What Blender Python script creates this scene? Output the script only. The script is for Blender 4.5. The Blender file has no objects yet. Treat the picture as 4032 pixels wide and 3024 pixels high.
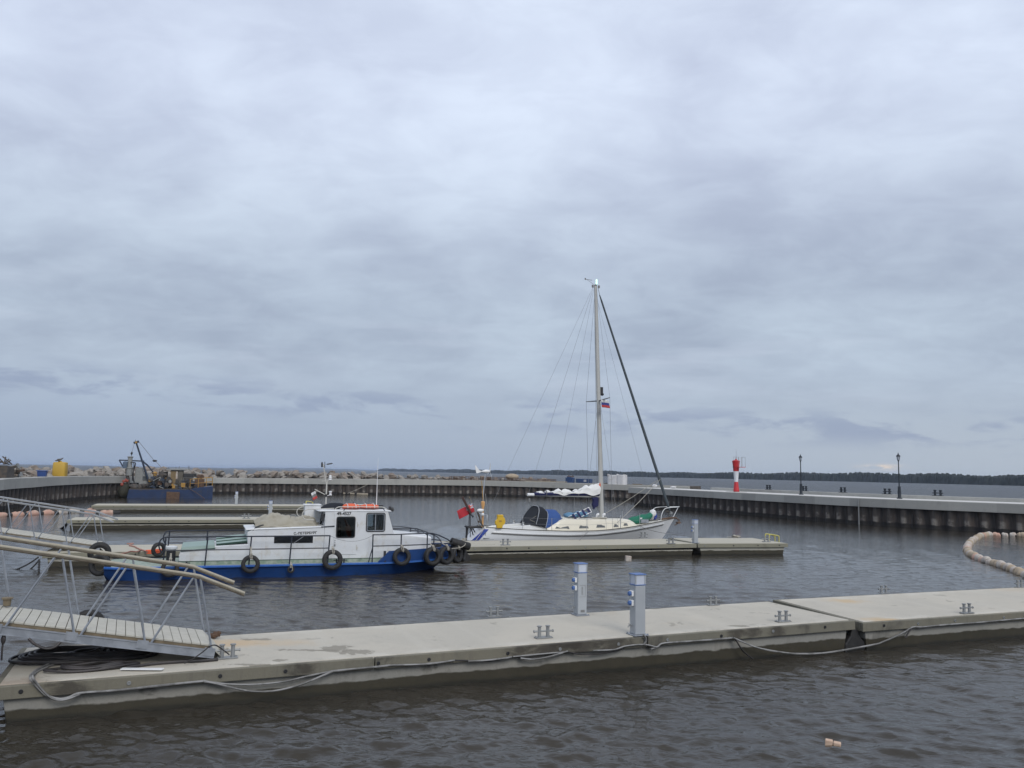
import bpy, math, random
import numpy as np
from math import sin, cos, pi, radians, atan2, hypot, atan
from mathutils import Vector, Matrix
random.seed(7)
S = bpy.context.scene
COL = S.collection

# ------------------------------------------------------------------ camera
F, CH = 3261.0, 4.0                      # focal length in photo pixels, eye height above the water
PITCH, ROLL = atan(349 / 3261), atan(0.018)
cam = bpy.data.cameras.new('camera')
cam.sensor_width = 36.0
cam.lens = 36.0 * F / 4032
cam.clip_start, cam.clip_end = 0.3, 30000
co = bpy.data.objects.new('camera', cam)
COL.objects.link(co)
cp, sp, cr, sr = cos(PITCH), sin(PITCH), cos(ROLL), sin(ROLL)
right0, up0, fwd = Vector((1, 0, 0)), Vector((0, -sp, cp)), Vector((0, cp, sp))
rx = right0 * cr + up0 * sr
ux = up0 * cr - right0 * sr
m = Matrix((rx, ux, -fwd)).transposed().to_4x4()
m.translation = Vector((0, 0, CH))
co.matrix_world = m
S.camera = co

# ------------------------------------------------------------------ world: overcast sky
SUN_EL, SUN_AZ = 36.0, 156.0             # azimuth clockwise from +Y (behind the camera, to the right)
world = bpy.data.worlds.new('World')
S.world = world
world.use_nodes = True
SKY = dict(horL=(0.335, 0.415, 0.560), horR=(0.450, 0.515, 0.605), mid=(0.445, 0.522, 0.640),
           top=(0.68, 0.76, 0.925), zen=(0.86, 0.89, 0.95))


class NT:
    """small helper for wiring shader nodes"""
    def __init__(s, tree):
        s.t = tree
        s.n = tree.nodes
        s.n.clear()

    def link(s, a, b):
        s.t.links.new(a, b)

    def put(s, sock, v):
        if isinstance(v, bpy.types.NodeSocket):
            s.link(v, sock)
        elif v is not None:
            if sock.type == 'RGBA' and len(v) == 3:
                v = (*v, 1)
            sock.default_value = v

    def node(s, typ, **kw):
        nd = s.n.new(typ)
        for k, v in kw.items():
            setattr(nd, k, v)
        return nd

    def math(s, op, a, b=None, c=None, clamp=False):
        nd = s.node('ShaderNodeMath', operation=op, use_clamp=clamp)
        s.put(nd.inputs[0], a)
        if b is not None:
            s.put(nd.inputs[1], b)
        if c is not None:
            s.put(nd.inputs[2], c)
        return nd.outputs[0]

    def vmath(s, op, a, b=None):
        nd = s.node('ShaderNodeVectorMath', operation=op)
        s.put(nd.inputs[0], a)
        if b is not None:
            s.put(nd.inputs[1], b)
        return nd.outputs[0]

    def mix(s, f, a, b, mode='MIX'):
        nd = s.node('ShaderNodeMix', data_type='RGBA', blend_type=mode)
        s.put(nd.inputs[0], f)
        s.put(nd.inputs[6], a)
        s.put(nd.inputs[7], b)
        return nd.outputs[2]

    def ss(s, x, a, b):
        """smooth step of x from a (0) to b (1)"""
        nd = s.node('ShaderNodeMapRange', interpolation_type='SMOOTHSTEP')
        s.put(nd.inputs[0], x)
        lo, hi = (0.0, 1.0) if b > a else (1.0, 0.0)
        nd.inputs[1].default_value, nd.inputs[2].default_value = min(a, b), max(a, b)
        nd.inputs[3].default_value, nd.inputs[4].default_value = lo, hi
        return nd.outputs[0]

    def noise(s, vec, scale, detail=4, rough=0.55, dist=0.0, dim='3D'):
        nd = s.node('ShaderNodeTexNoise', noise_dimensions=dim)
        s.put(nd.inputs['Vector'], vec)
        nd.inputs['Scale'].default_value = scale
        nd.inputs['Detail'].default_value = detail
        nd.inputs['Roughness'].default_value = rough
        nd.inputs['Distortion'].default_value = dist
        return nd.outputs['Fac']

    def mapv(s, vec, scale=(1, 1, 1), loc=(0, 0, 0), rot=(0, 0, 0)):
        nd = s.node('ShaderNodeMapping')
        s.put(nd.inputs[0], vec)
        nd.inputs['Location'].default_value = loc
        nd.inputs['Rotation'].default_value = rot
        nd.inputs['Scale'].default_value = scale
        return nd.outputs[0]

    def sep(s, vec):
        nd = s.node('ShaderNodeSeparateXYZ')
        s.put(nd.inputs[0], vec)
        return nd.outputs

    def comb(s, x, y, z):
        nd = s.node('ShaderNodeCombineXYZ')
        for i, v in enumerate((x, y, z)):
            s.put(nd.inputs[i], v)
        return nd.outputs[0]


w = NT(world.node_tree)
d = w.vmath('NORMALIZE', w.node('ShaderNodeTexCoord').outputs['Generated'])
dx, dy, dz = w.sep(d)
el = w.math('MULTIPLY', w.math('ARCSINE', dz), 180 / pi)          # elevation in degrees
az = w.math('MULTIPLY', w.math('ARCTAN2', dx, dy), 180 / pi)      # azimuth in degrees, 0 straight ahead
elp = w.math('MAXIMUM', el, 0.0)
# the cloud sheet seen in perspective: divide by height
den = w.math('ADD', w.math('MAXIMUM', dz, 0.0), 0.27)
cloudp = w.comb(w.math('DIVIDE', dx, den), w.math('DIVIDE', dy, den), 0.0)
soft = w.noise(w.mapv(cloudp, (1.0, 1.0, 1), (3.3, 1.7, 0)), 1.7, 5, 0.52, 0.35)
fine = w.noise(w.mapv(cloudp, (1.2, 1.6, 1), (9.1, 4.2, 2)), 4.2, 6, 0.58, 0.4)
hor = w.mix(w.ss(az, -30, 35), SKY['horL'], SKY['horR'])
c = w.mix(w.ss(elp, 0.0, 7.5), hor, SKY['mid'])
c = w.mix(w.ss(elp, 9.0, 27.0), c, SKY['top'])
c = w.mix(w.ss(elp, 28.0, 75.0), c, SKY['zen'])
amp = w.ss(elp, 1.5, 9.0)
v1 = w.math('MULTIPLY', w.math('SUBTRACT', w.ss(soft, 0.30, 0.70), 0.5), w.math('MULTIPLY', amp, 0.23))
v2 = w.math('MULTIPLY', w.math('SUBTRACT', w.ss(fine, 0.30, 0.72), 0.5), w.math('MULTIPLY', amp, 0.15))
gain = w.math('ADD', 1.0, w.math('ADD', v1, v2))
c = w.mix(1.0, c, w.comb(gain, gain, w.math('ADD', 1.0, w.math('MULTIPLY', w.math('ADD', v1, v2), 0.82))), 'MULTIPLY')
# low row of darker ragged clouds a few degrees above the lake
lowv = w.comb(w.math('MULTIPLY', az, 0.16), w.math('MULTIPLY', el, 0.62), 4.0)
low = w.noise(lowv, 1.0, 7, 0.6, 0.3)
centre = w.math('ADD', 4.0, w.math('MULTIPLY', az, -0.035))
band = w.ss(w.math('ABSOLUTE', w.math('SUBTRACT', el, centre)), 1.7, 0.15)
lowm = w.math('MULTIPLY', w.ss(low, 0.45, 0.60), band)
c = w.mix(w.math('MULTIPLY', lowm, 0.70), c, (0.285, 0.345, 0.495))
# brighter strip just above that row, and pale streaks on the right
stv = w.comb(w.math('MULTIPLY', az, 0.045), w.math('MULTIPLY', el, 0.42), 9.0)
st = w.noise(stv, 1.0, 5, 0.55, 0.2)
stm = w.math('MULTIPLY', w.ss(st, 0.52, 0.70), w.ss(w.math('ABSOLUTE', w.math('SUBTRACT', el, 8.5)), 6.0, 1.0))
c = w.mix(w.math('MULTIPLY', stm, 0.35), c, (0.60, 0.665, 0.79))
# small warm gap in the clouds low on the right
ga = w.math('POWER', w.math('DIVIDE', w.math('SUBTRACT', az, 24.0), 1.1), 2.0)
ge = w.math('POWER', w.math('DIVIDE', w.math('SUBTRACT', el, 0.75), 0.16), 2.0)
gap = w.math('EXPONENT', w.math('MULTIPLY', w.math('ADD', ga, ge), -1.0))
c = w.mix(w.math('MULTIPLY', gap, w.ss(w.noise(lowv, 6.0, 3), 0.3, 0.7)), c, (0.86, 0.72, 0.60))
# the overcast covers almost all of the clear sky behind it
sky = w.node('ShaderNodeTexSky', sky_type='NISHITA', sun_disc=False)
sky.sun_elevation = radians(SUN_EL)
sky.sun_rotation = radians(SUN_AZ)
sky.air_density, sky.dust_density = 1.0, 1.5
STR = 0.1
cloud = w.vmath('MULTIPLY', c, (1 / STR, 1 / STR, 1 / STR))
total = w.mix(0.95, sky.outputs[0], cloud)
bg = w.node('ShaderNodeBackground')
w.put(bg.inputs[0], total)
bg.inputs[1].default_value = STR
w.link(bg.outputs[0], w.node('ShaderNodeOutputWorld').inputs[0])

sun = bpy.data.lights.new('sun', 'SUN')
sun.energy = 1.5
sun.angle = radians(25)
sun.color = (1.0, 0.96, 0.90)
so = bpy.data.objects.new('sun', sun)
COL.objects.link(so)
sd = Vector((sin(radians(SUN_AZ)) * cos(radians(SUN_EL)), cos(radians(SUN_AZ)) * cos(radians(SUN_EL)), sin(radians(SUN_EL))))
so.rotation_euler = sd.to_track_quat('Z', 'Y').to_euler()
so.location = (0, -20, 40)

S.view_settings.view_transform = 'Standard'
S.view_settings.look = 'None'
S.view_settings.exposure = 0.0
S.view_settings.gamma = 1.0
S.render.engine = 'CYCLES'
S.cycles.max_bounces = 6
S.cycles.volume_bounces = 0


# ------------------------------------------------------------------ survey helpers
def ray(x, y):
    u, v = (x - 2016) / F, -(y - 1512) / F
    return rx * u + ux * v + fwd


def at(x, y, z=0.0):
    """point at height z seen at photo pixel x, y"""
    r = ray(x, y)
    return Vector((0, 0, CH)) + r * ((z - CH) / r.z)


class Frame:
    """horizontal survey frame: s along, n across (away from the camera)"""
    def __init__(s, ang):
        s.a = ang
        s.u = Vector((cos(ang), sin(ang), 0))
        s.v = Vector((-sin(ang), cos(ang), 0))

    def w(s, a, n, z=0.0):
        return s.u * a + s.v * n + Vector((0, 0, z))

    def on(s, x, y, n):
        """where the ray of a photo pixel meets the upright plane n"""
        r = ray(x, y)
        return Vector((0, 0, CH)) + r * (n / r.dot(s.v))


FA = Frame(radians(22.59))               # near dock
FB = Frame(atan2(0.342, 0.94))           # middle docks and boats


# the nearest pontoon rides lower at its left end
PFL = at(0, 2702, 0.585)
NA = PFL.dot(FA.v)


def atA(x, y, dz=0.0):
    """point on (or dz above) the sloping deck of the nearest pontoon"""
    z = 0.64
    for _ in range(5):
        p = at(x, y, z + dz)
        z = 0.585 + 0.0073 * (p - PFL).dot(FA.u)
    return p


def sA(x, y):
    return (atA(x, y) - PFL).dot(FA.u)


# ------------------------------------------------------------------ mesh builder
class G:
    def __init__(s):
        s.v, s.f, s.fm, s.m = [], [], [], 0

    def add(s, vs, fs):
        b = len(s.v)
        s.v += [Vector(p) for p in vs]
        for f in fs:
            s.f.append([b + i for i in f])
            s.fm.append(s.m)
        return s

    def hexa(s, p):                      # 8 corners: bottom ring, top ring
        return s.add(p, [(3, 2, 1, 0), (4, 5, 6, 7), (0, 1, 5, 4), (1, 2, 6, 5), (2, 3, 7, 6), (3, 0, 4, 7)])

    def box(s, x0, x1, y0, y1, z0, z1):
        return s.hexa([(x0, y0, z0), (x1, y0, z0), (x1, y1, z0), (x0, y1, z0),
                       (x0, y0, z1), (x1, y0, z1), (x1, y1, z1), (x0, y1, z1)])

    def prism(s, poly, axis, a, b):
        """poly: 2-D outline in the plane across axis ('x','y','z'), from a to b"""
        def mk(p, q):
            return {'x': (q, p[0], p[1]), 'y': (p[0], q, p[1]), 'z': (p[0], p[1], q)}[axis]
        n = len(poly)
        vs = [mk(p, a) for p in poly] + [mk(p, b) for p in poly]
        fs = [tuple(range(n))[::-1], tuple(range(n, 2 * n))]
        fs += [(i, (i + 1) % n, n + (i + 1) % n, n + i) for i in range(n)]
        return s.add(vs, fs)

    def tube(s, pts, r, seg=8, closed=False, cap=True):
        pts = [Vector(p) for p in pts]
        n = len(pts)
        rs = r if isinstance(r, (list, tuple)) else [r] * n
        rings, prev = [], None
        for i, p in enumerate(pts):
            a = pts[i - 1] if (i > 0 or closed) else p
            b = pts[(i + 1) % n] if (i < n - 1 or closed) else p
            t = (b - a).normalized()
            if prev is None:
                h = Vector((0, 0, 1)) if abs(t.z) < 0.9 else Vector((1, 0, 0))
                x = t.cross(h).normalized()
            else:
                x = (prev - t * prev.dot(t)).normalized()
            prev = x
            y = t.cross(x)
            rings.append([p + (x * cos(2 * pi * k / seg) + y * sin(2 * pi * k / seg)) * rs[i] for k in range(seg)])
        vs = [q for rg in rings for q in rg]
        fs = []
        for i in range(n if closed else n - 1):
            j = (i + 1) % n
            fs += [(i * seg + k, i * seg + (k + 1) % seg, j * seg + (k + 1) % seg, j * seg + k) for k in range(seg)]
        if cap and not closed:
            fs += [tuple(range(seg))[::-1], tuple(range((n - 1) * seg, n * seg))]
        return s.add(vs, fs)

    def lathe(s, prof, c=(0, 0, 0), seg=16, axis='z', closed=False):
        """prof: (radius, height) pairs"""
        c = Vector(c)
        n = len(prof)
        vs = []
        for r, h in prof:
            for k in range(seg):
                a = 2 * pi * k / seg
                p = {'z': (r * cos(a), r * sin(a), h), 'y': (r * cos(a), h, r * sin(a)), 'x': (h, r * cos(a), r * sin(a))}[axis]
                vs.append(c + Vector(p))
        fs = []
        for i in range(n if closed else n - 1):
            j = (i + 1) % n
            fs += [(i * seg + k, i * seg + (k + 1) % seg, j * seg + (k + 1) % seg, j * seg + k) for k in range(seg)]
        if not closed:
            if prof[0][0] > 1e-6:
                fs.append(tuple(range(seg))[::-1])
            if prof[-1][0] > 1e-6:
                fs.append(tuple(range((n - 1) * seg, n * seg)))
        return s.add(vs, fs)

    def grid(s, rows, closed=False, flip=False):
        """rows: equal-length rows of points"""
        n, k = len(rows), len(rows[0])
        vs = [p for r in rows for p in r]
        fs = []
        for i in range(n - 1):
            for j in range(k if closed else k - 1):
                q = (i * k + j, i * k + (j + 1) % k, (i + 1) * k + (j + 1) % k, (i + 1) * k + j)
                fs.append(q[::-1] if flip else q)
        return s.add(vs, fs)

    def blob(s, c, sx, sy, sz, seg=14, rings=9, amp=0.08, seed=0, fr=2.2, flat=None, rot=0.0):
        rnd = random.Random(seed)
        ph = [(rnd.uniform(0, 6.3), Vector((rnd.uniform(-1, 1), rnd.uniform(-1, 1), rnd.uniform(-1, 1))) * fr * rnd.uniform(0.6, 2)) for _ in range(7)]
        rows = []
        for i in range(rings + 1):
            th = pi * i / rings
            row = []
            for k in range(seg):
                a = 2 * pi * k / seg
                dd = Vector((sin(th) * cos(a), sin(th) * sin(a), cos(th)))
                g = 1 + amp * sum(sin(p + dd.dot(q)) for p, q in ph) / 2.5
                z = dd.z * sz * g
                if flat is not None:
                    z = max(z, flat)
                x, y = dd.x * sx * g, dd.y * sy * g
                row.append(Vector(c) + Vector((x * cos(rot) - y * sin(rot), x * sin(rot) + y * cos(rot), z)))
            rows.append(row)
        return s.grid(rows, closed=True, flip=True)

    def mesh(s, name, mats, smooth=None):
        me = bpy.data.meshes.new(name)
        me.from_pydata([tuple(p) for p in s.v], [], s.f)
        for mm in (mats if isinstance(mats, (list, tuple)) else [mats]):
            me.materials.append(mm)
        me.polygons.foreach_set('material_index', s.fm)
        if smooth:
            me.polygons.foreach_set('use_smooth', [True] * len(s.f))
            if smooth < 180:
                me.set_sharp_from_angle(angle=radians(smooth))
        me.update()
        return me


def obj(name, g, mats, parent=None, smooth=None, bevel=0.0, loc=None, label=None):
    me = g.mesh(name, mats, smooth) if isinstance(g, G) else g
    o = bpy.data.objects.new(name, me)
    COL.objects.link(o)
    if parent is not None:
        o.parent = parent
    if loc is not None:
        o.location = loc
    if bevel:
        b = o.modifiers.new('bevel', 'BEVEL')
        b.width, b.segments, b.limit_method, b.angle_limit = bevel, 2, 'ANGLE', radians(40)
    if label:
        o['label'] = label
    return o


def tag(o, label, cat, group=None):
    o['label'], o['category'] = label, cat
    o['kind'] = 'thing'
    if group:
        o['group'] = group
    return o


def thing(name, label, cat, loc=(0, 0, 0), rot=0.0, group=None):
    o = bpy.data.objects.new(name, None)
    o.empty_display_size = 0.2
    COL.objects.link(o)
    o.location = loc
    o.rotation_euler = rot if isinstance(rot, tuple) else (0, 0, rot)
    return tag(o, label, cat, group)


def struct(o, kind='structure'):
    o['kind'] = kind
    return o


def copy_tree(o, parent=None):
    c_ = o.copy()
    COL.objects.link(c_)
    if parent is not None:
        c_.parent = parent
    for ch in o.children:
        copy_tree(ch, c_)
    return c_


def smoothpath(pts, k=6, closed=False):
    """Catmull-Rom through the points"""
    pts = [Vector(p) for p in pts]
    n = len(pts)
    out = []
    for i in range(n if closed else n - 1):
        p1, p2 = pts[i], pts[(i + 1) % n]
        p0 = pts[i - 1] if (i > 0 or closed) else p1 * 2 - p2
        p3 = pts[(i + 2) % n] if (i < n - 2 or closed) else p2 * 2 - p1
        for j in range(k):
            t = j / k
            out.append(0.5 * ((2 * p1) + (p2 - p0) * t + (2 * p0 - 5 * p1 + 4 * p2 - p3) * t * t + (3 * p1 - p0 - 3 * p2 + p3) * t ** 3))
    if not closed:
        out.append(pts[-1])
    return out


def text_mesh(name, body, size, mat, depth=0.003):
    cu = bpy.data.curves.new(name, 'FONT')
    cu.body, cu.size, cu.extrude = body, size, depth
    cu.offset = size * 0.035
    cu.align_x, cu.align_y = 'CENTER', 'CENTER'
    o = bpy.data.objects.new(name, cu)
    COL.objects.link(o)
    dg = bpy.context.evaluated_depsgraph_get()
    me = bpy.data.meshes.new_from_object(o.evaluated_get(dg))
    bpy.data.objects.remove(o)
    bpy.data.curves.remove(cu)
    me.name = name
    me.materials.clear()
    me.materials.append(mat)
    return me


# ------------------------------------------------------------------ materials
def mat(name, col, rough=0.6, metal=0.0, col2=None, scale=3.0, amount=0.5, grain=0.0, bump=0.0, bscale=40.0,
        dirt=None, dscale=1.2, damount=0.0, world_space=False, spec=0.5, thr=(0.35, 0.68), streak=None):
    m_ = bpy.data.materials.new(name)
    m_.use_nodes = True
    n = NT(m_.node_tree)
    b = n.node('ShaderNodeBsdfPrincipled')
    if world_space:
        p = n.node('ShaderNodeNewGeometry').outputs['Position']
    else:
        p = n.node('ShaderNodeTexCoord').outputs['Object']
        oi = n.node('ShaderNodeObjectInfo').outputs['Random']
        p = n.vmath('ADD', p, n.comb(n.math('MULTIPLY', oi, 37.0), n.math('MULTIPLY', oi, 11.0), 0.0))
    cc = tuple(col)
    if col2:
        cc = n.mix(n.math('MULTIPLY', n.ss(n.noise(p, scale, 5), *thr), amount), cc, col2)
    if dirt:
        cc = n.mix(n.math('MULTIPLY', n.ss(n.noise(p, dscale, 6, 0.65, 0.4), 0.50, 0.72), damount), cc, dirt)
    if streak:                           # rust and grime runs down upright faces
        sn = n.noise(n.mapv(p, (5.5, 5.5, 0.55)), 1.0, 5, 0.65)
        sn2 = n.noise(n.mapv(p, (1.0, 1.0, 1.4)), 1.1, 3)
        cc = n.mix(n.math('MULTIPLY', n.math('MULTIPLY', n.ss(sn, 0.56, 0.74), n.ss(sn2, 0.42, 0.6)), streak[1]), cc, streak[0])
    if grain:
        g_ = n.math('ADD', 1.0 - grain / 2, n.math('MULTIPLY', n.noise(p, 60, 3), grain))
        cc = n.mix(1.0, cc, n.comb(g_, g_, g_), 'MULTIPLY')
    n.put(b.inputs['Base Color'], cc)
    b.inputs['Roughness'].default_value = rough
    b.inputs['Metallic'].default_value = metal
    b.inputs['Specular IOR Level'].default_value = spec
    if bump:
        bn = n.node('ShaderNodeBump')
        bn.inputs['Strength'].default_value = bump
        bn.inputs['Distance'].default_value = 0.02
        n.put(bn.inputs['Height'], n.noise(p, bscale, 4))
        n.link(bn.outputs[0], b.inputs['Normal'])
    n.link(b.outputs[0], n.node('ShaderNodeOutputMaterial').inputs[0])
    return m_


def concrete(name, base, warm, dark, wet=None, rust=0.0, soot=0.0, patch=0.0, deckmarks=False, panels=False, marks=()):
    """weathered concrete; wet: height of the damp, algae-stained foot"""
    m_ = bpy.data.materials.new(name)
    m_.use_nodes = True
    n = NT(m_.node_tree)
    b = n.node('ShaderNodeBsdfPrincipled')
    p = n.node('ShaderNodeNewGeometry').outputs['Position']
    px, py, pz = n.sep(p)
    big = n.noise(p, 0.45, 5, 0.6, 0.5)
    med = n.noise(p, 2.3, 6, 0.62, 0.3)
    fin = n.noise(p, 26, 5, 0.7)
    cc = n.mix(n.math('MULTIPLY', n.ss(big, 0.38, 0.66), 0.8), base, warm)
    cc = n.mix(n.math('MULTIPLY', n.ss(med, 0.52, 0.74), 0.45), cc, dark)
    if rust:
        cc = n.mix(n.math('MULTIPLY', n.ss(n.noise(n.vmath('ADD', p, (7.7, 3.1, 0.0)), 0.33, 4, 0.6, 0.8), 0.60, 0.78), rust), cc, (0.42, 0.27, 0.14))
    if patch:                            # damp patches with a hard outline
        pt = n.noise(n.vmath('ADD', p, (31.0, 5.5, 0.0)), 1.4, 6, 0.68, 0.6)
        cc = n.mix(n.math('MULTIPLY', n.ss(pt, 0.62, 0.645), patch), cc, (0.19, 0.18, 0.15))
    if marks:                            # burnt and greasy black scuffs where hoses and tyres rubbed
        mz = n.noise(n.mapv(p, (1.0, 1.0, 2.0)), 2.6, 6, 0.72, 0.6)
        for mx_, my_, mr_ in marks:
            v_ = n.vmath('SUBTRACT', p, tuple(FA.on(mx_, my_, NA)))
            ln = n.node('ShaderNodeVectorMath', operation='LENGTH')
            n.put(ln.inputs[0], v_)
            k_ = n.ss(n.math('ADD', n.math('DIVIDE', ln.outputs['Value'], mr_), n.math('MULTIPLY', n.math('SUBTRACT', mz, 0.5), 2.6)), 1.0, 0.2)
            cc = n.mix(n.math('MULTIPLY', k_, 0.78), cc, (0.040, 0.034, 0.028))
    if panels:                           # casting sections of slightly different tone
        pa = n.math('ADD', 0.80, n.math('MULTIPLY', n.node('ShaderNodeAttribute', attribute_name='panel').outputs['Fac'], 0.36))
        cc = n.mix(1.0, cc, n.comb(pa, pa, pa), 'MULTIPLY')
    if deckmarks:
        # pale lime bloom along both long edges, rust tint and damp splashes at their places on the dock
        oc = n.sep(n.node('ShaderNodeTexCoord').outputs['Object'])
        ed_ = n.math('ABSOLUTE', n.math('SUBTRACT', oc[1], 1.5))
        bl_ = n.math('MULTIPLY', n.ss(ed_, 1.02, 1.36), n.ss(n.noise(n.mapv(p, (0.7, 0.7, 1)), 2.2, 5, 0.65, 0.4), 0.42, 0.62))
        cc = n.mix(n.math('MULTIPLY', bl_, 0.55), cc, (0.56, 0.535, 0.475))
        stripe = n.noise(n.comb(n.math('MULTIPLY', oc[0], 1.0), n.math('MULTIPLY', oc[1], 0.05), 0.0), 1.6, 3, 0.5)
        cc = n.mix(n.math('MULTIPLY', n.ss(stripe, 0.50, 0.66), 0.28), cc, (0.50, 0.475, 0.415))

        def spot(px_, py_, zz, ra, rb_):
            c0 = at(px_, py_, 0.66)
            v_ = n.vmath('SUBTRACT', p, tuple(c0))
            v_ = n.mapv(v_, (1 / ra, 1 / rb_, 0.0), rot=(0, 0, 0))
            ln = n.node('ShaderNodeVectorMath', operation='LENGTH')
            n.put(ln.inputs[0], v_)
            return ln.outputs['Value']
        nz = n.noise(p, 3.2, 6, 0.7, 0.8)
        for (a_, b_, ra, rb_, cl_, th_, am_) in ((940, 2522, 0.9, 0.55, (0.50, 0.36, 0.21), 0.0, 0.75), (1080, 2520, 1.3, 0.45, (0.48, 0.385, 0.27), 0.0, 0.6), (3330, 2375, 0.75, 0.5, (0.50, 0.36, 0.20), 0.0, 0.7),
                                            (3480, 2440, 0.8, 0.35, (0.48, 0.35, 0.20), 0.0, 0.8), (60, 2670, 1.0, 0.5, (0.30, 0.235, 0.18), 0.0, 0.7), (3950, 2330, 1.2, 0.6, (0.46, 0.37, 0.26), 0.0, 0.4)):
            cc = n.mix(n.math('MULTIPLY', n.ss(n.math('ADD', spot(a_, b_, 0.74, ra, rb_), n.math('MULTIPLY', n.math('SUBTRACT', nz, 0.5), 1.6)), 1.0, 0.1), am_), cc, cl_)
        for (a_, b_, ra, rb_) in ((1215, 2551, 0.75, 0.10), (1320, 2548, 0.42, 0.32), (1395, 2560, 0.34, 0.30), (1010, 2508, 0.45, 0.12), (980, 2606, 0.5, 0.09), (2560, 2400, 0.45, 0.12), (2905, 2470, 0.50, 0.13), (2970, 2375, 0.5, 0.12), (1100, 2590, 0.12, 0.12)):
            cc = n.mix(n.math('MULTIPLY', n.ss(n.math('ADD', spot(a_, b_, 0.74, ra, rb_), n.math('MULTIPLY', n.math('SUBTRACT', nz, 0.5), 3.4)), 0.82, 0.70), 0.8), cc, (0.215, 0.198, 0.162))
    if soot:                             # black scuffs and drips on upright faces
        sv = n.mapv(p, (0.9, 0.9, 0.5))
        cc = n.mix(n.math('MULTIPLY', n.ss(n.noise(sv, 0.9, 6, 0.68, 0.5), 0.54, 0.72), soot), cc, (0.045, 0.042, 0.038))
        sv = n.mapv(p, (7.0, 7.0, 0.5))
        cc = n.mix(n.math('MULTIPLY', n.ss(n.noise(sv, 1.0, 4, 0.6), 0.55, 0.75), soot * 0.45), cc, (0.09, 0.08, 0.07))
    g_ = n.math('ADD', 0.86, n.math('MULTIPLY', fin, 0.28))
    cc = n.mix(1.0, cc, n.comb(g_, g_, g_), 'MULTIPLY')
    rough = 0.85
    if wet is not None:
        oz = n.sep(n.node('ShaderNodeTexCoord').outputs['Object'])[2]
        wob = n.math('MULTIPLY', n.math('SUBTRACT', n.noise(n.mapv(p, (1.6, 1.6, 3)), 1.3, 6, 0.65), 0.5), 0.14)
        edge = n.math('ADD', oz, wob)
        wm = n.ss(edge, wet + 0.025, wet - 0.01)
        cc = n.mix(wm, cc, n.mix(n.noise(p, 5, 4), (0.034, 0.031, 0.021), (0.062, 0.054, 0.037)))
        slime = n.ss(n.math('ADD', pz, wob), 0.09, 0.02)
        cc = n.mix(slime, cc, (0.025, 0.024, 0.018))
        rough = n.math('SUBTRACT', 0.85, n.math('MULTIPLY', wm, 0.45))
    n.put(b.inputs['Base Color'], cc)
    n.put(b.inputs['Roughness'], rough)
    bn = n.node('ShaderNodeBump')
    bn.inputs['Strength'].default_value = 0.35
    bn.inputs['Distance'].default_value = 0.01
    n.put(bn.inputs['Height'], n.math('ADD', fin, n.math('MULTIPLY', med, 2.0)))
    n.link(bn.outputs[0], b.inputs['Normal'])
    n.link(b.outputs[0], n.node('ShaderNodeOutputMaterial').inputs[0])
    return m_


def glass(name, tint=(0.75, 0.8, 0.82)):
    m_ = bpy.data.materials.new(name)
    m_.use_nodes = True
    n = NT(m_.node_tree)
    gl = n.node('ShaderNodeBsdfGlossy')
    gl.inputs['Roughness'].default_value = 0.03
    tr = n.node('ShaderNodeBsdfTransparent')
    n.put(tr.inputs[0], tint)
    mx = n.node('ShaderNodeMixShader')
    fr = n.node('ShaderNodeFresnel')
    fr.inputs[0].default_value = 1.45
    n.link(fr.outputs[0], mx.inputs[0])
    n.link(tr.outputs[0], mx.inputs[1])
    n.link(gl.outputs[0], mx.inputs[2])
    n.link(mx.outputs[0], n.node('ShaderNodeOutputMaterial').inputs[0])
    return m_


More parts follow.
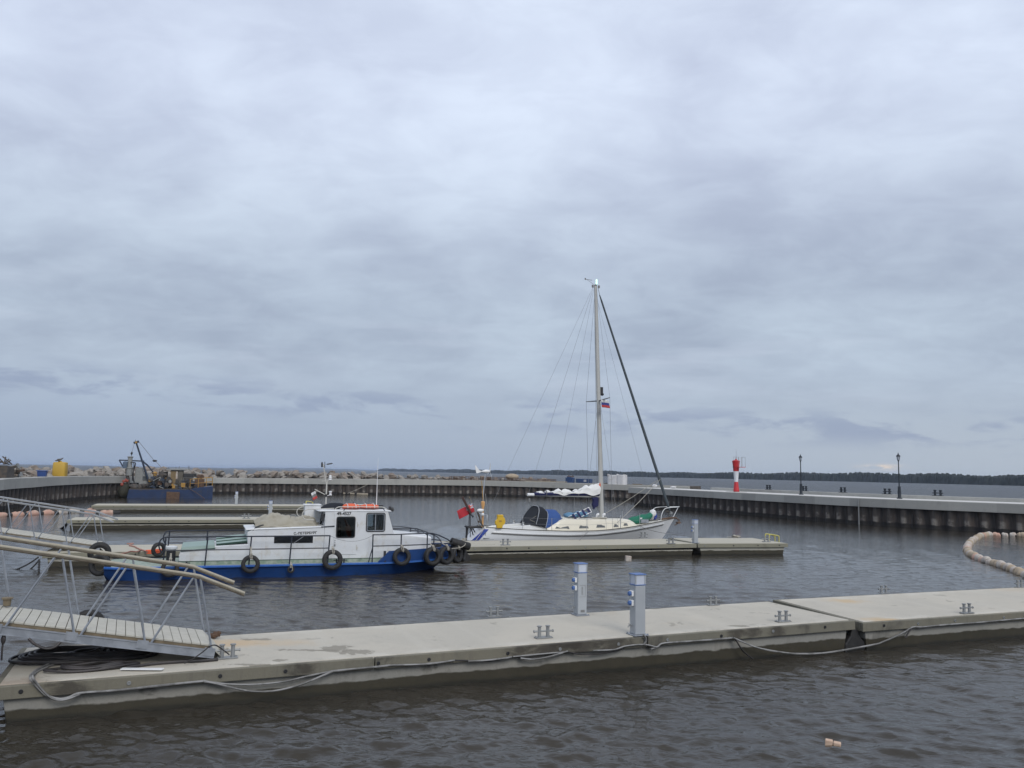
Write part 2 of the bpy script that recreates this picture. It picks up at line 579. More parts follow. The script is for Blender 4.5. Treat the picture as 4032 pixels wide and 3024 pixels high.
MT = dict(
    deck=concrete('dock_deck_concrete', (0.425, 0.400, 0.345), (0.475, 0.442, 0.375), (0.36, 0.34, 0.295), rust=0.3, patch=0.5, deckmarks=True),
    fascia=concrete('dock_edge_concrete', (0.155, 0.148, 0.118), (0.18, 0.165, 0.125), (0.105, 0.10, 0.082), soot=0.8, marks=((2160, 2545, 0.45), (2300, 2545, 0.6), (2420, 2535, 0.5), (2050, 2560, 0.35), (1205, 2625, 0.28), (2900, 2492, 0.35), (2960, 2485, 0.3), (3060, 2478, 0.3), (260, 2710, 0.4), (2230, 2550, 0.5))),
    hull_c=concrete('dock_float_concrete', (0.255, 0.252, 0.232), (0.28, 0.27, 0.24), (0.195, 0.192, 0.175), wet=0.315, soot=0.5, marks=((1690, 2615, 0.22), (1725, 2618, 0.15), (2555, 2560, 0.15), (590, 2710, 0.2))),
    deck_far=concrete('far_dock_deck_concrete', (0.41, 0.39, 0.325), (0.45, 0.42, 0.345), (0.365, 0.345, 0.29)),
    fascia_far=concrete('far_dock_edge_concrete', (0.22, 0.213, 0.165), (0.24, 0.23, 0.175), (0.175, 0.168, 0.132), soot=0.3),
    hull_far=concrete('far_dock_float_concrete', (0.38, 0.375, 0.33), (0.40, 0.385, 0.33), (0.31, 0.305, 0.27), wet=0.24, soot=0.2),
    cap=concrete('quay_cap_concrete', (0.345, 0.345, 0.325), (0.38, 0.375, 0.35), (0.29, 0.29, 0.275), soot=0.22, panels=True),
    pave=concrete('pier_deck_concrete', (0.58, 0.575, 0.56), (0.62, 0.61, 0.59), (0.52, 0.515, 0.50)),
    galv=mat('galvanised_steel', (0.32, 0.345, 0.385), 0.5, 0.45, (0.22, 0.24, 0.27), 5, 0.75, grain=0.15, streak=((0.13, 0.12, 0.11), 0.5)),
    galv_dull=mat('dull_galvanised_steel', (0.27, 0.28, 0.285), 0.55, 0.4, (0.22, 0.225, 0.23), 6, 0.6),
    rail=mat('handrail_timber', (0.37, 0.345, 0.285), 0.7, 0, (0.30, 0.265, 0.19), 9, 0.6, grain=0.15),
    railside=mat('handrail_underside_brown', (0.085, 0.07, 0.05), 0.7, 0, (0.16, 0.135, 0.10), 12, 0.6),  # darker brown for the tube along the handrail's underside
    plank=mat('gangway_planks', (0.47, 0.455, 0.40), 0.8, 0, (0.41, 0.395, 0.34), 5, 0.7, grain=0.2, bump=0.2),
    brownwood=mat('brown_timber', (0.20, 0.16, 0.105), 0.8, 0, (0.13, 0.105, 0.07), 7, 0.7),
    ped=mat('pedestal_paint', (0.37, 0.395, 0.42), 0.4, 0.0, (0.33, 0.355, 0.38), 3, 0.5),
    pedlamp=mat('pedestal_lamp_panel', (0.52, 0.56, 0.64), 0.25, 0, (0.47, 0.51, 0.60), 4, 0.4),
    blue=mat('blue_plastic', (0.06, 0.13, 0.34), 0.4),
    white=mat('white_plastic', (0.72, 0.73, 0.74), 0.4),
    rubber=mat('rubber', (0.014, 0.014, 0.015), 0.66, 0, (0.030, 0.029, 0.028), 7, 0.7, grain=0.3, bump=0.25, bscale=25),
    black=mat('black_paint', (0.018, 0.019, 0.022), 0.5, 0, (0.03, 0.03, 0.033), 8, 0.5),
    rope=mat('pale_rope', (0.42, 0.40, 0.35), 0.9, 0, (0.28, 0.26, 0.22), 40, 0.7),
    conduit=mat('grey_conduit', (0.255, 0.255, 0.255), 0.7, 0, (0.12, 0.118, 0.115), 3.5, 0.85, thr=(0.42, 0.60)),
    hose=mat('black_hose', (0.020, 0.018, 0.020), 0.55, 0, (0.055, 0.048, 0.048), 3, 0.8),
    bhull=mat('blue_hull_paint', (0.008, 0.043, 0.165), 0.45, 0, (0.011, 0.054, 0.20), 2, 0.8, dirt=(0.022, 0.034, 0.055), dscale=2.2, damount=0.65, streak=((0.10, 0.075, 0.06), 0.5), bump=0.15, bscale=3),
    strake=mat('blue_rubbing_strake_paint', (0.020, 0.105, 0.40), 0.35, 0, (0.05, 0.15, 0.42), 6, 0.6),
    bwhite=mat('workboat_white_paint', (0.66, 0.68, 0.70), 0.42, 0, (0.61, 0.635, 0.66), 2.2, 0.6, dirt=(0.50, 0.47, 0.40), dscale=2.6, damount=0.5, streak=((0.40, 0.31, 0.21), 0.42), bump=0.12, bscale=4),
    bgreen=mat('worn_green_deck_paint', (0.20, 0.27, 0.215), 0.6, 0, (0.38, 0.41, 0.36), 6, 0.8, dirt=(0.10, 0.11, 0.09), dscale=4, damount=0.5),
    hatch=mat('pale_green_hatch_paint', (0.22, 0.31, 0.28), 0.5, 0, (0.26, 0.35, 0.31), 3, 0.6),
    hatchedge=mat('dark_green_paint', (0.015, 0.05, 0.035), 0.5),
    navy=mat('navy_rail_paint', (0.012, 0.018, 0.032), 0.42, 0, (0.03, 0.035, 0.05), 9, 0.5),
    wrail=mat('off_white_rail_paint', (0.52, 0.51, 0.47), 0.45),
    dark=mat('dark_window_gap', (0.012, 0.014, 0.017), 0.12),
    tarp=mat('beige_tarpaulin', (0.35, 0.33, 0.275), 0.85, 0, (0.29, 0.265, 0.205), 4, 0.7, dirt=(0.14, 0.12, 0.085), dscale=2.0, damount=0.55, bump=0.4, bscale=7),
    orange=mat('orange_nylon', (0.72, 0.115, 0.035), 0.65, 0, (0.62, 0.09, 0.03), 6, 0.6),
    gel=mat('yacht_white_gelcoat', (0.66, 0.675, 0.69), 0.25, 0, (0.63, 0.645, 0.665), 1.5, 0.5),
    cream=mat('cream_gelcoat', (0.70, 0.665, 0.565), 0.35, 0, (0.66, 0.625, 0.53), 2, 0.5),
    teak=mat('dark_rail_timber', (0.07, 0.065, 0.06), 0.6),
    grey=mat('grey_rubber_strip', (0.19, 0.19, 0.19), 0.55, 0, (0.14, 0.14, 0.14), 6, 0.6),
    ablue=mat('royal_blue_stripe', (0.012, 0.025, 0.27), 0.35, 0, (0.03, 0.10, 0.33), 5, 0.5),
    alu=mat('painted_mast_alloy', (0.47, 0.47, 0.45), 0.4, 0.15, (0.42, 0.42, 0.40), 2, 0.5),
    steel=mat('stainless_steel', (0.55, 0.56, 0.58), 0.3, 0.8),
    wire=mat('rigging_wire', (0.22, 0.23, 0.25), 0.45, 0.3),
    sailcl=mat('white_sailcloth', (0.74, 0.745, 0.735), 0.75, 0, (0.66, 0.665, 0.66), 3, 0.6, bump=0.5, bscale=6),
    navycl=mat('navy_canvas', (0.008, 0.010, 0.060), 0.8, 0, (0.014, 0.018, 0.085), 5, 0.6, bump=0.3, bscale=10),
    bluecl=mat('blue_canvas', (0.030, 0.085, 0.27), 0.8, 0, (0.024, 0.065, 0.22), 4, 0.7, bump=0.4, bscale=7),
    blackcl=mat('black_canvas', (0.008, 0.011, 0.018), 0.85),
    genoa=mat('furled_sail_cover', (0.072, 0.090, 0.104), 0.75, 0, (0.048, 0.062, 0.074), 5, 0.6, bump=0.3, bscale=9),
    green=mat('green_canvas', (0.012, 0.155, 0.095), 0.8, 0, (0.010, 0.115, 0.075), 4, 0.7, bump=0.5, bscale=8),
    yellow=mat('yellow_vinyl', (0.60, 0.385, 0.025), 0.5, 0, (0.52, 0.33, 0.02), 4, 0.5),
    ltblue=mat('light_blue_vinyl', (0.10, 0.225, 0.36), 0.6, 0, (0.075, 0.175, 0.30), 4, 0.6),
    clear=mat('clear_vinyl', (0.42, 0.44, 0.46), 0.15),
    win=mat('yacht_window', (0.085, 0.095, 0.10), 0.08, 0, (0.17, 0.18, 0.18), 2.0, 0.7),
    red=mat('red_flag_cloth', (0.42, 0.022, 0.035), 0.8, 0, (0.33, 0.017, 0.028), 5, 0.6),
    beacon_red=mat('beacon_red_paint', (0.50, 0.028, 0.034), 0.45, 0, (0.42, 0.022, 0.028), 2, 0.6),
    beacon_white=mat('beacon_white_paint', (0.66, 0.68, 0.71), 0.45, 0, (0.62, 0.64, 0.67), 2, 0.5),
    flagwhite=mat('flag_white_cloth', (0.62, 0.62, 0.62), 0.8),
    flagblue=mat('flag_blue_cloth', (0.045, 0.06, 0.24), 0.8),
    flagred=mat('flag_red_cloth', (0.50, 0.06, 0.055), 0.8),
    lamp_iron=mat('lamp_post_iron', (0.012, 0.018, 0.026), 0.5),
    lampglass=mat('frosted_lamp_glass', (0.42, 0.46, 0.52), 0.2),
    rust=mat('rusty_steel', (0.095, 0.055, 0.035), 0.85, 0, (0.15, 0.095, 0.065), 4, 0.7, dirt=(0.05, 0.035, 0.03), dscale=5, damount=0.7),
    grime=mat('grimy_machinery', (0.045, 0.043, 0.042), 0.7, 0, (0.11, 0.085, 0.065), 3, 0.7, dirt=(0.02, 0.02, 0.02), dscale=4, damount=0.6),
    machblue=mat('dark_blue_machinery_paint', (0.020, 0.036, 0.070), 0.55, 0, (0.035, 0.045, 0.06), 4, 0.7),
    bargeblue=mat('barge_blue_paint', (0.008, 0.030, 0.098), 0.55, 0, (0.007, 0.020, 0.062), 1.2, 0.7, dirt=(0.045, 0.04, 0.035), dscale=1.5, damount=0.6),
    greypaint=mat('grey_machine_paint', (0.27, 0.28, 0.275), 0.6, 0, (0.21, 0.215, 0.21), 3, 0.6),
    ochre=mat('yellow_machine_paint', (0.38, 0.215, 0.045), 0.6, 0, (0.27, 0.145, 0.035), 4, 0.6),
    tan=mat('tan_wooden_siding', (0.22, 0.16, 0.085), 0.8, 0, (0.15, 0.11, 0.06), 5, 0.6),
    pink=mat('faded_pink_foam', (0.50, 0.29, 0.225), 0.85, 0, (0.47, 0.36, 0.29), 3, 0.8, dirt=(0.25, 0.16, 0.115), dscale=4, damount=0.75, bump=0.4, bscale=10),
    beige=mat('weathered_beige_foam', (0.40, 0.325, 0.235), 0.9, 0, (0.36, 0.30, 0.235), 3, 0.8, dirt=(0.15, 0.105, 0.07), dscale=4, damount=0.85, bump=0.5, bscale=9),
    pale=mat('chalky_white_foam', (0.47, 0.44, 0.40), 0.9, 0, (0.42, 0.34, 0.29), 3, 0.8, dirt=(0.28, 0.22, 0.18), dscale=5, damount=0.6, bump=0.4, bscale=9),
    rock=mat('granite_boulder', (0.245, 0.225, 0.202), 0.9, 0, (0.33, 0.308, 0.28), 1.4, 0.8, grain=0.3, dirt=(0.12, 0.105, 0.095), dscale=1.6, damount=0.7, bump=0.6, bscale=5),
    rock2=mat('reddish_boulder', (0.25, 0.205, 0.17), 0.9, 0, (0.21, 0.188, 0.17), 1.4, 0.8, grain=0.3, dirt=(0.11, 0.095, 0.085), dscale=1.6, damount=0.7, bump=0.6, bscale=5),
    bank=mat('stone_rubble', (0.075, 0.065, 0.057), 0.95, 0, (0.15, 0.13, 0.11), 0.8, 0.8, world_space=True),
    tank=mat('mustard_tank_plastic', (0.50, 0.32, 0.045), 0.55, 0, (0.44, 0.275, 0.04), 0.8, 0.6),
    tankblue=mat('blue_tub_plastic', (0.025, 0.065, 0.22), 0.5),
    bag=mat('white_bulk_bag_fabric', (0.64, 0.64, 0.65), 0.8, 0, (0.55, 0.55, 0.56), 2, 0.6, dirt=(0.38, 0.31, 0.22), dscale=1.6, damount=0.4, bump=0.4, bscale=5),
    crateblue=mat('blue_painted_steel', (0.022, 0.055, 0.145), 0.55, 0, (0.03, 0.07, 0.19), 3, 0.6),
    timber=mat('weathered_timber', (0.075, 0.065, 0.052), 0.9, 0, (0.14, 0.12, 0.095), 2.5, 0.8),
    paletimber=mat('pale_weathered_timber', (0.36, 0.32, 0.255), 0.85, 0, (0.27, 0.235, 0.18), 3, 0.7),
    forest=mat('conifer_foliage', (0.012, 0.018, 0.014), 0.9, 0, (0.020, 0.028, 0.020), 0.06, 0.8, world_space=True),
    hills=mat('distant_hill_forest', (0.02, 0.03, 0.02), 0.9),
    text=mat('black_lettering', (0.015, 0.015, 0.018), 0.5),
    yellowrail=mat('yellow_ladder_paint', (0.55, 0.50, 0.12), 0.5),
    curtain=mat('cabin_interior', (0.10, 0.10, 0.095), 0.8),
    glass=glass('clear_glass'),
    dglass=glass('tinted_glass', (0.38, 0.42, 0.42)),
)
lit = bpy.data.materials.new('lit_green_white_lamp')
lit.use_nodes = True
_b = lit.node_tree.nodes['Principled BSDF']
_b.inputs['Base Color'].default_value = (0.6, 0.8, 0.7, 1)
_b.inputs['Emission Color'].default_value = (0.55, 1.0, 0.75, 1)
_b.inputs['Emission Strength'].default_value = 1.2
MT['lit'] = lit


def pile_material():
    """dark steel sheet piling, chalky deposits on the outer pans just above the water, black wet foot"""
    m_ = bpy.data.materials.new('sheet_pile_steel')
    m_.use_nodes = True
    n = NT(m_.node_tree)
    b = n.node('ShaderNodeBsdfPrincipled')
    p = n.node('ShaderNodeNewGeometry').outputs['Position']
    pz = n.sep(p)[2]
    a = n.node('ShaderNodeAttribute', attribute_name='pan').outputs['Fac']
    st = n.noise(n.mapv(p, (2.2, 2.2, 0.35)), 1.3, 5, 0.65)
    cc = n.mix(n.ss(st, 0.35, 0.7), (0.030, 0.026, 0.024), (0.075, 0.058, 0.049))
    cc = n.mix(n.math('MULTIPLY', a, 0.28), cc, (0.085, 0.075, 0.068))
    ed = n.math('ADD', pz, n.math('MULTIPLY', n.math('SUBTRACT', n.noise(p, 1.6, 4), 0.5), 0.35))
    band = n.math('MULTIPLY', n.ss(ed, 0.30, 0.36), n.ss(ed, 0.95, 0.72))
    pt = n.ss(n.noise(n.vmath('ADD', p, (0.0, 0.0, 9.0)), 1.1, 5, 0.7), 0.40, 0.58)
    cc = n.mix(n.math('MULTIPLY', n.math('MULTIPLY', band, pt), n.math('MULTIPLY', a, 0.75)), cc, (0.26, 0.24, 0.215))
    cc = n.mix(n.ss(ed, 0.36, 0.28), cc, (0.016, 0.014, 0.013))
    n.put(b.inputs['Base Color'], cc)
    b.inputs['Roughness'].default_value = 0.75
    n.link(b.outputs[0], n.node('ShaderNodeOutputMaterial').inputs[0])
    return m_


MT['pile'] = pile_material()


def water_material():
    m_ = bpy.data.materials.new('lake_water')
    m_.use_nodes = True
    n = NT(m_.node_tree)
    b = n.node('ShaderNodeBsdfPrincipled')
    p = n.node('ShaderNodeNewGeometry').outputs['Position']
    px, py, pz = n.sep(p)
    dist = n.node('ShaderNodeVectorMath', operation='LENGTH')
    n.put(dist.inputs[0], p)
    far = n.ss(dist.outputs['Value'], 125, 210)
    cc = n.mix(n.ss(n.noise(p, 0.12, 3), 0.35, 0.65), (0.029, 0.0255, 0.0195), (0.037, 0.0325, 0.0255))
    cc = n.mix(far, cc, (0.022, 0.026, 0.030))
    # a few whitecaps out on the open lake
    wc = n.noise(n.mapv(p, (0.10, 0.30, 1)), 1.0, 5, 0.6)
    foam = n.math('MULTIPLY', n.ss(wc, 0.735, 0.76), far)
    cc = n.mix(foam, cc, (0.6, 0.62, 0.65))
    n.put(b.inputs['Base Color'], cc)
    n.put(b.inputs['Roughness'], n.math('ADD', 0.06, n.math('MULTIPLY', far, 0.30)))
    b.inputs['IOR'].default_value = 1.33
    q = n.mapv(p, (0.75, 1.5, 1), rot=(0, 0, radians(-8)))
    def ridge(f):                        # pointed crests
        return n.math('SUBTRACT', 1.0, n.math('ABSOLUTE', n.math('SUBTRACT', n.math('MULTIPLY', f, 2.0), 1.0)))
    h = n.math('MULTIPLY', ridge(n.noise(q, 1.3, 2, 0.5, 0.5)), 0.016)
    h = n.math('ADD', h, n.math('MULTIPLY', ridge(n.noise(n.vmath('ADD', q, (4.0, 9.0, 0.0)), 3.4, 3, 0.55, 0.5)), 0.013))
    h = n.math('ADD', h, n.math('MULTIPLY', n.noise(q, 11.0, 3, 0.5, 0.2), 0.005))
    big = n.math('MULTIPLY', n.noise(n.mapv(p, (0.5, 1.2, 1)), 0.35, 4, 0.55, 0.3), 1.8)
    h = n.math('ADD', h, n.math('MULTIPLY', big, far))
    bn = n.node('ShaderNodeBump')
    bn.inputs['Strength'].default_value = 1.0
    bn.inputs['Distance'].default_value = 1.0
    n.put(bn.inputs['Height'], h)
    n.link(bn.outputs[0], b.inputs['Normal'])
    n.link(b.outputs[0], n.node('ShaderNodeOutputMaterial').inputs[0])
    return m_


MT['water'] = water_material()


# ------------------------------------------------------------------ water: one polar sheet with real ripples near by
def build_water():
    rng = np.random.default_rng(3)
    angs = np.concatenate([np.linspace(-180, -42, 40)[:-1], np.linspace(-42, 42, 760), np.linspace(42, 180, 40)[1:]])
    rad = np.concatenate([[0.5], np.geomspace(4.0, 130.0, 860), np.geomspace(131.5, 14000.0, 60)])
    A = np.radians(angs)
    X = np.outer(rad, np.sin(A))
    Y = np.outer(rad, np.cos(A))
    Z = np.zeros_like(X)
    R = np.hypot(X, Y)
    for i in range(76):
        lam = 0.12 * (1.05 / 0.12) ** rng.random()
        th = radians(-98) + rng.normal(0, 0.55)
        k = 2 * pi / lam
        amp = 0.0041 * lam ** 0.50
        lim = lam * 75.0
        fade = np.clip((lim - R) / (lim * 0.5), 0, 1)
        ph = k * (X * cos(th) + Y * sin(th)) + rng.random() * 6.3
        sw = np.sin(ph)
        Z += amp * fade * (sw + 0.30 * np.cos(2 * ph))
    Z *= (np.abs(np.arctan2(X, Y)) < radians(46))
    nr, na = X.shape
    V = np.stack([X, Y, Z], -1).reshape(-1, 3)
    i, j = np.meshgrid(np.arange(nr - 1), np.arange(na - 1), indexing='ij')
    a = i * na + j
    Fq = np.stack([a, a + 1, a + na + 1, a + na], -1).reshape(-1, 4)[:, ::-1]
    me = bpy.data.meshes.new('water')
    me.vertices.add(len(V))
    me.vertices.foreach_set('co', V.ravel())
    me.loops.add(Fq.size)
    me.loops.foreach_set('vertex_index', Fq.ravel())
    me.polygons.add(len(Fq))
    me.polygons.foreach_set('loop_start', np.arange(0, Fq.size, 4))
    me.polygons.foreach_set('loop_total', np.full(len(Fq), 4))
    me.update(calc_edges=True)
    me.polygons.foreach_set('use_smooth', np.ones(len(Fq), bool))
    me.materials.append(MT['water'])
    o = bpy.data.objects.new('water', me)
    COL.objects.link(o)
    struct(o)


build_water()


# ------------------------------------------------------------------ quay walls
def offset_path(pts, dd):
    """shift an XY polyline sideways, positive to the right of its direction"""
    out = []
    for i, p in enumerate(pts):
        a = pts[max(i - 1, 0)]
        b = pts[min(i + 1, len(pts) - 1)]
        t = Vector((b.x - a.x, b.y - a.y, 0)).normalized()
        out.append(Vector((p.x, p.y, 0)) + Vector((t.y, -t.x, 0)) * dd)
    return out


def resample(pts, step):
    out, acc = [pts[0].copy()], 0.0
    for a, b in zip(pts, pts[1:]):
        L = (b - a).length
        x = step - acc
        while x <= L:
            out.append(a + (b - a) * (x / L))
            x += step
        acc = L - (x - step)
    return out


def panel_tones(o, path, per, seed, length=7.5):
    """store a tone per casting section on a bar built as a grid along path (per faces to a row)"""
    rp = random.Random(seed)
    acc, tones, out = 0.0, [rp.random()], []
    for a, b in zip(path, path[1:]):
        k = int(acc / length)
        while len(tones) <= k:
            tones.append(rp.choice((rp.uniform(0.3, 0.7), rp.uniform(0.45, 0.6), rp.random())))
        out += [tones[k]] * per
        acc += (b - a).length
    out += [0.5] * (len(o.data.polygons) - len(out))
    at_ = o.data.attributes.new('panel', 'FLOAT', 'FACE')
    at_.data.foreach_set('value', out[:len(o.data.polygons)])


def piling(path, zb, parent, pitch=1.26):
    """trapezoid sheet piling along an XY path (harbour on the right hand side)"""
    rp = resample(path, pitch / 6)
    t_in = offset_path(rp, -0.30)
    g = G()
    vs, pan = [], []
    prof = (1, 1, 0.55, 0, 0, 0.55)
    for i, (a, b) in enumerate(zip(rp, t_in)):
        f = prof[i % 6]
        q = b.lerp(Vector((a.x, a.y, 0)), f)
        z = zb(i / max(len(rp) - 1, 1))
        for zz in (-1.2, 0.0, 0.5, 1.0, z):
            vs.append(Vector((q.x, q.y, zz)))
            pan.append(1.0 if f == 1 else 0.0)
    rows = [vs[i * 5:(i + 1) * 5] for i in range(len(rp))]
    g.grid(rows)
    o = obj('sheet_piling', g, MT['pile'], parent)
    at_ = o.data.attributes.new('pan', 'FLOAT', 'POINT')
    at_.data.foreach_set('value', pan)
    return o


# waypoints of the curved quay: photo column, cap top row, cap bottom row, water row
QW = [(0, 1886, 1929, 2010), (120, 1880, 1919, 1991), (240, 1876, 1910, 1976), (480, 1875, 1902, 1957), (900, 1882, 1903, 1944),
      (1400, 1886, 1908, 1947), (1900, 1892, 1913, 1952), (2330, 1904, 1926, 1964), (2480, 1909, 1931, 1969)]
qp, qt, qb = [], [], []
for x, yt, yb, yw in QW:
    p = at(x, yw, 0)
    dd = hypot(p.x, p.y)

    def zat(y):
        r = ray(x, y)
        return CH + r.z / hypot(r.x, r.y) * dd
    qp.append(p)
    qt.append(zat(yt))
    qb.append(zat(yb))
last = qp[-1] + (qp[-1] - qp[-2]).normalized() * 9.5
pre = [Vector(q) for q in ((-9, -6, 0), (-16, 8, 0), (-25, 28, 0), (-35, 50, 0))]
pts3 = [Vector((p.x, p.y, 2.4)) for p in pre] + [Vector((p.x, p.y, t)) for p, t in zip(qp, qt)] + [Vector((last.x, last.y, qt[-1]))]
pb3 = [1.65] * 4 + qb + [qb[-1]]
sm = smoothpath(pts3, 8)
smb = smoothpath([Vector((b, 0, 0)) for b in pb3], 8)
quay = thing('quay_wall', 'long curved concrete-capped sheet pile quay wall across the back of the harbour', 'quay wall')
piling([Vector((p.x, p.y, 0)) for p in sm], lambda f: smb[min(int(f * (len(smb) - 1)), len(smb) - 1)].x + 0.03, quay)
g = G()
fo, bk = offset_path(sm, 0.14), offset_path(sm, -0.9)
rows = []
for p, a, b, zb in zip(sm, fo, bk, smb):
    z0, z1 = zb.x, p.z
    rows.append([Vector((b.x, b.y, z0)), Vector((a.x, a.y, z0)), Vector((a.x, a.y, z1 - 0.04)), Vector((a.x, a.y, z1)) + (b - a) * 0.04, Vector((b.x, b.y, z1))])
g.grid(rows, flip=True)
g.add(rows[-1], [(0, 1, 2, 3, 4)])
# pour joints, a few mm proud shadow strips are avoided: real narrow grooves are below pixel size here
panel_tones(obj('concrete_cap', g, MT['cap'], quay), sm, 4, 21, 5.0)
# made ground behind the cap
g = G()
wid = offset_path(sm, -7.0)
rows = [[Vector((b.x, b.y, p.z - 0.02)), Vector((c_.x, c_.y, p.z - 0.02)), Vector((c_.x, c_.y, -1.0))] for p, b, c_ in zip(sm, bk, wid)]
g.grid(rows)
g.add([rows[-1][0], rows[-1][1], rows[-1][2], Vector((rows[-1][0].x, rows[-1][0].y, -1))], [(0, 1, 2, 3)])
struct(obj('ground', g, MT['bank']))
# rubble mound on the lake side of the quay
g = G()
rnd = random.Random(5)
seg = [i for i, p in enumerate(sm) if 30 <= i <= 84]
a1, a2, a3, a4 = (offset_path(sm, -q) for q in (2.6, 5.5, 8.5, 13.0))
rows = []
for i in seg:
    e = 1.0 - 0.55 * max(0.0, min(1.0, (i - 68) / 10))
    zt = sm[i].z
    rows.append([Vector((a1[i].x, a1[i].y, zt - 0.05)), Vector((a2[i].x, a2[i].y, zt + 0.45 * e)), Vector((a3[i].x, a3[i].y, zt + 0.2 * e)), Vector((a4[i].x, a4[i].y, -1))])
g.grid(rows)
struct(obj('rubble_bank', g, MT['bank']))

# boulders on it
rock_meshes = []
for k in range(9):
    g = G()
    rr = random.Random(40 + k)
    g.blob((0, 0, 0), 1, rr.uniform(0.65, 0.95), rr.uniform(0.45, 0.7), 7, 5, 0.42, 60 + k, 2.6)
    rock_meshes.append(g.mesh('boulder', MT['rock'] if k % 3 else MT['rock2']))
mound = sm[30:85]
cum = [0.0]
for a, b in zip(mound, mound[1:]):
    cum.append(cum[-1] + (Vector((b.x, b.y)) - Vector((a.x, a.y))).length)
nrock = 292
for i in range(nrock):
    row = i % 5
    L = cum[-1] * ((i // 5) + rnd.uniform(0, 0.95)) / (nrock / 5)
    j = max(k for k in range(len(cum)) if cum[k] <= L)
    j = min(j, len(mound) - 2)
    f = (L - cum[j]) / (cum[j + 1] - cum[j])
    a, b = mound[j], mound[j + 1]
    t = Vector((b.x - a.x, b.y - a.y, 0)).normalized()
    p = a.lerp(b, f)
    low_ = max(0.0, min(1.0, (L / cum[-1] - 0.66) / 0.2))
    first = max(0.0, min(1.0, 1 - L / 14.0))
    left = max(0.0, min(1.0, 1.3 - L / 42.0))
    off = (2.0, 3.0, 4.2, 5.6, 7.2)[row] + rnd.uniform(-0.5, 0.5)
    hz = (0.12, 0.42, 0.66, 0.78, 0.72)[row] * (1 - 0.6 * low_) * (1 - 0.4 * first) * (1 - 0.55 * left) - 0.12 * left + rnd.uniform(-0.12, 0.16)
    o = bpy.data.objects.new('boulder', rock_meshes[rnd.randrange(9)])
    COL.objects.link(o)
    o.location = (p.x - t.y * off, p.y + t.x * off, p.z + hz)
    s_ = rnd.choice((0.5, 0.6, 0.7, 0.8, 0.95)) * (1 - 0.35 * low_) * (1 - 0.28 * left)
    o.scale = (s_ * rnd.uniform(0.8, 1.25), s_, s_ * rnd.uniform(0.75, 1.1))
    o.rotation_euler = (rnd.uniform(-0.5, 0.5), rnd.uniform(-0.5, 0.5), rnd.uniform(0, 6.3))
    tag(o, 'rough grey-brown granite boulder heaped behind the far quay wall', 'boulder', 'boulders of the breakwater')

# ---- pier on the right, bending very slightly
PZ = 2.30
ppath = smoothpath([Vector(q) for q in ((16.0, 113.0, 0), (23.7, 91.0, 0), (30.4, 74.8, 0), (39.3, 63.8, 0), (51.0, 49.5, 0), (64, 34, 0))], 8)


def strip(n0, n1, z0, z1, i0=0):
    """closed bar along the pier between two setbacks from its harbour edge"""
    g = G()
    a, b = offset_path(ppath, -n0)[i0:], offset_path(ppath, -n1)[i0:]
    rows = [[Vector((p.x, p.y, z0)), Vector((p.x, p.y, z1)), Vector((q.x, q.y, z1)), Vector((q.x, q.y, z0))] for p, q in zip(a, b)]
    g.grid(rows, closed=True, flip=True)
    g.add(rows[0], [(0, 1, 2, 3)])
    g.add(rows[-1], [(3, 2, 1, 0)])
    return g


def col_hit(x, path, back, z):
    """ground point in photo column x on the line 'back' metres behind the edge path, and the line's direction"""
    r = ray(x, 1861 + 0.018 * (x - 2016) + 40)
    rd = Vector((r.x, r.y, 0)).normalized()
    off = offset_path(path, -back)
    for a, b in list(zip(off, off[1:]))[::-1]:
        ca, cb = rd.x * a.y - rd.y * a.x, rd.x * b.y - rd.y * b.x
        if ca * cb <= 0 and rd.dot(a) > 10:
            f = ca / (ca - cb) if ca != cb else 0
            p = a.lerp(b, f)
            return Vector((p.x, p.y, z)), atan2(b.y - a.y, b.x - a.x)


pier = thing('pier', 'straight concrete pier on sheet piling running in from the right, with beacon and lamps', 'pier')
fpl = offset_path(ppath, -0.14)
bpl = offset_path(ppath, -5.0)
e0_, e1_ = bpl[0].lerp(bpl[1], 0.45), fpl[0].lerp(fpl[1], 0.45)
piling(resample([e0_, e1_], 0.2) + resample([e1_] + fpl[1:], 0.2), lambda f: 1.60, pier)
panel_tones(obj('edge_beam', strip(0.0, 1.3, 1.56, PZ), MT['cap'], pier, bevel=0.03), ppath, 4, 22, 4.0)
obj('deck', strip(1.302, 5.2, 1.0, PZ + 0.004), MT['pave'], pier)
panel_tones(obj('parapet', strip(5.202, 6.0, -1.0, PZ + 0.32, 4), MT['cap'], pier, bevel=0.03), ppath[4:], 4, 23, 4.0)
g = G()
q, _ = col_hit(3379, ppath, -0.07, 0)
g.tube([(q.x, q.y, PZ - 0.05), (q.x, q.y, -0.3)], 0.055)
obj('drain_pipe', g, MT['galv_dull'], pier)
# white rope heaps and pale bits lying behind the pier head are things of their own (below)

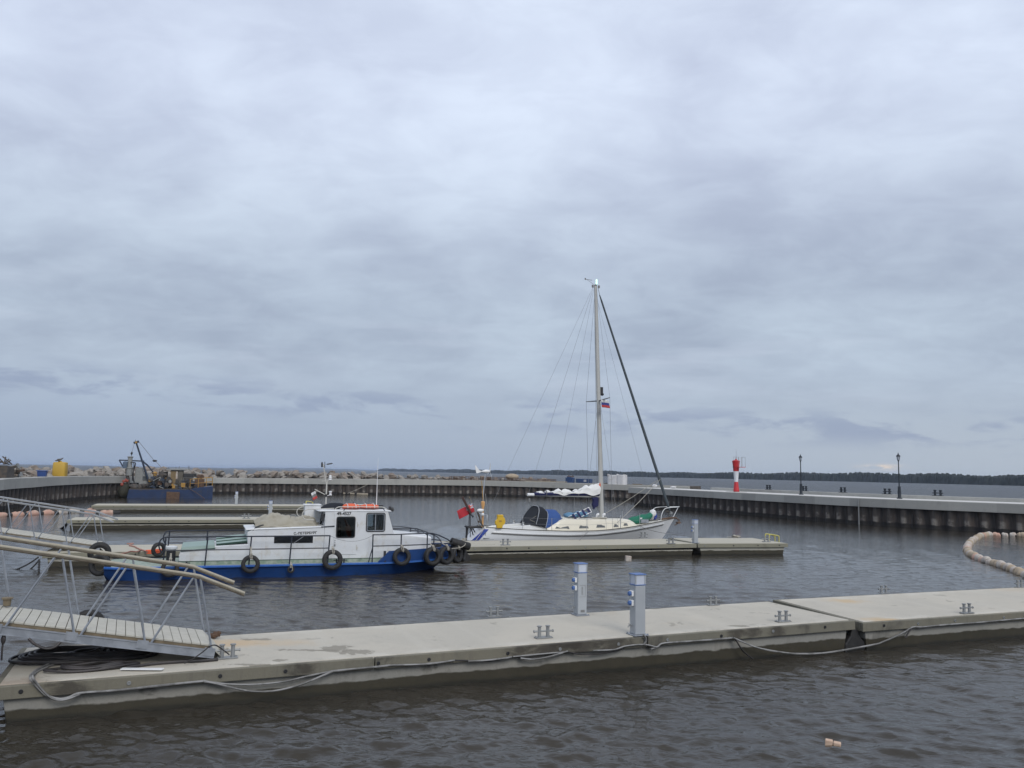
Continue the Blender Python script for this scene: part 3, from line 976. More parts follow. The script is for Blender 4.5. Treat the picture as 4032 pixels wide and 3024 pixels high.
# ---- far wooded shore and hills
rnd = random.Random(12)
g = G()
shore = []
for x, dist in ((1480, 3900), (1560, 3500), (1750, 2950), (2100, 2200), (2600, 1600), (3250, 1280), (4032, 980), (4700, 820), (5400, 700)):
    r = ray(x, 1860 + 0.018 * (x - 2016))
    shore.append(Vector((r.x, r.y, 0)).normalized() * dist)
shp = resample(smoothpath(shore, 8), 3.0)
k = 0
for i in range(len(shp) - 1):
    a, b = shp[i], shp[i + 1]
    t = (b - a).normalized()
    nrm = Vector((-t.y, t.x, 0))
    if nrm.dot(a) < 0:
        nrm = -nrm
    rise = min(1.0, i / 30)
    for row in range(2):
        p = a + t * rnd.uniform(-1.5, 1.5) + nrm * (row * 9 + rnd.uniform(0, 6))
        h = (11.0 + 1.2 * sin(i * 0.021) + 0.9 * sin(i * 0.13)) * rise * rnd.choice((0.96, 0.98, 1.0, 1.01, 1.03, 1.06))
        wdt = rnd.uniform(1.8, 3.4)
        if row == 0:
            h *= 0.92
        n5 = 5
        ph = rnd.uniform(0, 6)
        ring = [(wdt * 1.25, -0.3), (wdt * 1.1, h * 0.4), (wdt * 0.85, h * 0.80), (wdt * 0.35, h)]
        vs, fs = [], []
        for r_, hh in ring:
            for q in range(n5):
                an = ph + 2 * pi * q / n5
                rr_ = r_ * rnd.uniform(0.75, 1.25)
                vs.append(p + Vector((rr_ * cos(an), rr_ * sin(an), hh)))
        for lv in range(3):
            for q in range(n5):
                fs.append((lv * n5 + q, lv * n5 + (q + 1) % n5, (lv + 1) * n5 + (q + 1) % n5, (lv + 1) * n5 + q))
        g.add(vs, fs)
# solid dark mass of trunks and undergrowth behind the first rows
rows = []
for i in range(0, len(shp), 4):
    a = shp[i]
    b = a + a.normalized() * 14
    rise = min(1.0, i / 30)
    rows.append([a + Vector((0, 0, -0.5)), a + a.normalized() * 5 + Vector((0, 0, 8.2 * rise)), b + Vector((0, 0, 9.2 * rise)), b + a.normalized() * 40 + Vector((0, 0, -0.5))])
g.grid(rows, flip=True)
o = obj('distant_forest', g, MT['forest'])
tag(o, 'dark band of conifer forest along the far shore of the lake', 'forest')
struct(o, 'stuff')
g = G()
rows = []
for i in range(41):
    x = 900 + i * 16
    r = ray(x, 1843)
    p = Vector((r.x, r.y, 0)).normalized() * 8200
    hh = 13.5 * sin(pi * i / 40) ** 0.7 * (0.85 + 0.15 * sin(i * 0.9)) + 0.3
    q = p.normalized() * 500
    rows.append([p + Vector((0, 0, -1)), p + q * 0.5 + Vector((0, 0, hh)), p + q + Vector((0, 0, -1))])
g.grid(rows, flip=True)
struct(obj('hills', g, MT['hills']))


# ------------------------------------------------------------------ floating docks
def pontoon(frame_ang, origin, L, Wd, z, label, near=True, gap=0.0, slab=0.215, bolts=True, roll=0.0, pitch=0.0, joints=(), bolt_step=1.33, group='concrete pontoons of the floating docks'):
    t = thing('concrete_pontoon', label, 'pontoon', origin, (roll, pitch, frame_ang), group)
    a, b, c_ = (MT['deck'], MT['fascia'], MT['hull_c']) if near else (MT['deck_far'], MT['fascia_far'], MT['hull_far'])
    # walking slab sits inside an edge beam
    g = G()
    g.box(0.10, L - 0.10, 0.10, Wd - 0.10, z - slab + 0.02, z)
    obj('deck_slab', g, a, t, bevel=0.008)
    cuts = [0.0] + list(joints) + [L]
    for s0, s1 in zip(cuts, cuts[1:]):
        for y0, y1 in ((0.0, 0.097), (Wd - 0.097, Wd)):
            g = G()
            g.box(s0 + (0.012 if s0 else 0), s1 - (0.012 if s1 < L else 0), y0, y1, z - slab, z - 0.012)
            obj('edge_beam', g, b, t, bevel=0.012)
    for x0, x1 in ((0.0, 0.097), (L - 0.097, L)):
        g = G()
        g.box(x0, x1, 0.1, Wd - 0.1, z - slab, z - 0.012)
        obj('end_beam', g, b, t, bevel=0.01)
    g = G()
    zt = z - slab - gap
    g.hexa([(0.35, 0.16, -0.7), (L - 0.35, 0.16, -0.7), (L - 0.35, Wd - 0.16, -0.7), (0.35, Wd - 0.16, -0.7),
            (0.16, 0.10, zt), (L - 0.16, 0.10, zt), (L - 0.16, Wd - 0.10, zt), (0.16, Wd - 0.10, zt)])
    obj('float', g, c_, t, bevel=0.02)
    if gap:  # black block and ribs fill the gap, its shade put in as colour
        g = G()
        g.box(0.3, L - 0.3, 0.30, Wd - 0.3, zt, z - slab)
        n_ = int(L / 1.6)
        for i in range(n_):
            x = 0.6 + i * (L - 1.2) / max(n_ - 1, 1)
            g.box(x - 0.03, x + 0.03, 0.12, 0.30, zt, z - slab)
        obj('dark_gap_block', g, MT['black'], t)
    if bolts:
        rb = random.Random(int(L * 10))
        x = 0.5
        while x < L - 0.3:
            g = G()
            xx = x + rb.uniform(-0.25, 0.25)
            g.lathe([(0.034, 0.0), (0.034, -0.012), (0.022, -0.014), (0.020, -0.004), (0, -0.004)], (xx, -0.001, z - slab * 0.5 + rb.uniform(-0.01, 0.01)), 10, 'y')
            obj('bolt', g, MT['galv_dull'] if rb.random() < 0.5 else MT['black'], t)
            x += bolt_step
    return t


A0 = PFL - FA.u * 0.12
LA = sA(3363, 2441) + 0.12
dockA = pontoon(FA.a, Vector((A0.x, A0.y, 0.584 - 0.74)), LA, 3.05, 0.74, 'nearest concrete pontoon with two grey power pedestals and the foot of the big gangway', joints=(sA(1474, 2585) + 0.12, sA(2545, 2503) + 0.12), pitch=-0.0073)
a2a, a2b = at(3396, 2451, 0.66), at(4032, 2408, 0.66)
angA2 = atan2(a2b.y - a2a.y, a2b.x - a2a.x)
rollA2 = atan(0.075 / 3)
dockA2 = pontoon(angA2, Vector((a2a.x, a2a.y, -0.08)), 17.0, 3.15, 0.74, 'pontoon joined to the right end of the nearest one, slightly lower, leaving the frame', roll=rollA2)
B0 = FB.w(-5.8, 36.7)
pontoon(FB.a, B0, 16.95, 3.2, 0.60, 'middle dock pontoon behind the blue and white workboat', near=False, slab=0.21)
pontoon(FB.a, FB.w(11.2, 36.7), 12.25, 3.2, 0.60, 'middle dock pontoon alongside the white sailing yacht, dark slot under its deck', near=False, slab=0.21, gap=0.10)
b3 = at(2748, 2140, 0.6)
b3e = at(3103, 2139, 0.6)
pontoon(atan2(b3e.y - b3.y, b3e.x - b3.x), Vector((b3.x, b3.y, 0)), (b3e - b3).length, 3.5, 0.60, 'end pontoon of the middle dock with a yellow ladder rail', near=False, slab=0.21)
pontoon(FB.a, FB.w(-8.0, 58.1), 14.5, 3.2, 0.60, 'third dock pontoon beyond the workboat, its right end hidden behind the cabin', near=False, slab=0.21, gap=0.09)
pontoon(FB.a, FB.w(-9.1, 79.1), 18.3, 3.6, 0.60, 'farthest dock pontoon lying in front of the dredging barge', near=False, slab=0.21, gap=0.0)

# rubber hinges between pontoons
for nm, p, lab, r_, zz, ang in (('pontoon_hinge', (PFL + FA.u * (LA - 0.05) + FA.v * 0.45), 'black rubber hinge block in the gap between the two nearest pontoons', 0.26, 0.18, FA.a),
                                ('pontoon_hinge', FB.w(11.17, 36.95), 'black rubber hinge block beside the workboat bow on the middle dock', 0.26, 0.14, FB.a)):
    t = thing(nm, lab, 'hinge', (p.x, p.y, 0), ang, 'hinges between pontoons')
    g = G()
    g.prism([(-0.30, -0.3), (0.30, -0.3), (0.30, 0.16), (0.13, 0.34), (0.085, 0.50), (-0.085, 0.50), (-0.13, 0.34), (-0.30, 0.16)], 'y', -0.36, 2.2)
    obj('rubber_block', g, MT['rubber'], t, bevel=0.03)


# ---- mooring cleats: two small posts on a plate with a cross bar
def make_cleat(m1):
    t = thing('mooring_cleat', '', 'cleat')
    g = G()
    g.box(-0.165, 0.165, -0.07, 0.07, 0.0, 0.022)
    for x in (-0.14, 0.14):
        for y in (-0.045, 0.045):
            g.lathe([(0.012, 0.022), (0.012, 0.034), (0, 0.034)], (x, y, 0), 6)
    obj('base_plate', g, m1, t, bevel=0.004)
    for s_ in (-1, 1):
        g = G()
        g.lathe([(0.036, 0.022), (0.033, 0.05), (0.031, 0.20), (0.046, 0.208), (0.046, 0.224), (0, 0.226)], (s_ * 0.085, 0, 0), 12)
        obj('post', g, m1, t, smooth=35)
    g = G()
    g.tube([(-0.19, 0, 0.125), (0.19, 0, 0.125)], 0.017, 8)
    g.lathe([(0, -0.205), (0.026, -0.2), (0.026, -0.185), (0, -0.18)], (0, 0, 0.125), 8, 'x')
    g.lathe([(0, 0.18), (0.026, 0.185), (0.026, 0.2), (0, 0.205)], (0, 0, 0.125), 8, 'x')
    obj('cross_bar', g, m1, t, smooth=40)
    return t


cleat0 = make_cleat(MT['galv_dull'])
CL = [(894, 2592, .742, FA.a, 1.1, 'weathered cleat at the foot of the big gangway, tangled with black cable'),
      (1945, 2428, .742, FA.a, 1, 'double-post cleat on the back edge of the nearest pontoon, left of the pedestals'),
      (2140, 2512, .742, FA.a, 1.1, 'double-post cleat on the front edge of the nearest pontoon, left of the pedestals'),
      (2808, 2383, .742, FA.a, 1, 'double-post cleat on the back edge of the nearest pontoon, right of the pedestals'),
      (3083, 2448, .742, FA.a, 1.1, 'double-post cleat on the front edge beside the pontoon joint'),
      (3480, 2336, .735, angA2, 1, 'cleat on the back edge of the right pontoon nearest the joint'),
      (3807, 2415, .672, angA2, 1.1, 'cleat on the front edge of the right pontoon'),
      (4015, 2313, .735, angA2, 1, 'cleat on the back edge of the right pontoon at the edge of the picture'),
      (1990, 2147, .602, FB.a, 1.35, 'cleat on the near edge of the middle dock below the yacht stern'),
      (2642, 2141, .602, FB.a, 1.3, 'cleat on the near edge of the middle dock left of its pedestal'),
      (1918, 2120, .602, FB.a, 1.3, 'cleat on the far edge of the middle dock under the yacht stern'),
      (2533, 2117, .602, FB.a, 1.3, 'cleat on the far edge of the middle dock under the yacht bow'),
      (3018, 2134, .602, FB.a, 1.35, 'cleat beside the yellow ladder rail on the dock end'),
      (970, 2042, .602, FB.a, 1.5, 'cleat on the third dock left of its pedestal')]
for i, (x, y, z, a, s_, lab) in enumerate(CL):
    o = cleat0 if i == 0 else copy_tree(cleat0)
    o.location = atA(x, y, 0.002) if z == .742 else at(x, y, z)
    o.rotation_euler = (0, 0, a)
    o.scale = (s_, s_, s_)
    tag(o, lab, 'cleat', 'mooring cleats')


# ---- power pedestals
def make_pedestal():
    t = thing('power_pedestal', '', 'pedestal')
    h = 0.115
    g = G()
    g.box(-0.165, 0.165, -0.165, 0.165, 0, 0.02)
    for x in (-0.145, 0.145):
        for y in (-0.145, 0.145):
            g.lathe([(0.014, 0.02), (0.014, 0.04), (0, 0.04)], (x, y, 0), 6)
    obj('base_plate', g, MT['galv'], t, bevel=0.004)
    g = G()
    g.box(-h, h, -h, h, 0.02, 0.965)
    obj('column', g, MT['ped'], t, bevel=0.018)
    g = G()
    g.box(-h - 0.006, h + 0.006, -h - 0.006, h + 0.006, 0.965, 0.98)
    obj('trim_band', g, MT['blue'], t)
    g = G()
    g.box(-0.107, 0.107, -0.107, 0.107, 0.98, 1.17)
    obj('lamp_panel', g, MT['pedlamp'], t)
    for x in (-1, 1):
        for y in (-1, 1):
            g = G()
            cx, cy = x * 0.105, y * 0.105
            g.box(cx - 0.012, cx + 0.012, cy - 0.012, cy + 0.012, 0.981, 1.1695)
            obj('corner_trim', g, MT['ped'], t)
    g = G()
    q = 0.132
    g.hexa([(-q, -q, 1.170), (q, -q, 1.170), (q, q, 1.170), (-q, q, 1.170), (-q + .006, -q + .006, 1.184), (q - .006, -q + .006, 1.184), (q - .006, q - .006, 1.184), (-q + .006, q - .006, 1.184)])
    obj('cap', g, MT['blue'], t)
    for z in (0.62, 0.80):
        g = G()
        g.box(-h - 0.045, -h + 0.001, -0.055, 0.055, z - 0.055, z + 0.055)
        so_ = obj('socket', g, MT['white'], t, bevel=0.008)
        g = G()
        g.lathe([(0.045, -h - 0.046), (0.045, -h - 0.085), (0.034, -h - 0.095), (0, -h - 0.095)], (0, 0, z), 14, 'x')
        obj('socket_lid', g, MT['blue'], so_, smooth=40)
    g = G()
    g.box(h - 0.001, h + 0.03, -0.04, 0.04, 0.62, 0.72)
    obj('switch_box', g, MT['white'], t, bevel=0.006)
    g = G()
    g.tube([(-h, 0.02, 0.18), (-h - 0.07, 0.02, 0.18), (-h - 0.09, 0.02, 0.15)], 0.012)
    g.tube([(-h - 0.05, -0.02, 0.205), (-h - 0.05, 0.07, 0.205)], 0.008)
    obj('water_tap', g, MT['galv_dull'], t)
    return t


ped0 = make_pedestal()
PD = [(2284, 2421, .742, FA.a, 1.025, 'grey power pedestal with embossed nameplate on the back edge of the nearest pontoon'),
      (2510, 2499, .742, FA.a, 1.065, 'grey power pedestal on the front edge of the nearest pontoon, cable running down'),
      (2737, 2138, .602, FB.a, 1.0, 'grey power pedestal at the yacht bow on the middle dock'),
      (1063, 2040, .602, FB.a, 1.0, 'grey power pedestal on the third dock behind the tarpaulin'),
      (930, 1986, .602, FB.a, 1.0, 'grey power pedestal on the farthest dock')]
for i, (x, y, z, a, s_, lab) in enumerate(PD):
    o = ped0 if i == 0 else copy_tree(ped0)
    o.location = atA(x, y, 0.002) if z == .742 else at(x, y, z)
    o.rotation_euler = (0, 0, a)
    o.scale = (s_,) * 3
    tag(o, lab, 'pedestal', 'power pedestals')
g = G()
for a, b, c_, d_ in ((-0.075, 0.075, 0.42, 0.43), (-0.075, 0.075, 0.68, 0.69), (0.065, 0.075, 0.43, 0.68)):
    g.box(a, b, -0.1175, -0.1145, c_, d_)
npl = obj('nameplate', g, MT['galv_dull'], ped0)
o = obj('lettering', text_mesh('lettering', 'MOSET', 0.062, MT['galv_dull'], 0.002), None, npl)
o.rotation_euler = (pi / 2, pi / 2, 0)
o.location = (-0.01, -0.1155, 0.555)
g = G()
g.box(-0.045, 0.06, -0.1175, -0.114, 0.075, 0.13)
obj('rating_plate', g, MT['grey'], ped0)


# ------------------------------------------------------------------ gangways
def gangway(ang, slope, origin, label, L=9.0, step=1.06, lean=0.46, hgt=1.21, wid=1.5, timber_rail=True, base=None):
    t = thing('gangway', label, 'gangway', origin, (0, slope, ang), 'aluminium gangways')
    for y in (0.0, wid):
        g = G()
        g.box(-L, 0.06, y - 0.03, y + 0.03, -0.085, 0.03)
        g.box(-L, 0.06, y - 0.045, y + 0.045, 0.03, 0.04)
        g.box(-L, 0.06, y - 0.045, y + 0.045, -0.095, -0.085)
        n_ = int(L / step)
        for k_ in range(n_):
            for e in (0.0, 0.1):
                g.lathe([(0.018, -0.031), (0.018, -0.04), (0, -0.042)], (-k_ * step - 0.02 - e, y, -0.03), 8, 'y')
        for k_ in range(n_):
            g.box(-k_ * step - 0.13, -k_ * step + 0.05, y - 0.05, y - 0.031, -0.06, 0.075)
        obj('side_beam', g, MT['galv'], t)
        g = G()
        q = [(-L, y, hgt), (-0.62, y, hgt), (-0.50, y, hgt - 0.005), (-0.40, y, hgt - 0.03), (0.32, y, hgt - 0.19)]
        g.tube(q, 0.026 if timber_rail else 0.02, 10)
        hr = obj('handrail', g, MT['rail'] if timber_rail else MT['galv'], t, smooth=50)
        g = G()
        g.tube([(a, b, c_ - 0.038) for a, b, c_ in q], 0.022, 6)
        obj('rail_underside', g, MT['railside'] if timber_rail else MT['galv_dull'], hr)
        for k_ in range(n_):
            x = -k_ * step
            g = G()
            g.tube([(x, y, 0.03), (x - lean, y, hgt - 0.05)], 0.021, 6)
            obj('post', g, MT['galv'], t)
            if k_ < n_ - 1:
                g = G()
                g.tube([(x - step + 0.09, y, 0.03), (x - lean - 0.12, y, hgt - 0.05)], 0.020, 6)
                obj('brace', g, MT['galv'], t)
    g = G()
    x, pw = -0.05, 0.155
    rp_ = random.Random(2)
    while x > -L:
        dz_ = rp_.uniform(-0.002, 0.002)
        g.box(x - pw + 0.010, x, 0.075, wid - 0.075, 0.085 + dz_, 0.115 + dz_)
        x -= pw
    g.hexa([(-0.046, 0.075, 0.08), (0.22, 0.075, -0.09), (0.22, wid - 0.075, -0.09), (-0.046, wid - 0.075, 0.08),
            (-0.046, 0.075, 0.105), (0.22, 0.075, -0.075), (0.22, wid - 0.075, -0.075), (-0.046, wid - 0.075, 0.105)])
    obj('planking', g, MT['plank'], t, bevel=0.004)
    g = G()
    for y in (0.09, wid / 2, wid - 0.13):
        g.box(-L, -0.06, y, y + 0.05, -0.03, 0.084)
    obj('joist', g, MT['brownwood'], t)
    return t


slA = atan(0.187)
pA = atA(832, 2568, 0.15)
gangA = gangway(radians(24.8), slA, pA, 'big galvanised truss gangway with wooden handrails landing on the nearest pontoon', step=1.108, lean=0.48, hgt=1.265, wid=1.57)
slB = atan(0.164)
pB = FB.w(-3.92, 37.2)
gangB = gangway(FB.a, slB, (pB.x, pB.y, 0.70), 'smaller grey truss gangway sloping down to the middle dock', step=1.15, hgt=1.30, wid=1.8, timber_rail=False, L=13)
for o_, lab in ((gangA, 'roller'), (gangB, 'roller')):
    g = G()
    g.lathe([(0.06, 0.1), (0.06, 1.4)], (0.02, 0, -0.1), 14, 'y')
    obj(lab, g, MT['galv_dull'], o_)


# ------------------------------------------------------------------ tyres
def tyre_mesh(R, r, wd, seg=36):
    """tyre standing in its xz plane, axis along y"""
    g = G()
    h = wd / 2
    prof = [(r, -h * 0.55), (r + (R - r) * 0.12, -h * 0.85), (r + (R - r) * 0.45, -h), (R - (R - r) * 0.22, -h * 0.93), (R - (R - r) * 0.05, -h * 0.72), (R, -h * 0.45),
            (R, h * 0.45), (R - (R - r) * 0.05, h * 0.72), (R - (R - r) * 0.22, h * 0.93), (r + (R - r) * 0.45, h), (r + (R - r) * 0.12, h * 0.85), (r, h * 0.55),
            (r + (R - r) * 0.3, h * 0.5), (r + (R - r) * 0.5, 0), (r + (R - r) * 0.3, -h * 0.5)]
    g.lathe(prof, (0, 0, 0), seg, 'y', closed=True)
    return g


def tyre(loc, R, wd, label, rot=0.0, tilt=0.0, rope=None, inner=0.56, group='tyre fenders'):
    t = thing('tyre', label, 'tyre', loc, (tilt, 0, rot), group)
    obj('casing', tyre_mesh(R, R * inner, wd), MT['rubber'], t, smooth=38)
    g = G()
    for k_ in range(3):
        a = -0.45 + 0.45 * k_
        g.lathe([(R - 0.004, -0.006), (R + 0.004, -0.006), (R + 0.004, 0.006), (R - 0.004, 0.006)], (0, a * wd * 0.55, 0), 36, 'y', closed=True)
    obj('tread_rib', g, MT['rubber'], t)
    if rope:
        g = G()
        rr = R * inner
        for e in (-0.016, 0.016):
            g.tube(smoothpath([(e, wd * 0.2, rr + 0.01), (e, -wd * 0.56, rr + 0.02), (e * 2, -wd * 0.56, R - 0.03), (e * 1.4, -wd * 0.3, R + 0.03), (e, rope[1] * 0.5, R + rope[0] * 0.6), (e, rope[1], R + rope[0])], 4), 0.013, 6)
        g.blob((0, -wd * 0.3, R + 0.035), 0.05, 0.04, 0.045, 8, 6, 0.25, 4)
        g.tube(smoothpath([(0.03, -wd * 0.6, R), (0.05, -wd * 0.62, R - 0.1), (0.03, -wd * 0.6, R - 0.17)], 4), 0.011, 6)
        obj('rope', g, MT['rope'], t)
    return t


# ------------------------------------------------------------------ workboat (x forward, y to port, origin at stern on the waterline)
def workboat():
    o0 = FB.w(-3.2, 33.85)
    t = thing('workboat', 'blue hulled workboat with white cabin and wheelhouse moored at the middle dock', 'boat', (o0.x, o0.y, 0), FB.a)
    BM = 1.66

    def hb(x):                           # half breadth at the rubbing strake
        if x < 0.6:
            return BM - 0.25 * (1 - x / 0.6) ** 2
        if x < 9.6:
            return BM
        q = (x - 9.6) / 3.6
        return BM * max(0.0, (1 - q ** 2.1)) ** 0.62 if q < 1 else 0.02
    xs = [0, 0.15, 0.4, 0.8, 1.6, 3, 5, 7, 8.6, 9.6, 10.3, 10.9, 11.5, 12.0, 12.4, 12.75, 13.0, 13.15, 13.2]
    # lower hull, flaring from the waterline to the strake
    g = G()
    rows = []
    for x in xs:
        b = hb(x)
        qq = max(0, (x - 9.0) / 4.2)
        inn = 0.10 + 0.55 * qq ** 1.6
        back = 1.25 * qq ** 1.5
        up = 0.12 * qq ** 2
        aft = 0.25 * max(0, 1 - x / 0.8)
        ring = []
        for sgn in (-1, 1):
            pr = [(-0.45, 1 - 0.35 - inn * 0.4, back * 1.25), (-0.05, 1 - inn, back), (0.2, 1 - inn * 0.62, back * 0.62), (0.44 + up, 1.0, 0)]
            if sgn > 0:
                pr = pr[::-1]
            ring += [Vector((x - bk_ + (aft if zz < 0.2 else 0), sgn * max(b * f, 0.01), zz)) for zz, f, bk_ in pr]
        rows.append(ring)
    g.grid(rows)
    g.add(rows[0], [tuple(range(8))[::-1]])
    g.add(rows[-1], [tuple(range(8))])
    obj('hull', g, MT['bhull'], t, smooth=30)
    # raised bulwark forward and low stern bulwark
    g = G()
    rows = []
    for x in [9.55, 9.75, 10.0, 10.3, 10.7, 11.1, 11.5, 12.0, 12.4, 12.75, 13.0, 13.15, 13.2]:
        b = hb(x)
        qq = max(0, (x - 9.0) / 4.2)
        z0 = 0.44 + 0.12 * qq ** 2
        top = z0 + 0.03 if x < 9.6 else min(0.90, z0 + 0.06 + (x - 9.6) * 1.05) + 0.10 * max(0, (x - 10) / 3.2)
        rows.append([Vector((x, -b, z0)), Vector((x + 0.06 * qq, -b - 0.02, top)), Vector((x - 0.02, -max(b - 0.05, 0.01), top)), Vector((x - 0.02, -max(b - 0.05, 0.01), z0))])
    g.grid(rows)
    g.grid([[Vector((p.x, -p.y, p.z)) for p in r] for r in rows], flip=True)
    g.add(rows[0], [(0, 1, 2, 3)])
    obj('bulwark', g, MT['bhull'], t, smooth=30)
    g = G()
    for sgn in (-1, 1):
        rows = []
        for x in xs:
            b = max(hb(x), 0.03)
            qq = max(0, (x - 9.0) / 4.2)
            z = 0.445 + 0.12 * qq ** 2
            rows.append([Vector((x, sgn * b, z - 0.05)), Vector((x, sgn * (b + 0.05), z - 0.035)), Vector((x, sgn * (b + 0.05), z + 0.02)), Vector((x, sgn * (b - 0.06), z + 0.035))])
        g.grid(rows, flip=sgn > 0)
    obj('rubbing_strake', g, MT['strake'], t, smooth=25)
    g = G()
    rows = []
    for x in xs:
        b = max(hb(x) - 0.04, 0.005)
        rows.append([Vector((x, -b, 0.455 + 0.1 * max(0, (x - 9) / 4.2))), Vector((x, 0, 0.47 + 0.1 * max(0, (x - 9) / 4.2))), Vector((x, b, 0.455 + 0.1 * max(0, (x - 9) / 4.2)))])
    g.grid(rows, flip=True)
    obj('deck', g, MT['bgreen'], t)
    # green toe board seen under the cabin side
    g = G()
    for sgn in (-1, 1):
        y = sgn * 1.14
        g.box(2.4, 11.85, min(y, y - sgn * 0.05), max(y, y - sgn * 0.05), 0.46, 0.575)
        obj('coaming', g, MT['bgreen'], t)
        g = G()
        g.box(2.4, 11.85, min(y - sgn * 0.004, y - sgn * 0.04), max(y - sgn * 0.004, y - sgn * 0.04), 0.5755, 0.60)
        obj('coaming_strip', g, MT['hatchedge'], t)
        g = G()

    # ---- engine casing aft with green hatches
    g = G()
    g.prism([(2.42, 0.5), (4.8, 0.5), (4.8, 1.18), (3.55, 1.12), (3.45, 1.04), (2.45, 0.96), (2.40, 0.8)], 'y', -1.12, 1.12)
    obj('engine_casing', g, MT['bwhite'], t, bevel=0.03)
    g = G()
    g.hexa([(2.45, -1.15, 0.97), (3.62, -1.15, 1.045), (3.62, 1.15, 1.045), (2.45, 1.15, 0.97), (2.47, -1.10, 1.09), (3.60, -1.10, 1.17), (3.60, 1.10, 1.17), (2.47, 1.10, 1.09)])
    hc = obj('hatch_cover', g, MT['hatch'], t, bevel=0.015)
    g = G()
    g.hexa([(2.44, -1.17, 0.95), (3.63, -1.17, 1.025), (3.63, -1.152, 1.025), (2.44, -1.152, 0.95), (2.44, -1.17, 0.985), (3.63, -1.17, 1.06), (3.63, -1.152, 1.06), (2.44, -1.152, 0.985)])
    obj('hatch_edge', g, MT['hatchedge'], hc)
    for k_, (x0, y0, zz) in enumerate(((3.66, -1.0, 1.19), (3.66, -0.45, 1.245), (3.66, 0.1, 1.30))):
        g = G()
        g.hexa([(x0, y0, zz - 0.05), (4.9, y0, zz + 0.07), (4.9, y0 + 0.52, zz + 0.1), (x0, y0 + 0.52, zz - 0.02),
                (x0, y0, zz), (4.9, y0, zz + 0.12), (4.9, y0 + 0.52, zz + 0.15), (x0, y0 + 0.52, zz + 0.03)])
        ho = obj('hatch_board', g, MT['hatch'], t, bevel=0.01)
        g = G()
        g.hexa([(x0, y0 - 0.02, zz - 0.06), (4.9, y0 - 0.02, zz + 0.06), (4.9, y0 - 0.002, zz + 0.06), (x0, y0 - 0.002, zz - 0.06),
                (x0, y0 - 0.02, zz + 0.005), (4.9, y0 - 0.02, zz + 0.125), (4.9, y0 - 0.002, zz + 0.125), (x0, y0 - 0.002, zz + 0.005)])
        obj('hatch_edge', g, MT['hatchedge'], ho)
    g = G()
    g.lathe([(0.16, 0.47), (0.16, 0.98), (0.17, 0.99), (0, 1.0)], (2.12, -0.72, 0), 14)
    obj('winch_drum', g, MT['black'], t, smooth=40)
    g = G()
    g.lathe([(0.20, 1.0), (0.215, 1.03), (0.2, 1.1), (0.1, 1.12), (0, 1.12)], (2.12, -0.72, 0), 16)
    g.box(1.95, 2.3, -0.9, -0.55, 0.46, 0.56)
    obj('winch_cover', g, MT['bwhite'], t, smooth=40)

    # ---- low cabin
    g = G()
    g.prism([(4.80, 0.47), (7.56, 0.47), (7.56, 1.80), (4.92, 1.72), (4.72, 1.62)], 'y', -1.12, 1.12)
    lc = obj('low_cabin', g, MT['bwhite'], t, bevel=0.035)
    g = G()
    g.hexa([(4.66, -1.16, 1.70), (7.54, -1.16, 1.79), (7.54, 1.16, 1.79), (4.66, 1.16, 1.70), (4.66, -1.12, 1.745), (7.54, -1.12, 1.835), (7.54, 1.12, 1.835), (4.66, 1.12, 1.745)])
    obj('cabin_roof', g, MT['bwhite'], t, bevel=0.015)
    g = G()
    g.box(5.70, 7.13, -1.132, -1.1, 1.20, 1.455)
    obj('cabin_window', g, MT['dark'], t, bevel=0.004)
    g = G()
    g.box(5.70, 7.13, 1.1, 1.132, 1.20, 1.455)
    obj('cabin_window', g, MT['dark'], t, bevel=0.004)
    g = G()
    g.box(4.745, 4.80, -0.95, -0.35, 0.62, 1.5)
    obj('cabin_door', g, MT['wrail'], t, bevel=0.01)
    o = obj('lettering', text_mesh('lettering', 'С.-ПЕТЕРБУРГ', 0.125, MT['text'], 0.002), None, t)
    o.rotation_euler = (pi / 2, 0, 0)
    o.rotation_euler = (pi / 2, -radians(2.0), 0)
    o.location = (6.84, -1.1225, 1.565)

    # ---- wheelhouse: real walls with openings
    wh = MT['bwhite']
    zb, zt_ = 0.47, 2.38
    xa, xb = 7.56, 10.0                      # aft wall, foot of the windscreen
    DW = (8.00, 8.71, 1.39, 2.18)            # opening in the door
    SW = (9.16, 9.88, 1.62, 2.32)            # side window

    def frontx(z):
        return 10.26 - (z - 1.5) * 0.30 if z > 1.5 else 10.26
    for sgn in (-1, 1):
        g = G()
        y0, y1 = (-1.12, -1.08) if sgn < 0 else (1.08, 1.12)
        ops = [SW] + ([DW] if sgn < 0 else [])
        cols = sorted({xa, 10.0} | {v for q in ops for v in q[:2]})
        zs = sorted({zb, 1.5, zt_} | {v for q in ops for v in q[2:]})
        for i in range(len(cols) - 1):
            for j in range(len(zs) - 1):
                cx, cz = (cols[i] + cols[i + 1]) / 2, (zs[j] + zs[j + 1]) / 2
                if any(q[0] < cx < q[1] and q[2] < cz < q[3] for q in ops):
                    continue
                g.box(cols[i], cols[i + 1], y0, y1, zs[j], zs[j + 1])
        g.prism([(10.0, zb), (10.26, zb), (10.26, 1.5), (frontx(zt_), zt_), (10.0, zt_)], 'y', y0, y1)
        obj('side_wall', g, wh, t)
    g = G()
    g.prism([(xa, 1.80), (xa + 0.05, 1.80), (xa + 0.17, zt_), (xa + 0.12, zt_)], 'y', -1.08, -0.55)
    g.prism([(xa, 1.80), (xa + 0.05, 1.80), (xa + 0.17, zt_), (xa + 0.12, zt_)], 'y', 0.55, 1.08)
    g.prism([(xa + 0.10, 2.25), (xa + 0.15, 2.25), (xa + 0.17, zt_), (xa + 0.12, zt_)], 'y', -0.55, 0.55)
    g.box(xa, xa + 0.05, -1.08, 1.08, zb, 1.80)
    obj('aft_wall', g, wh, t)
    g = G()
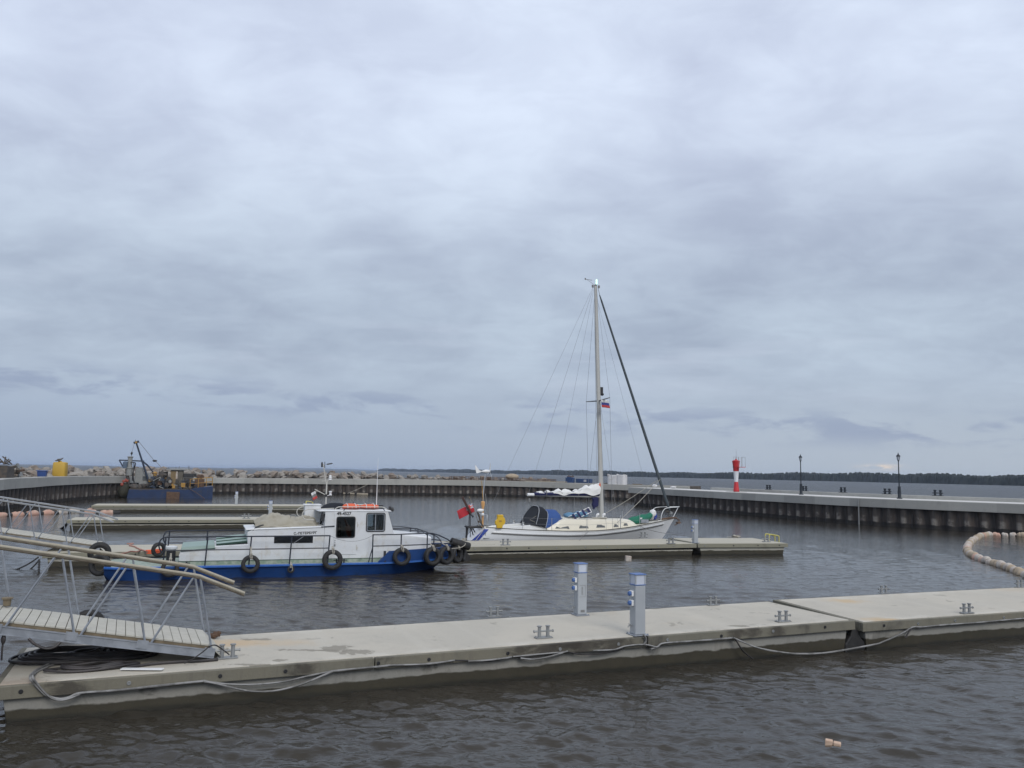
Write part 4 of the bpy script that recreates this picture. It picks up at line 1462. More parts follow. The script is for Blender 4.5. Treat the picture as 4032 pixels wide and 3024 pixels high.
    g.prism([(xa + 0.02, 1.80), (xa + 0.03, 1.80), (xa + 0.12, 2.25), (xa + 0.11, 2.25)], 'y', -0.55, 0.55)
    obj('aft_window', g, MT['dglass'], t)
    g = G()
    g.box(10.2, 10.26, -1.08, 1.08, zb, 1.56)
    g.prism([(10.19, 1.56), (10.25, 1.56), (frontx(zt_), zt_), (frontx(zt_) - 0.05, zt_)], 'y', -1.08, -0.98)
    g.prism([(10.19, 1.56), (10.25, 1.56), (frontx(zt_), zt_), (frontx(zt_) - 0.05, zt_)], 'y', 0.98, 1.08)
    g.prism([(10.19, 1.56), (10.25, 1.56), (frontx(zt_), zt_), (frontx(zt_) - 0.05, zt_)], 'y', -0.05, 0.05)
    g.prism([(frontx(2.27) - 0.05, 2.27), (frontx(2.27), 2.27), (frontx(zt_), zt_), (frontx(zt_) - 0.05, zt_)], 'y', -0.98, 0.98)
    obj('front_wall', g, wh, t)
    for y0 in (-0.98, 0.05):
        g = G()
        g.prism([(10.21, 1.56), (10.22, 1.56), (frontx(2.27) - 0.02, 2.27), (frontx(2.27) - 0.03, 2.27)], 'y', y0, y0 + 0.93)
        obj('windscreen', g, MT['glass'], t)
    g = G()
    g.hexa([(7.30, -1.155, 2.39), (10.14, -1.155, 2.39), (10.14, 1.155, 2.39), (7.30, 1.155, 2.39), (7.36, -1.12, 2.435), (10.08, -1.12, 2.435), (10.08, 1.12, 2.435), (7.36, 1.12, 2.435)])
    obj('wheelhouse_roof', g, wh, t, bevel=0.012)
    # door leaf on the side facing us
    g = G()
    for q in ((7.92, 8.00, 0.75, 2.28), (8.71, 8.79, 0.75, 2.28), (8.00, 8.71, 0.75, 1.39), (8.00, 8.71, 2.18, 2.28)):
        g.box(q[0], q[1], -1.145, -1.121, q[2], q[3])
    dr = obj('door', g, wh, t)
    def rring(x0, x1, z0, z1, r, y, wv, mt, nm, par, depth=0.02):
        g = G()
        pts = []
        for cx, cz, a0 in ((x1 - r, z1 - r, 0), (x0 + r, z1 - r, 90), (x0 + r, z0 + r, 180), (x1 - r, z0 + r, 270)):
            for k_ in range(6):
                a = radians(a0 + 18 * k_)
                pts.append((cx, cz, cos(a), sin(a), r))
        o_ = [Vector((cx + ca * r_, y - depth, cz + sa * r_)) for cx, cz, ca, sa, r_ in pts]
        i_ = [Vector((cx + ca * (r_ - wv), y - depth, cz + sa * (r_ - wv))) for cx, cz, ca, sa, r_ in pts]
        o2 = [p + Vector((0, depth, 0)) for p in o_]
        i2 = [p + Vector((0, depth + 0.03, 0)) for p in i_]
        g.grid([list(q) for q in zip(o2, o_, i_, i2)] + [[o2[0], o_[0], i_[0], i2[0]]])
        return obj(nm, g, mt, par)
    sl = rring(7.985, 8.725, 1.375, 2.195, 0.10, -1.145, 0.04, MT['black'], 'window_seal', dr)
    g = G()
    g.box(7.99, 8.72, -1.142, -1.136, 1.38, 2.19)
    obj('door_pane', g, MT['dglass'], dr)
    for z in (1.86, 0.98):
        g = G()
        g.box(8.79, 8.84, -1.15, -1.121, z - 0.05, z + 0.05)
        g.tube([(8.80, -1.15, z - 0.08), (8.80, -1.15, z + 0.12)], 0.012, 6)
        obj('hinge', g, MT['wrail'], dr)
    g = G()
    g.box(7.93, 7.985, -1.165, -1.145, 1.06, 1.14)
    g.lathe([(0.018, -1.165), (0.018, -1.18), (0, -1.18)], (7.96, 0, 1.28), 8, 'y')
    g.lathe([(0.018, -1.165), (0.018, -1.18), (0, -1.18)], (7.96, 0, 1.2), 8, 'y')
    obj('handle', g, MT['galv_dull'], dr)
    for sgn in (-1, 1):
        g = G()
        y = sgn * 1.10
        g.box(9.17, 9.87, y - 0.004, y + 0.004, 1.63, 2.31)
        pn = obj('side_window', g, MT['glass'], t)
        fr = rring(9.14, 9.90, 1.60, 2.34, 0.09, -1.12 if sgn < 0 else 1.145, 0.035, MT['black'], 'window_seal', pn, 0.025)
        fr = rring(9.172, 9.868, 1.632, 2.308, 0.07, -1.12 if sgn < 0 else 1.14, 0.028, MT['galv'], 'window_frame', pn, 0.018)
        g = G()
        g.box(9.50, 9.525, y - 0.016, y + 0.016, 1.64, 2.30)
        obj('mullion', g, MT['galv'], pn)
    o = obj('lettering', text_mesh('lettering', '49-4527', 0.165, MT['text'], 0.002), None, t)
    o.rotation_euler = (pi / 2, 0, 0)
    o.location = (8.27, -1.150, 2.300)
    g = G()
    g.box(7.90, 8.81, -1.146, -1.121, 2.281, 2.377)
    obj('door_header', g, wh, t)
    g = G()
    g.tube([(7.42, -1.14, 1.80), (7.93, -1.14, 1.83)], 0.022, 6)
    obj('grab_bar', g, MT['navy'], t)
    g = G()
    g.box(9.2, 9.5, -0.4, 0.5, 1.0, 1.62)
    g.box(9.5, 10.0, -0.9, 0.9, 0.9, 1.45)
    obj('console', g, MT['black'], t, bevel=0.02)
    g = G()
    g.box(7.75, 8.4, 0.3, 1.0, 0.5, 1.9)
    obj('locker', g, MT['curtain'], t, bevel=0.02)

    # ---- fore trunk
    g = G()
    rows = []
    for x, hw, zt2 in ((10.262, 1.1, 1.55), (11.0, 1.08, 1.47), (11.6, 1.0, 1.40), (11.84, 0.92, 1.36)):
        rows.append([Vector((x, -hw, 0.5)), Vector((x, -hw + 0.02, zt2 - 0.06)), Vector((x, -hw + 0.10, zt2)), Vector((x, 0, zt2 + 0.05)), Vector((x, hw - 0.10, zt2)), Vector((x, hw - 0.02, zt2 - 0.06)), Vector((x, hw, 0.5))])
    g.grid(rows, flip=True)
    g.add(rows[-1], [tuple(range(7))])
    obj('fore_trunk', g, wh, t, smooth=30)
    g = G()
    g.box(9.78, 9.86, -1.66, -1.55, 0.46, 0.9)
    obj('bulwark_end', g, MT['black'], t)

    # ---- railings
    def rail(pts, r=0.025, par=t, nm='rail', mt=MT['navy']):
        g = G()
        g.tube(pts, r, 7)
        return obj(nm, g, mt, par, smooth=50)
    for sgn in (-1, 1):
        y = sgn * 1.60
        rail(smoothpath([(1.86, y, 0.95), (1.76, y, 1.1), (1.74, y, 1.3), (1.85, y, 1.47), (2.1, y, 1.5)], 4) + [Vector((7.72, y, 1.50))], nm='upper_rail')
        rail([(1.95, y, 1.03), (7.66, y, 1.04)], 0.022, nm='middle_rail')
        for x in (1.95, 3.35, 4.86, 6.30, 7.70):
            rail([(x - 0.05, y, 0.46), (x, y, 1.49)], 0.026, nm='stanchion')
        fr_ = [(9.36, y, 1.52), (10.4, y, 1.53), (11.55, sgn * 1.46, 1.55), (11.9, sgn * 1.32, 1.50), (12.35, sgn * 1.10, 1.33), (12.62, sgn * 0.9, 1.18), (12.75, sgn * 0.78, 0.95)]
        rail(smoothpath(fr_, 4), nm='upper_rail')
        rail([(9.32, y, 1.09), (10.45, y, 1.10), (11.5, sgn * 1.45, 1.11), (12.2, sgn * 1.15, 1.11), (12.72, sgn * 0.8, 1.08)], 0.022, nm='middle_rail')
        for x, yy, z0 in ((9.34, y, 0.46), (10.45, y, 0.9), (11.53, sgn * 1.46, 0.95), (11.83, sgn * 1.35, 0.97)):
            rail([(x, yy, z0), (x, yy, 1.54)], 0.026, nm='stanchion')
        rail([(9.2, y, 0.48), (9.34, y, 1.05)], 0.018, nm='stay')
    rail(smoothpath([(7.72, -1.60, 1.49), (8.1, -1.60, 1.34), (8.55, -1.6, 1.28), (9.0, -1.6, 1.35), (9.36, -1.60, 1.51)], 4), 0.008, nm='lifeline', mt=MT['wire'])
    # grab rails on the roofs
    for y, x0 in ((-1.02, 7.9), (1.02, 7.9)):
        rail(smoothpath([(x0, y, 2.43), (x0 + 0.12, y, 2.53), (x0 + 0.35, y, 2.56), (9.6, y, 2.56), (9.85, y, 2.53), (10.02, y, 2.42)], 4), 0.017, nm='roof_rail', mt=MT['wrail'])
        rail(smoothpath([(7.9, y, 2.50), (7.2, y, 2.47), (6.88, y, 2.45), (6.72, y, 2.34), (6.72, y, 2.18), (6.85, y, 2.07), (7.15, y, 2.06)], 4), 0.017, nm='roof_rail', mt=MT['wrail'])
        for x in (8.6, 9.3):
            rail([(x, y, 2.43), (x, y, 2.56)], 0.012, nm='rail_foot', mt=MT['wrail'])
    rail(smoothpath([(8.25, -1.13, 2.42), (8.32, -1.15, 2.49), (8.5, -1.15, 2.50), (9.7, -1.15, 2.50), (9.8, -1.15, 2.48), (9.86, -1.13, 2.42)], 4), 0.016, nm='roof_rail', mt=MT['navy'])
    rail([(10.3, -0.75, 1.66), (10.9, -0.75, 1.64), (11.5, -0.72, 1.57), (11.72, -0.7, 1.42)], 0.02, nm='trunk_rail')
    rail([(10.3, 0.75, 1.70), (10.9, 0.75, 1.68), (11.5, 0.72, 1.60), (11.72, 0.7, 1.42)], 0.02, nm='trunk_rail')

    # ---- mast, aerial, lamps
    g = G()
    g.tube([(7.72, 0.05, 2.43), (7.72, 0.05, 3.35)], 0.03, 8)
    g.tube([(7.72, 0.05, 3.35), (7.66, 0.05, 3.6), (7.55, 0.05, 4.22)], 0.02, 8)
    g.tube([(7.70, 0.05, 2.96), (7.74, 0.05, 3.55)], 0.016, 6)
    g.tube([(7.70, 0.05, 2.98), (7.26, 0.05, 3.20)], 0.018, 6)
    g.tube([(7.52, 0.05, 3.53), (7.95, 0.05, 3.56)], 0.012, 6)
    g.box(7.55, 8.05, -0.1, 0.2, 2.436, 2.47)
    ms = obj('mast', g, MT['wrail'], t, smooth=50)
    g = G()
    g.lathe([(0.05, 3.56), (0.09, 3.58), (0.05, 3.60), (0.05, 3.63), (0.08, 3.65), (0.05, 3.67), (0.055, 3.72), (0.04, 3.77), (0, 3.78)], (7.85, 0.05, 0), 12)
    obj('mast_lamp', g, MT['white'], ms, smooth=40)
    g = G()
    g.box(7.83, 7.93, 0.0, 0.1, 2.97, 3.0)
    g.lathe([(0.045, 3.0), (0.05, 3.08), (0.075, 3.12), (0.03, 3.14), (0, 3.14)], (7.88, 0.05, 0), 10)
    g.tube([(7.72, 0.05, 2.94), (7.86, 0.05, 2.98)], 0.014, 6)
    obj('mast_lamp', g, MT['white'], ms, smooth=40)
    g = G()
    g.lathe([(0.03, 4.08), (0.034, 4.12), (0.034, 4.26), (0.025, 4.28), (0, 4.28)], (7.50, 0.05, 0), 10)
    g.tube([(7.62, 0.05, 4.05), (7.61, 0.05, 4.3)], 0.014, 6)
    g.tube([(7.5, 0.05, 4.1), (7.62, 0.05, 4.14)], 0.012, 6)
    g.tube([(7.68, 0.05, 4.2), (7.72, 0.05, 4.205), (7.88, 0.05, 4.235), (7.93, 0.05, 4.24)], [0.012, 0.026, 0.024, 0.006], 8)
    obj('wind_sensor', g, MT['black'], ms, smooth=50)
    g = G()
    g.lathe([(0.05, -0.05), (0.05, 0.05)], (7.71, 0.05, 2.96), 10)
    obj('mast_clamp', g, MT['black'], ms)
    g = G()
    g.tube([(9.76, 0.1, 2.43), (9.76, 0.1, 3.3), (9.76, 0.1, 4.0), (9.77, 0.1, 4.5)], [0.022, 0.014, 0.01, 0.004], 8)
    obj('whip_aerial', g, MT['white'], t)
    g = G()
    g.box(6.95, 7.56, 0.35, 0.85, 1.83, 2.56)
    g.hexa([(6.90, 0.31, 2.56), (7.60, 0.31, 2.56), (7.60, 0.89, 2.56), (6.90, 0.89, 2.56), (6.93, 0.33, 2.60), (7.57, 0.33, 2.60), (7.57, 0.87, 2.60), (6.93, 0.87, 2.60)])
    obj('vent_box', g, wh, t, bevel=0.01)
    g = G()
    g.box(10.05, 10.14, -1.0, -0.9, 2.38, 2.58)
    g.lathe([(0.07, 10.14), (0.08, 10.18), (0.08, 10.24), (0, 10.24)], (0, -0.95, 2.46), 12, 'x')
    obj('searchlight', g, MT['black'], t)
    g = G()
    g.tube([(9.6, 0.6, 2.44), (9.85, 0.6, 2.53), (10.12, 0.6, 2.5)], 0.05, 8)
    g.box(9.9, 10.08, 0.3, 0.85, 2.44, 2.58)
    obj('horn', g, MT['black'], t)
    g = G()
    g.tube([(8.85, 0.3, 2.43), (8.85, 0.3, 2.70)], 0.02, 6)
    obj('vent_pipe', g, MT['black'], t)
    g = G()
    g.box(7.42, 7.5, -1.28, -1.14, 2.02, 2.3)
    obj('wing_mirror', g, MT['black'], t, bevel=0.02)
    # windlass and post on the foredeck
    g = G()
    g.box(12.05, 12.45, -0.25, 0.25, 0.56, 1.0)
    g.lathe([(0.12, -0.4), (0.14, -0.3), (0.09, -0.25)], (12.25, 0, 0.9), 10, 'y')
    g.tube([(12.6, -0.5, 0.55), (12.6, -0.5, 1.0)], 0.05, 8)
    g.tube([(12.6, -0.62, 0.9), (12.6, -0.38, 0.9)], 0.03, 8)
    obj('windlass', g, MT['black'], t)
    # bitts on the side deck
    for x in (2.4, 8.0):
        g = G()
        for e in (0, 0.28):
            g.tube([(x + e, -1.5, 0.46), (x + e, -1.5, 0.62)], 0.03, 8)
        g.tube([(x - 0.12, -1.5, 0.57), (x + 0.4, -1.5, 0.57)], 0.02, 6)
        obj('deck_bitt', g, MT['black'], t)
    g = G()
    g.tube([(6.72, -1.61, 1.48), (6.35, -1.61, 1.22)], 0.01, 6)
    obj('rail_brace', g, MT['wire'], t)
    return t


boat = workboat()


def bw(x, y, z):
    """workboat coordinates to world"""
    return FB.w(x - 3.2, y + 33.85, z)


# tarpaulin over a dinghy on the low cabin roof
g = G()
rnd = random.Random(31)
rows = []
for i in range(27):
    u = i / 26
    x = 5.02 + 2.45 * u
    hh = 0.40 * (sin(pi * min(1, u * 1.02 + 0.02)) ** 0.30) * (0.88 + 0.12 * cos((u - 0.28) * 9)) + 0.02
    hh *= 1.12 if u < 0.55 else 1.0
    wdt = 0.95 * (sin(pi * (u * 0.94 + 0.03)) ** 0.32)
    row = []
    for j in range(23):
        v = -1 + 2 * j / 22
        pr = (1 - abs(v) ** 2.6)
        z = 1.775 + 0.03 * u + hh * max(pr, 0) ** 0.55
        z += 0.045 * sin(9 * u + 3 * v) * pr + 0.03 * sin(19 * u - 7 * v + 1) * pr + 0.018 * sin(41 * u + 11 * v) + 0.02 * sin(31 * v + 13 * u) * (abs(v) > 0.6)
        dip = -0.10 * math.exp(-((u - 0.52) / 0.07) ** 2 - ((v + 0.15) / 0.35) ** 2)
        row.append(Vector((x + 0.02 * sin(7 * v), v * wdt * (1 + 0.03 * sin(17 * u)), max(z + dip, 1.768))))
    rows.append(row)
g.grid(rows, flip=True)
p0 = bw(0, 0, 0)
tp = obj('covered_dinghy', g, MT['tarp'], None, smooth=60, loc=p0)
tp.rotation_euler = (0, 0, FB.a)
tag(tp, 'beige tarpaulin tied over a small dinghy on the low cabin roof of the workboat', 'dinghy')
g = G()
g.tube(smoothpath([(6.35, -0.25, 2.10), (6.36, -0.25, 2.19), (6.52, -0.25, 2.20), (6.53, -0.25, 2.12)], 3), 0.016, 6)
obj('grab_handle', g, MT['galv_dull'], tp)
g = G()
rows = []
for i in range(23):
    u = i / 22
    x = 5.05 + 2.4 * u
    rows.append((x, -0.90 - 0.08 * sin(pi * u) + 0.02 * sin(23 * u), 1.79 + 0.03 * u + 0.012 * sin(31 * u)))
g.tube(rows, 0.035, 7)
obj('hem', g, MT['tarp'], tp, smooth=60)
g = G()
g.tube(smoothpath([(4.86, -1.05, 1.5), (4.95, -1.1, 1.72), (5.12, -1.0, 1.83), (5.3, -0.8, 1.86)], 4), 0.025, 7)
obj('tie_strap', g, MT['black'], tp)

# orange gear on the wheelhouse roof
for x0, x1, lab, sd_ in ((8.28, 9.02, 'orange life jacket bundle on the wheelhouse roof beside the dark bag', 1), (9.0, 9.78, 'longer orange life jacket bundle at the front of the wheelhouse roof', 2)):
    g = G()
    L = x1 - x0
    g.blob((0, 0, 0.09), L * 0.52, 0.42, 0.115, 20, 10, 0.10, sd_, 3.0)
    q = bw((x0 + x1) / 2, -0.25, 2.44)
    o = obj('life_jacket', g, MT['orange'], None, smooth=70, loc=q)
    o.rotation_euler = (0, 0, FB.a)
    tag(o, lab, 'life jacket', 'life jackets')
    g = G()
    for e in (-0.16, 0.16):
        g.tube(smoothpath([(e, -0.40, 0.02), (e, -0.36, 0.15), (e, 0, 0.225), (e, 0.36, 0.15), (e, 0.40, 0.02)], 4), 0.016, 6)
    obj('strap', g, MT['flagwhite'], o)
g = G()
g.blob((0, 0, 0.09), 0.42, 0.30, 0.14, 18, 10, 0.16, 9, 2.4)
q = bw(8.02, -0.1, 2.45)
o = obj('duffel_bag', g, MT['blackcl'], None, smooth=70, loc=q)
o.rotation_euler = (0, radians(-9), FB.a)
tag(o, 'dark lumpy bag lying on the wheelhouse roof behind the mast foot', 'bag')
# orange jacket hanging inside the wheelhouse
g = G()
g.blob((0, 0, 0.0), 0.10, 0.07, 0.26, 14, 10, 0.15, 3)
g.tube(smoothpath([(-0.02, 0, 0.2), (-0.05, 0, 0.38), (-0.11, 0, 0.5)], 3), [0.05] * 5 + [0.03] * 2, 8)
q = bw(8.56, -0.55, 1.62)
o = obj('hanging_jacket', g, MT['orange'], None, smooth=70, loc=q)
o.rotation_euler = (0, radians(-12), FB.a)
tag(o, 'orange jacket hanging inside the wheelhouse, seen through the door window', 'jacket')

# small flag on the mast arm
def flag(name, label, corner, du, dv, mats, cols, nu=14, nv=9, wav=0.05, group=None, cat='flag'):
    """cloth sheet: corner + u*du + v*dv, rippled; cols(u, v) picks the material"""
    g = G()
    du, dv = Vector(du), Vector(dv)
    nrm = du.cross(dv).normalized()
    rows = []
    for i in range(nu + 1):
        u = i / nu
        rows.append([du * u + dv * (j / nv) + nrm * wav * (0.25 + u) * sin(7.5 * u + 2.0 * j / nv) for j in range(nv + 1)])
    b = len(g.v)
    g.v += [p for r in rows for p in r]
    for i in range(nu):
        for j in range(nv):
            g.f.append([i * (nv + 1) + j, i * (nv + 1) + j + 1, (i + 1) * (nv + 1) + j + 1, (i + 1) * (nv + 1) + j])
            g.fm.append(cols((i + 0.5) / nu, (j + 0.5) / nv))
    o = obj(name, g, mats, None, smooth=80, loc=corner)
    so_ = o.modifiers.new('cloth_thickness', 'SOLIDIFY')
    so_.thickness = 0.004
    return tag(o, label, cat, group)


tri = lambda u, v: min(2, int(v * 3))
flag('flag', 'small faded white, blue and red flag on the workboat mast arm', bw(7.28, 0.05, 3.14), FB.u * -0.16 + Vector((0, 0, -0.10)) + FB.v * 0.02, FB.u * 0.10 + Vector((0, 0, -0.28)),
     [MT['flagwhite'], MT['grey'], MT['flagred']], tri, wav=0.02)

# tyres hung along the side
for x, y, z, R, wd, lab, rp_ in ((2.15, -1.80, 0.42, 0.30, 0.17, 'tyre hung from the workboat rail by the stern winch, behind the gangway handrail', (0.22, 0.12)),
                                 (4.86, -1.80, 0.52, 0.325, 0.17, 'tyre hung below the aft corner of the low cabin', (0.30, 0.16)),
                                 (7.80, -1.80, 0.62, 0.375, 0.20, 'largest tyre on the workboat side, hung just aft of the door', (0.12, 0.16)),
                                 (10.45, -1.80, 0.69, 0.345, 0.20, 'tyre hung under the fore trunk, first forward of the door', (0.10, 0.16))):
    q = bw(x, y, z)
    tyre(q, R, wd, lab, FB.a, radians(-3), rp_)
for x, y, z, R, wd, rt, lab, rp_ in ((11.72, -1.60, 0.66, 0.36, 0.24, 14, 'tyre on the workboat bow, leftmost of the overlapping four', (0.14, 0.16)),
                                     (12.34, -1.36, 0.66, 0.36, 0.24, 24, 'tyre on the workboat bow, second of the overlapping four', (0.12, 0.2)),
                                     (12.88, -1.02, 0.66, 0.345, 0.24, 42, 'tyre on the workboat bow below the black cylinder fender', (0.06, 0.2)),
                                     (13.22, -0.60, 0.66, 0.345, 0.24, 62, 'foremost tyre at the workboat stem, mostly hidden behind the next', (0.06, 0.2))):
    q = bw(x, y, z)
    tyre(q, R, wd, lab, FB.a + radians(rt), radians(-4), rp_)
q = bw(6.30, -1.78, 0.29)
tyre(q, 0.125, 0.09, 'tiny tyre hung on a thin cord midway along the workboat side', FB.a, 0, (0.14, 0.12), 0.45)
# black cylinder fender on the stem
t = thing('cylinder_fender', 'black rubber cylinder fender lashed across the workboat stem', 'fender', bw(13.05, -0.95, 1.07), (0, radians(16), FB.a + radians(8)))
g = G()
g.lathe([(0.05, -0.42), (0.15, -0.42), (0.16, -0.40), (0.16, 0.40), (0.15, 0.42), (0.05, 0.42)], (0, 0, 0), 18, 'x', closed=True)
obj('rubber_body', g, MT['rubber'], t, smooth=40)
g = G()
g.tube(smoothpath([(0.16, -0.02, 0.17), (0.14, -0.165, 0.03), (0.05, -0.19, -0.08), (-0.1, -0.2, -0.17), (-0.42, -0.22, -0.28)], 4), 0.016, 6)
for k_ in range(3):
    g.tube([(0.10 + 0.09 * cos(a) + 0.01 * k_, 0.05 * sin(a), 0.19 + 0.035 * k_ + 0.03 * sin(a + k_)) for a in [2 * pi * q_ / 14 for q_ in range(14)]], 0.013, 6, closed=True)
obj('rope', g, MT['rope'], t)
# two big tyres at the stern hanging on the middle dock
q = bw(-0.28, -0.35, 0.86)
tyre(q, 0.385, 0.24, 'big tyre standing on the workboat stern beside the dock, upper of two', FB.a + radians(4), radians(6), None, 0.52)
q = bw(-0.16, -1.15, 0.52)
tyre(q, 0.375, 0.24, 'big tyre hanging at the workboat stern near the water, lower of two', FB.a - radians(25), radians(-4), None, 0.58)
t = tyre(bw(1.62, 0.9, 0.84), 0.27, 0.17, 'worn tyre standing on the far side of the workboat aft deck', FB.a + radians(30), radians(5))


# ------------------------------------------------------------------ sailing yacht (x forward, y to port, origin below the stern)
def yacht():
    o0 = FB.w(13.0, 41.9)
    t = thing('sailing_yacht', 'white sailing yacht with a tall mast and dark furled headsail at the middle dock', 'yacht', (o0.x, o0.y, 0), FB.a)

    def lin(x, tab):
        for (a, p), (b, q) in zip(tab, tab[1:]):
            if x <= b:
                return p + (q - p) * max(0.0, (x - a) / (b - a))
        return tab[-1][1]
    sheer = lambda u: lin(u, [(0, 1.15), (0.2, 1.04), (0.4, 0.98), (0.55, 1.0), (0.7, 1.13), (0.85, 1.33), (1, 1.55)])
    beam = lambda u: lin(u, [(0, 0.78), (0.1, 1.06), (0.25, 1.40), (0.45, 1.62), (0.6, 1.55), (0.75, 1.18), (0.87, 0.70), (0.95, 0.29), (1, 0.02)])
    ks = [0, 0.12, 0.25, 0.4, 0.55, 0.7, 0.82, 0.92, 1.0]

    def pt(u, k, sgn):
        z = -0.4 + (sheer(u) + 0.4) * k
        x0 = lin(z, [(-0.4, 2.2), (0.0, 1.2), (0.25, 0.35), (0.45, -0.12), (0.55, 0.0), (1.15, 0.68)])
        x1 = lin(z, [(-0.4, 10.2), (0.0, 11.1), (0.6, 11.65), (1.55, 12.27)])
        f = (k ** (0.34 + 0.55 * u ** 3)) if k > 0 else 0.0
        f *= 1 - 0.03 * k ** 4
        return Vector((x0 + (x1 - x0) * u, sgn * beam(u) * (0.12 + 0.88 * f), z))
    us = [i / 36 for i in range(37)]
    g = G()
    for sgn in (-1, 1):
        g.grid([[pt(u, k, sgn) for k in ks] for u in us], flip=sgn > 0)
    obj('hull', g, MT['gel'], t, smooth=50)
    g = G()
    g.grid([[pt(0, k, -1) for k in ks], [pt(0, k, 1) for k in ks]], flip=True)
    obj('transom', g, MT['gel'], t)
    g = G()
    for sgn in (-1, 1):
        a = [pt(0, k, sgn) + Vector((-0.01, sgn * 0.012, 0)) for k in (0.55, 0.62, 0.7, 0.76, 0.82, 0.9, 0.955)]
        b = [pt(0.02 + 0.012 * (1 - i / 6), k, sgn) + Vector((0.0, sgn * 0.014, 0)) for i, k in enumerate((0.55, 0.62, 0.7, 0.76, 0.82, 0.9, 0.955))]
        g.grid([a, b], flip=sgn > 0)
    obj('stern_stripe', g, MT['ablue'], t)
    g = G()
    g.grid([[pt(u, 1, -1) + Vector((0, 0, -0.03)), Vector((pt(u, 1, 1).x, 0, sheer(u) + 0.015)), pt(u, 1, 1) + Vector((0, 0, -0.03))] for u in us], flip=True)
    obj('deck', g, MT['cream'], t)
    for sgn in (-1, 1):
        g = G()
        g.tube([pt(u, 1, sgn) + Vector((0, -sgn * 0.015, 0.012)) for u in us], 0.026, 6)
        obj('toe_rail', g, MT['teak'], t, smooth=50)
        # pale moulding with a grey rubber strip under the sheer
        g = G()
        rows, rows2 = [], []
        for u in [0.05 + 0.89 * i / 30 for i in range(31)]:
            p = pt(u, 1, sgn)
            k1 = 1 - 0.13 / (sheer(u) + 0.4)
            k2 = 1 - 0.205 / (sheer(u) + 0.4)
            k3 = 1 - 0.275 / (sheer(u) + 0.4)
            a, b, c_ = pt(u, k1, sgn), pt(u, k2, sgn), pt(u, k3, sgn)
            out = Vector((0, sgn, 0))
            rows.append([a + out * 0.002, a + out * 0.035 + Vector((0, 0, -0.015)), b + out * 0.045, b + out * 0.002])
            rows2.append([b + out * 0.003, b + out * 0.046 + Vector((0, 0, -0.002)), c_ + out * 0.035, c_ + out * 0.002])
        g.grid(rows, flip=sgn < 0)
        obj('hull_moulding', g, MT['gel'], t, smooth=40)
        g = G()
        g.grid(rows2, flip=sgn < 0)
        obj('rubber_strip', g, MT['grey'], t, smooth=40)
    # coachroof
    g = G()
    rows = []
    for x, hw, zt2, zb_ in ((4.05, 0.92, 1.20, 0.98), (4.35, 0.94, 1.34, 0.98), (4.8, 0.95, 1.54, 0.98), (5.15, 0.95, 1.60, 0.98), (6.2, 0.93, 1.585, 0.98), (7.4, 0.86, 1.555, 1.0), (8.3, 0.74, 1.54, 1.05),
                          (8.9, 0.64, 1.52, 1.1), (9.25, 0.58, 1.47, 1.15), (9.5, 0.54, 1.36, 1.2), (9.66, 0.52, 1.22, 1.2)):
        rows.append([Vector((x, -hw, zb_)), Vector((x, -hw + 0.03, zb_ + (zt2 - zb_) * 0.55)), Vector((x, -hw + 0.075, zt2 - 0.07)), Vector((x, -hw + 0.16, zt2 - 0.01)), Vector((x, -hw * 0.5, zt2 + 0.035)), Vector((x, 0, zt2 + 0.05)),
                     Vector((x, hw * 0.5, zt2 + 0.035)), Vector((x, hw - 0.16, zt2 - 0.01)), Vector((x, hw - 0.075, zt2 - 0.07)), Vector((x, hw - 0.03, zb_ + (zt2 - zb_) * 0.55)), Vector((x, hw, zb_))])
    g.grid(rows, flip=True)
    g.add(rows[0], [tuple(range(11))[::-1]])
    g.add(rows[-1], [tuple(range(11))])
    obj('coachroof', g, MT['cream'], t, smooth=35)
    hwf = lambda x: lin(x, [(4.05, 0.92), (5.15, 0.95), (6.2, 0.93), (7.4, 0.86), (8.3, 0.74), (8.9, 0.64), (9.25, 0.58)])
    for x0, x1, z0, z1 in ((4.48, 5.32, 1.06, 1.24), (5.87, 6.46, 1.09, 1.25), (6.92, 7.49, 1.12, 1.28), (8.03, 8.36, 1.14, 1.30), (8.68, 9.0, 1.20, 1.34)):
        for sgn in (-1, 1):
            for grow, dep, mt, nm in ((0.0, 0.004, MT['grey'], 'window'), (-0.03, 0.010, MT['win'], 'pane')):
                g = G()
                h_ = (z1 - z0) / 2 + grow
                sl_ = 0.06
                y0, y1 = sgn * (hwf(x0) - 0.006 + dep), sgn * (hwf(x1) - 0.006 + dep)
                f_ = 0.02 * sgn
                zm_ = (z0 + z1) / 2
                q = [Vector((x0 - grow, y0, zm_ - h_)), Vector((x1 + grow, y1, zm_ - h_)), Vector((x1 + grow - sl_, y1 - f_, zm_ + h_)), Vector((x0 - grow + sl_, y0 - f_, zm_ + h_))]
                inn = Vector((0, -sgn * 0.05, 0))
                g.hexa([q[0], q[1], q[1] + inn, q[0] + inn, q[3], q[2], q[2] + inn, q[3] + inn])
                if nm == 'window':
                    wo = obj(nm, g, mt, t, bevel=0.006)
                else:
                    obj(nm, g, mt, wo)
    # cockpit coamings, winches
    for sgn in (-1, 1):
        g = G()
        g.prism([(1.3, 1.08), (4.2, 1.0), (4.2, 1.27), (3.3, 1.29), (1.6, 1.16), (1.3, 1.12)], 'y', sgn * 0.72 - 0.06, sgn * 0.72 + 0.06)
        obj('coaming', g, MT['gel'], t, bevel=0.03)
        g = G()
        g.lathe([(0.07, 1.27), (0.06, 1.32), (0.05, 1.36), (0.065, 1.41), (0.065, 1.43), (0, 1.43)], (2.75, sgn * 0.72, 0), 12)
        obj('winch', g, MT['steel'], t, smooth=40)
        g = G()
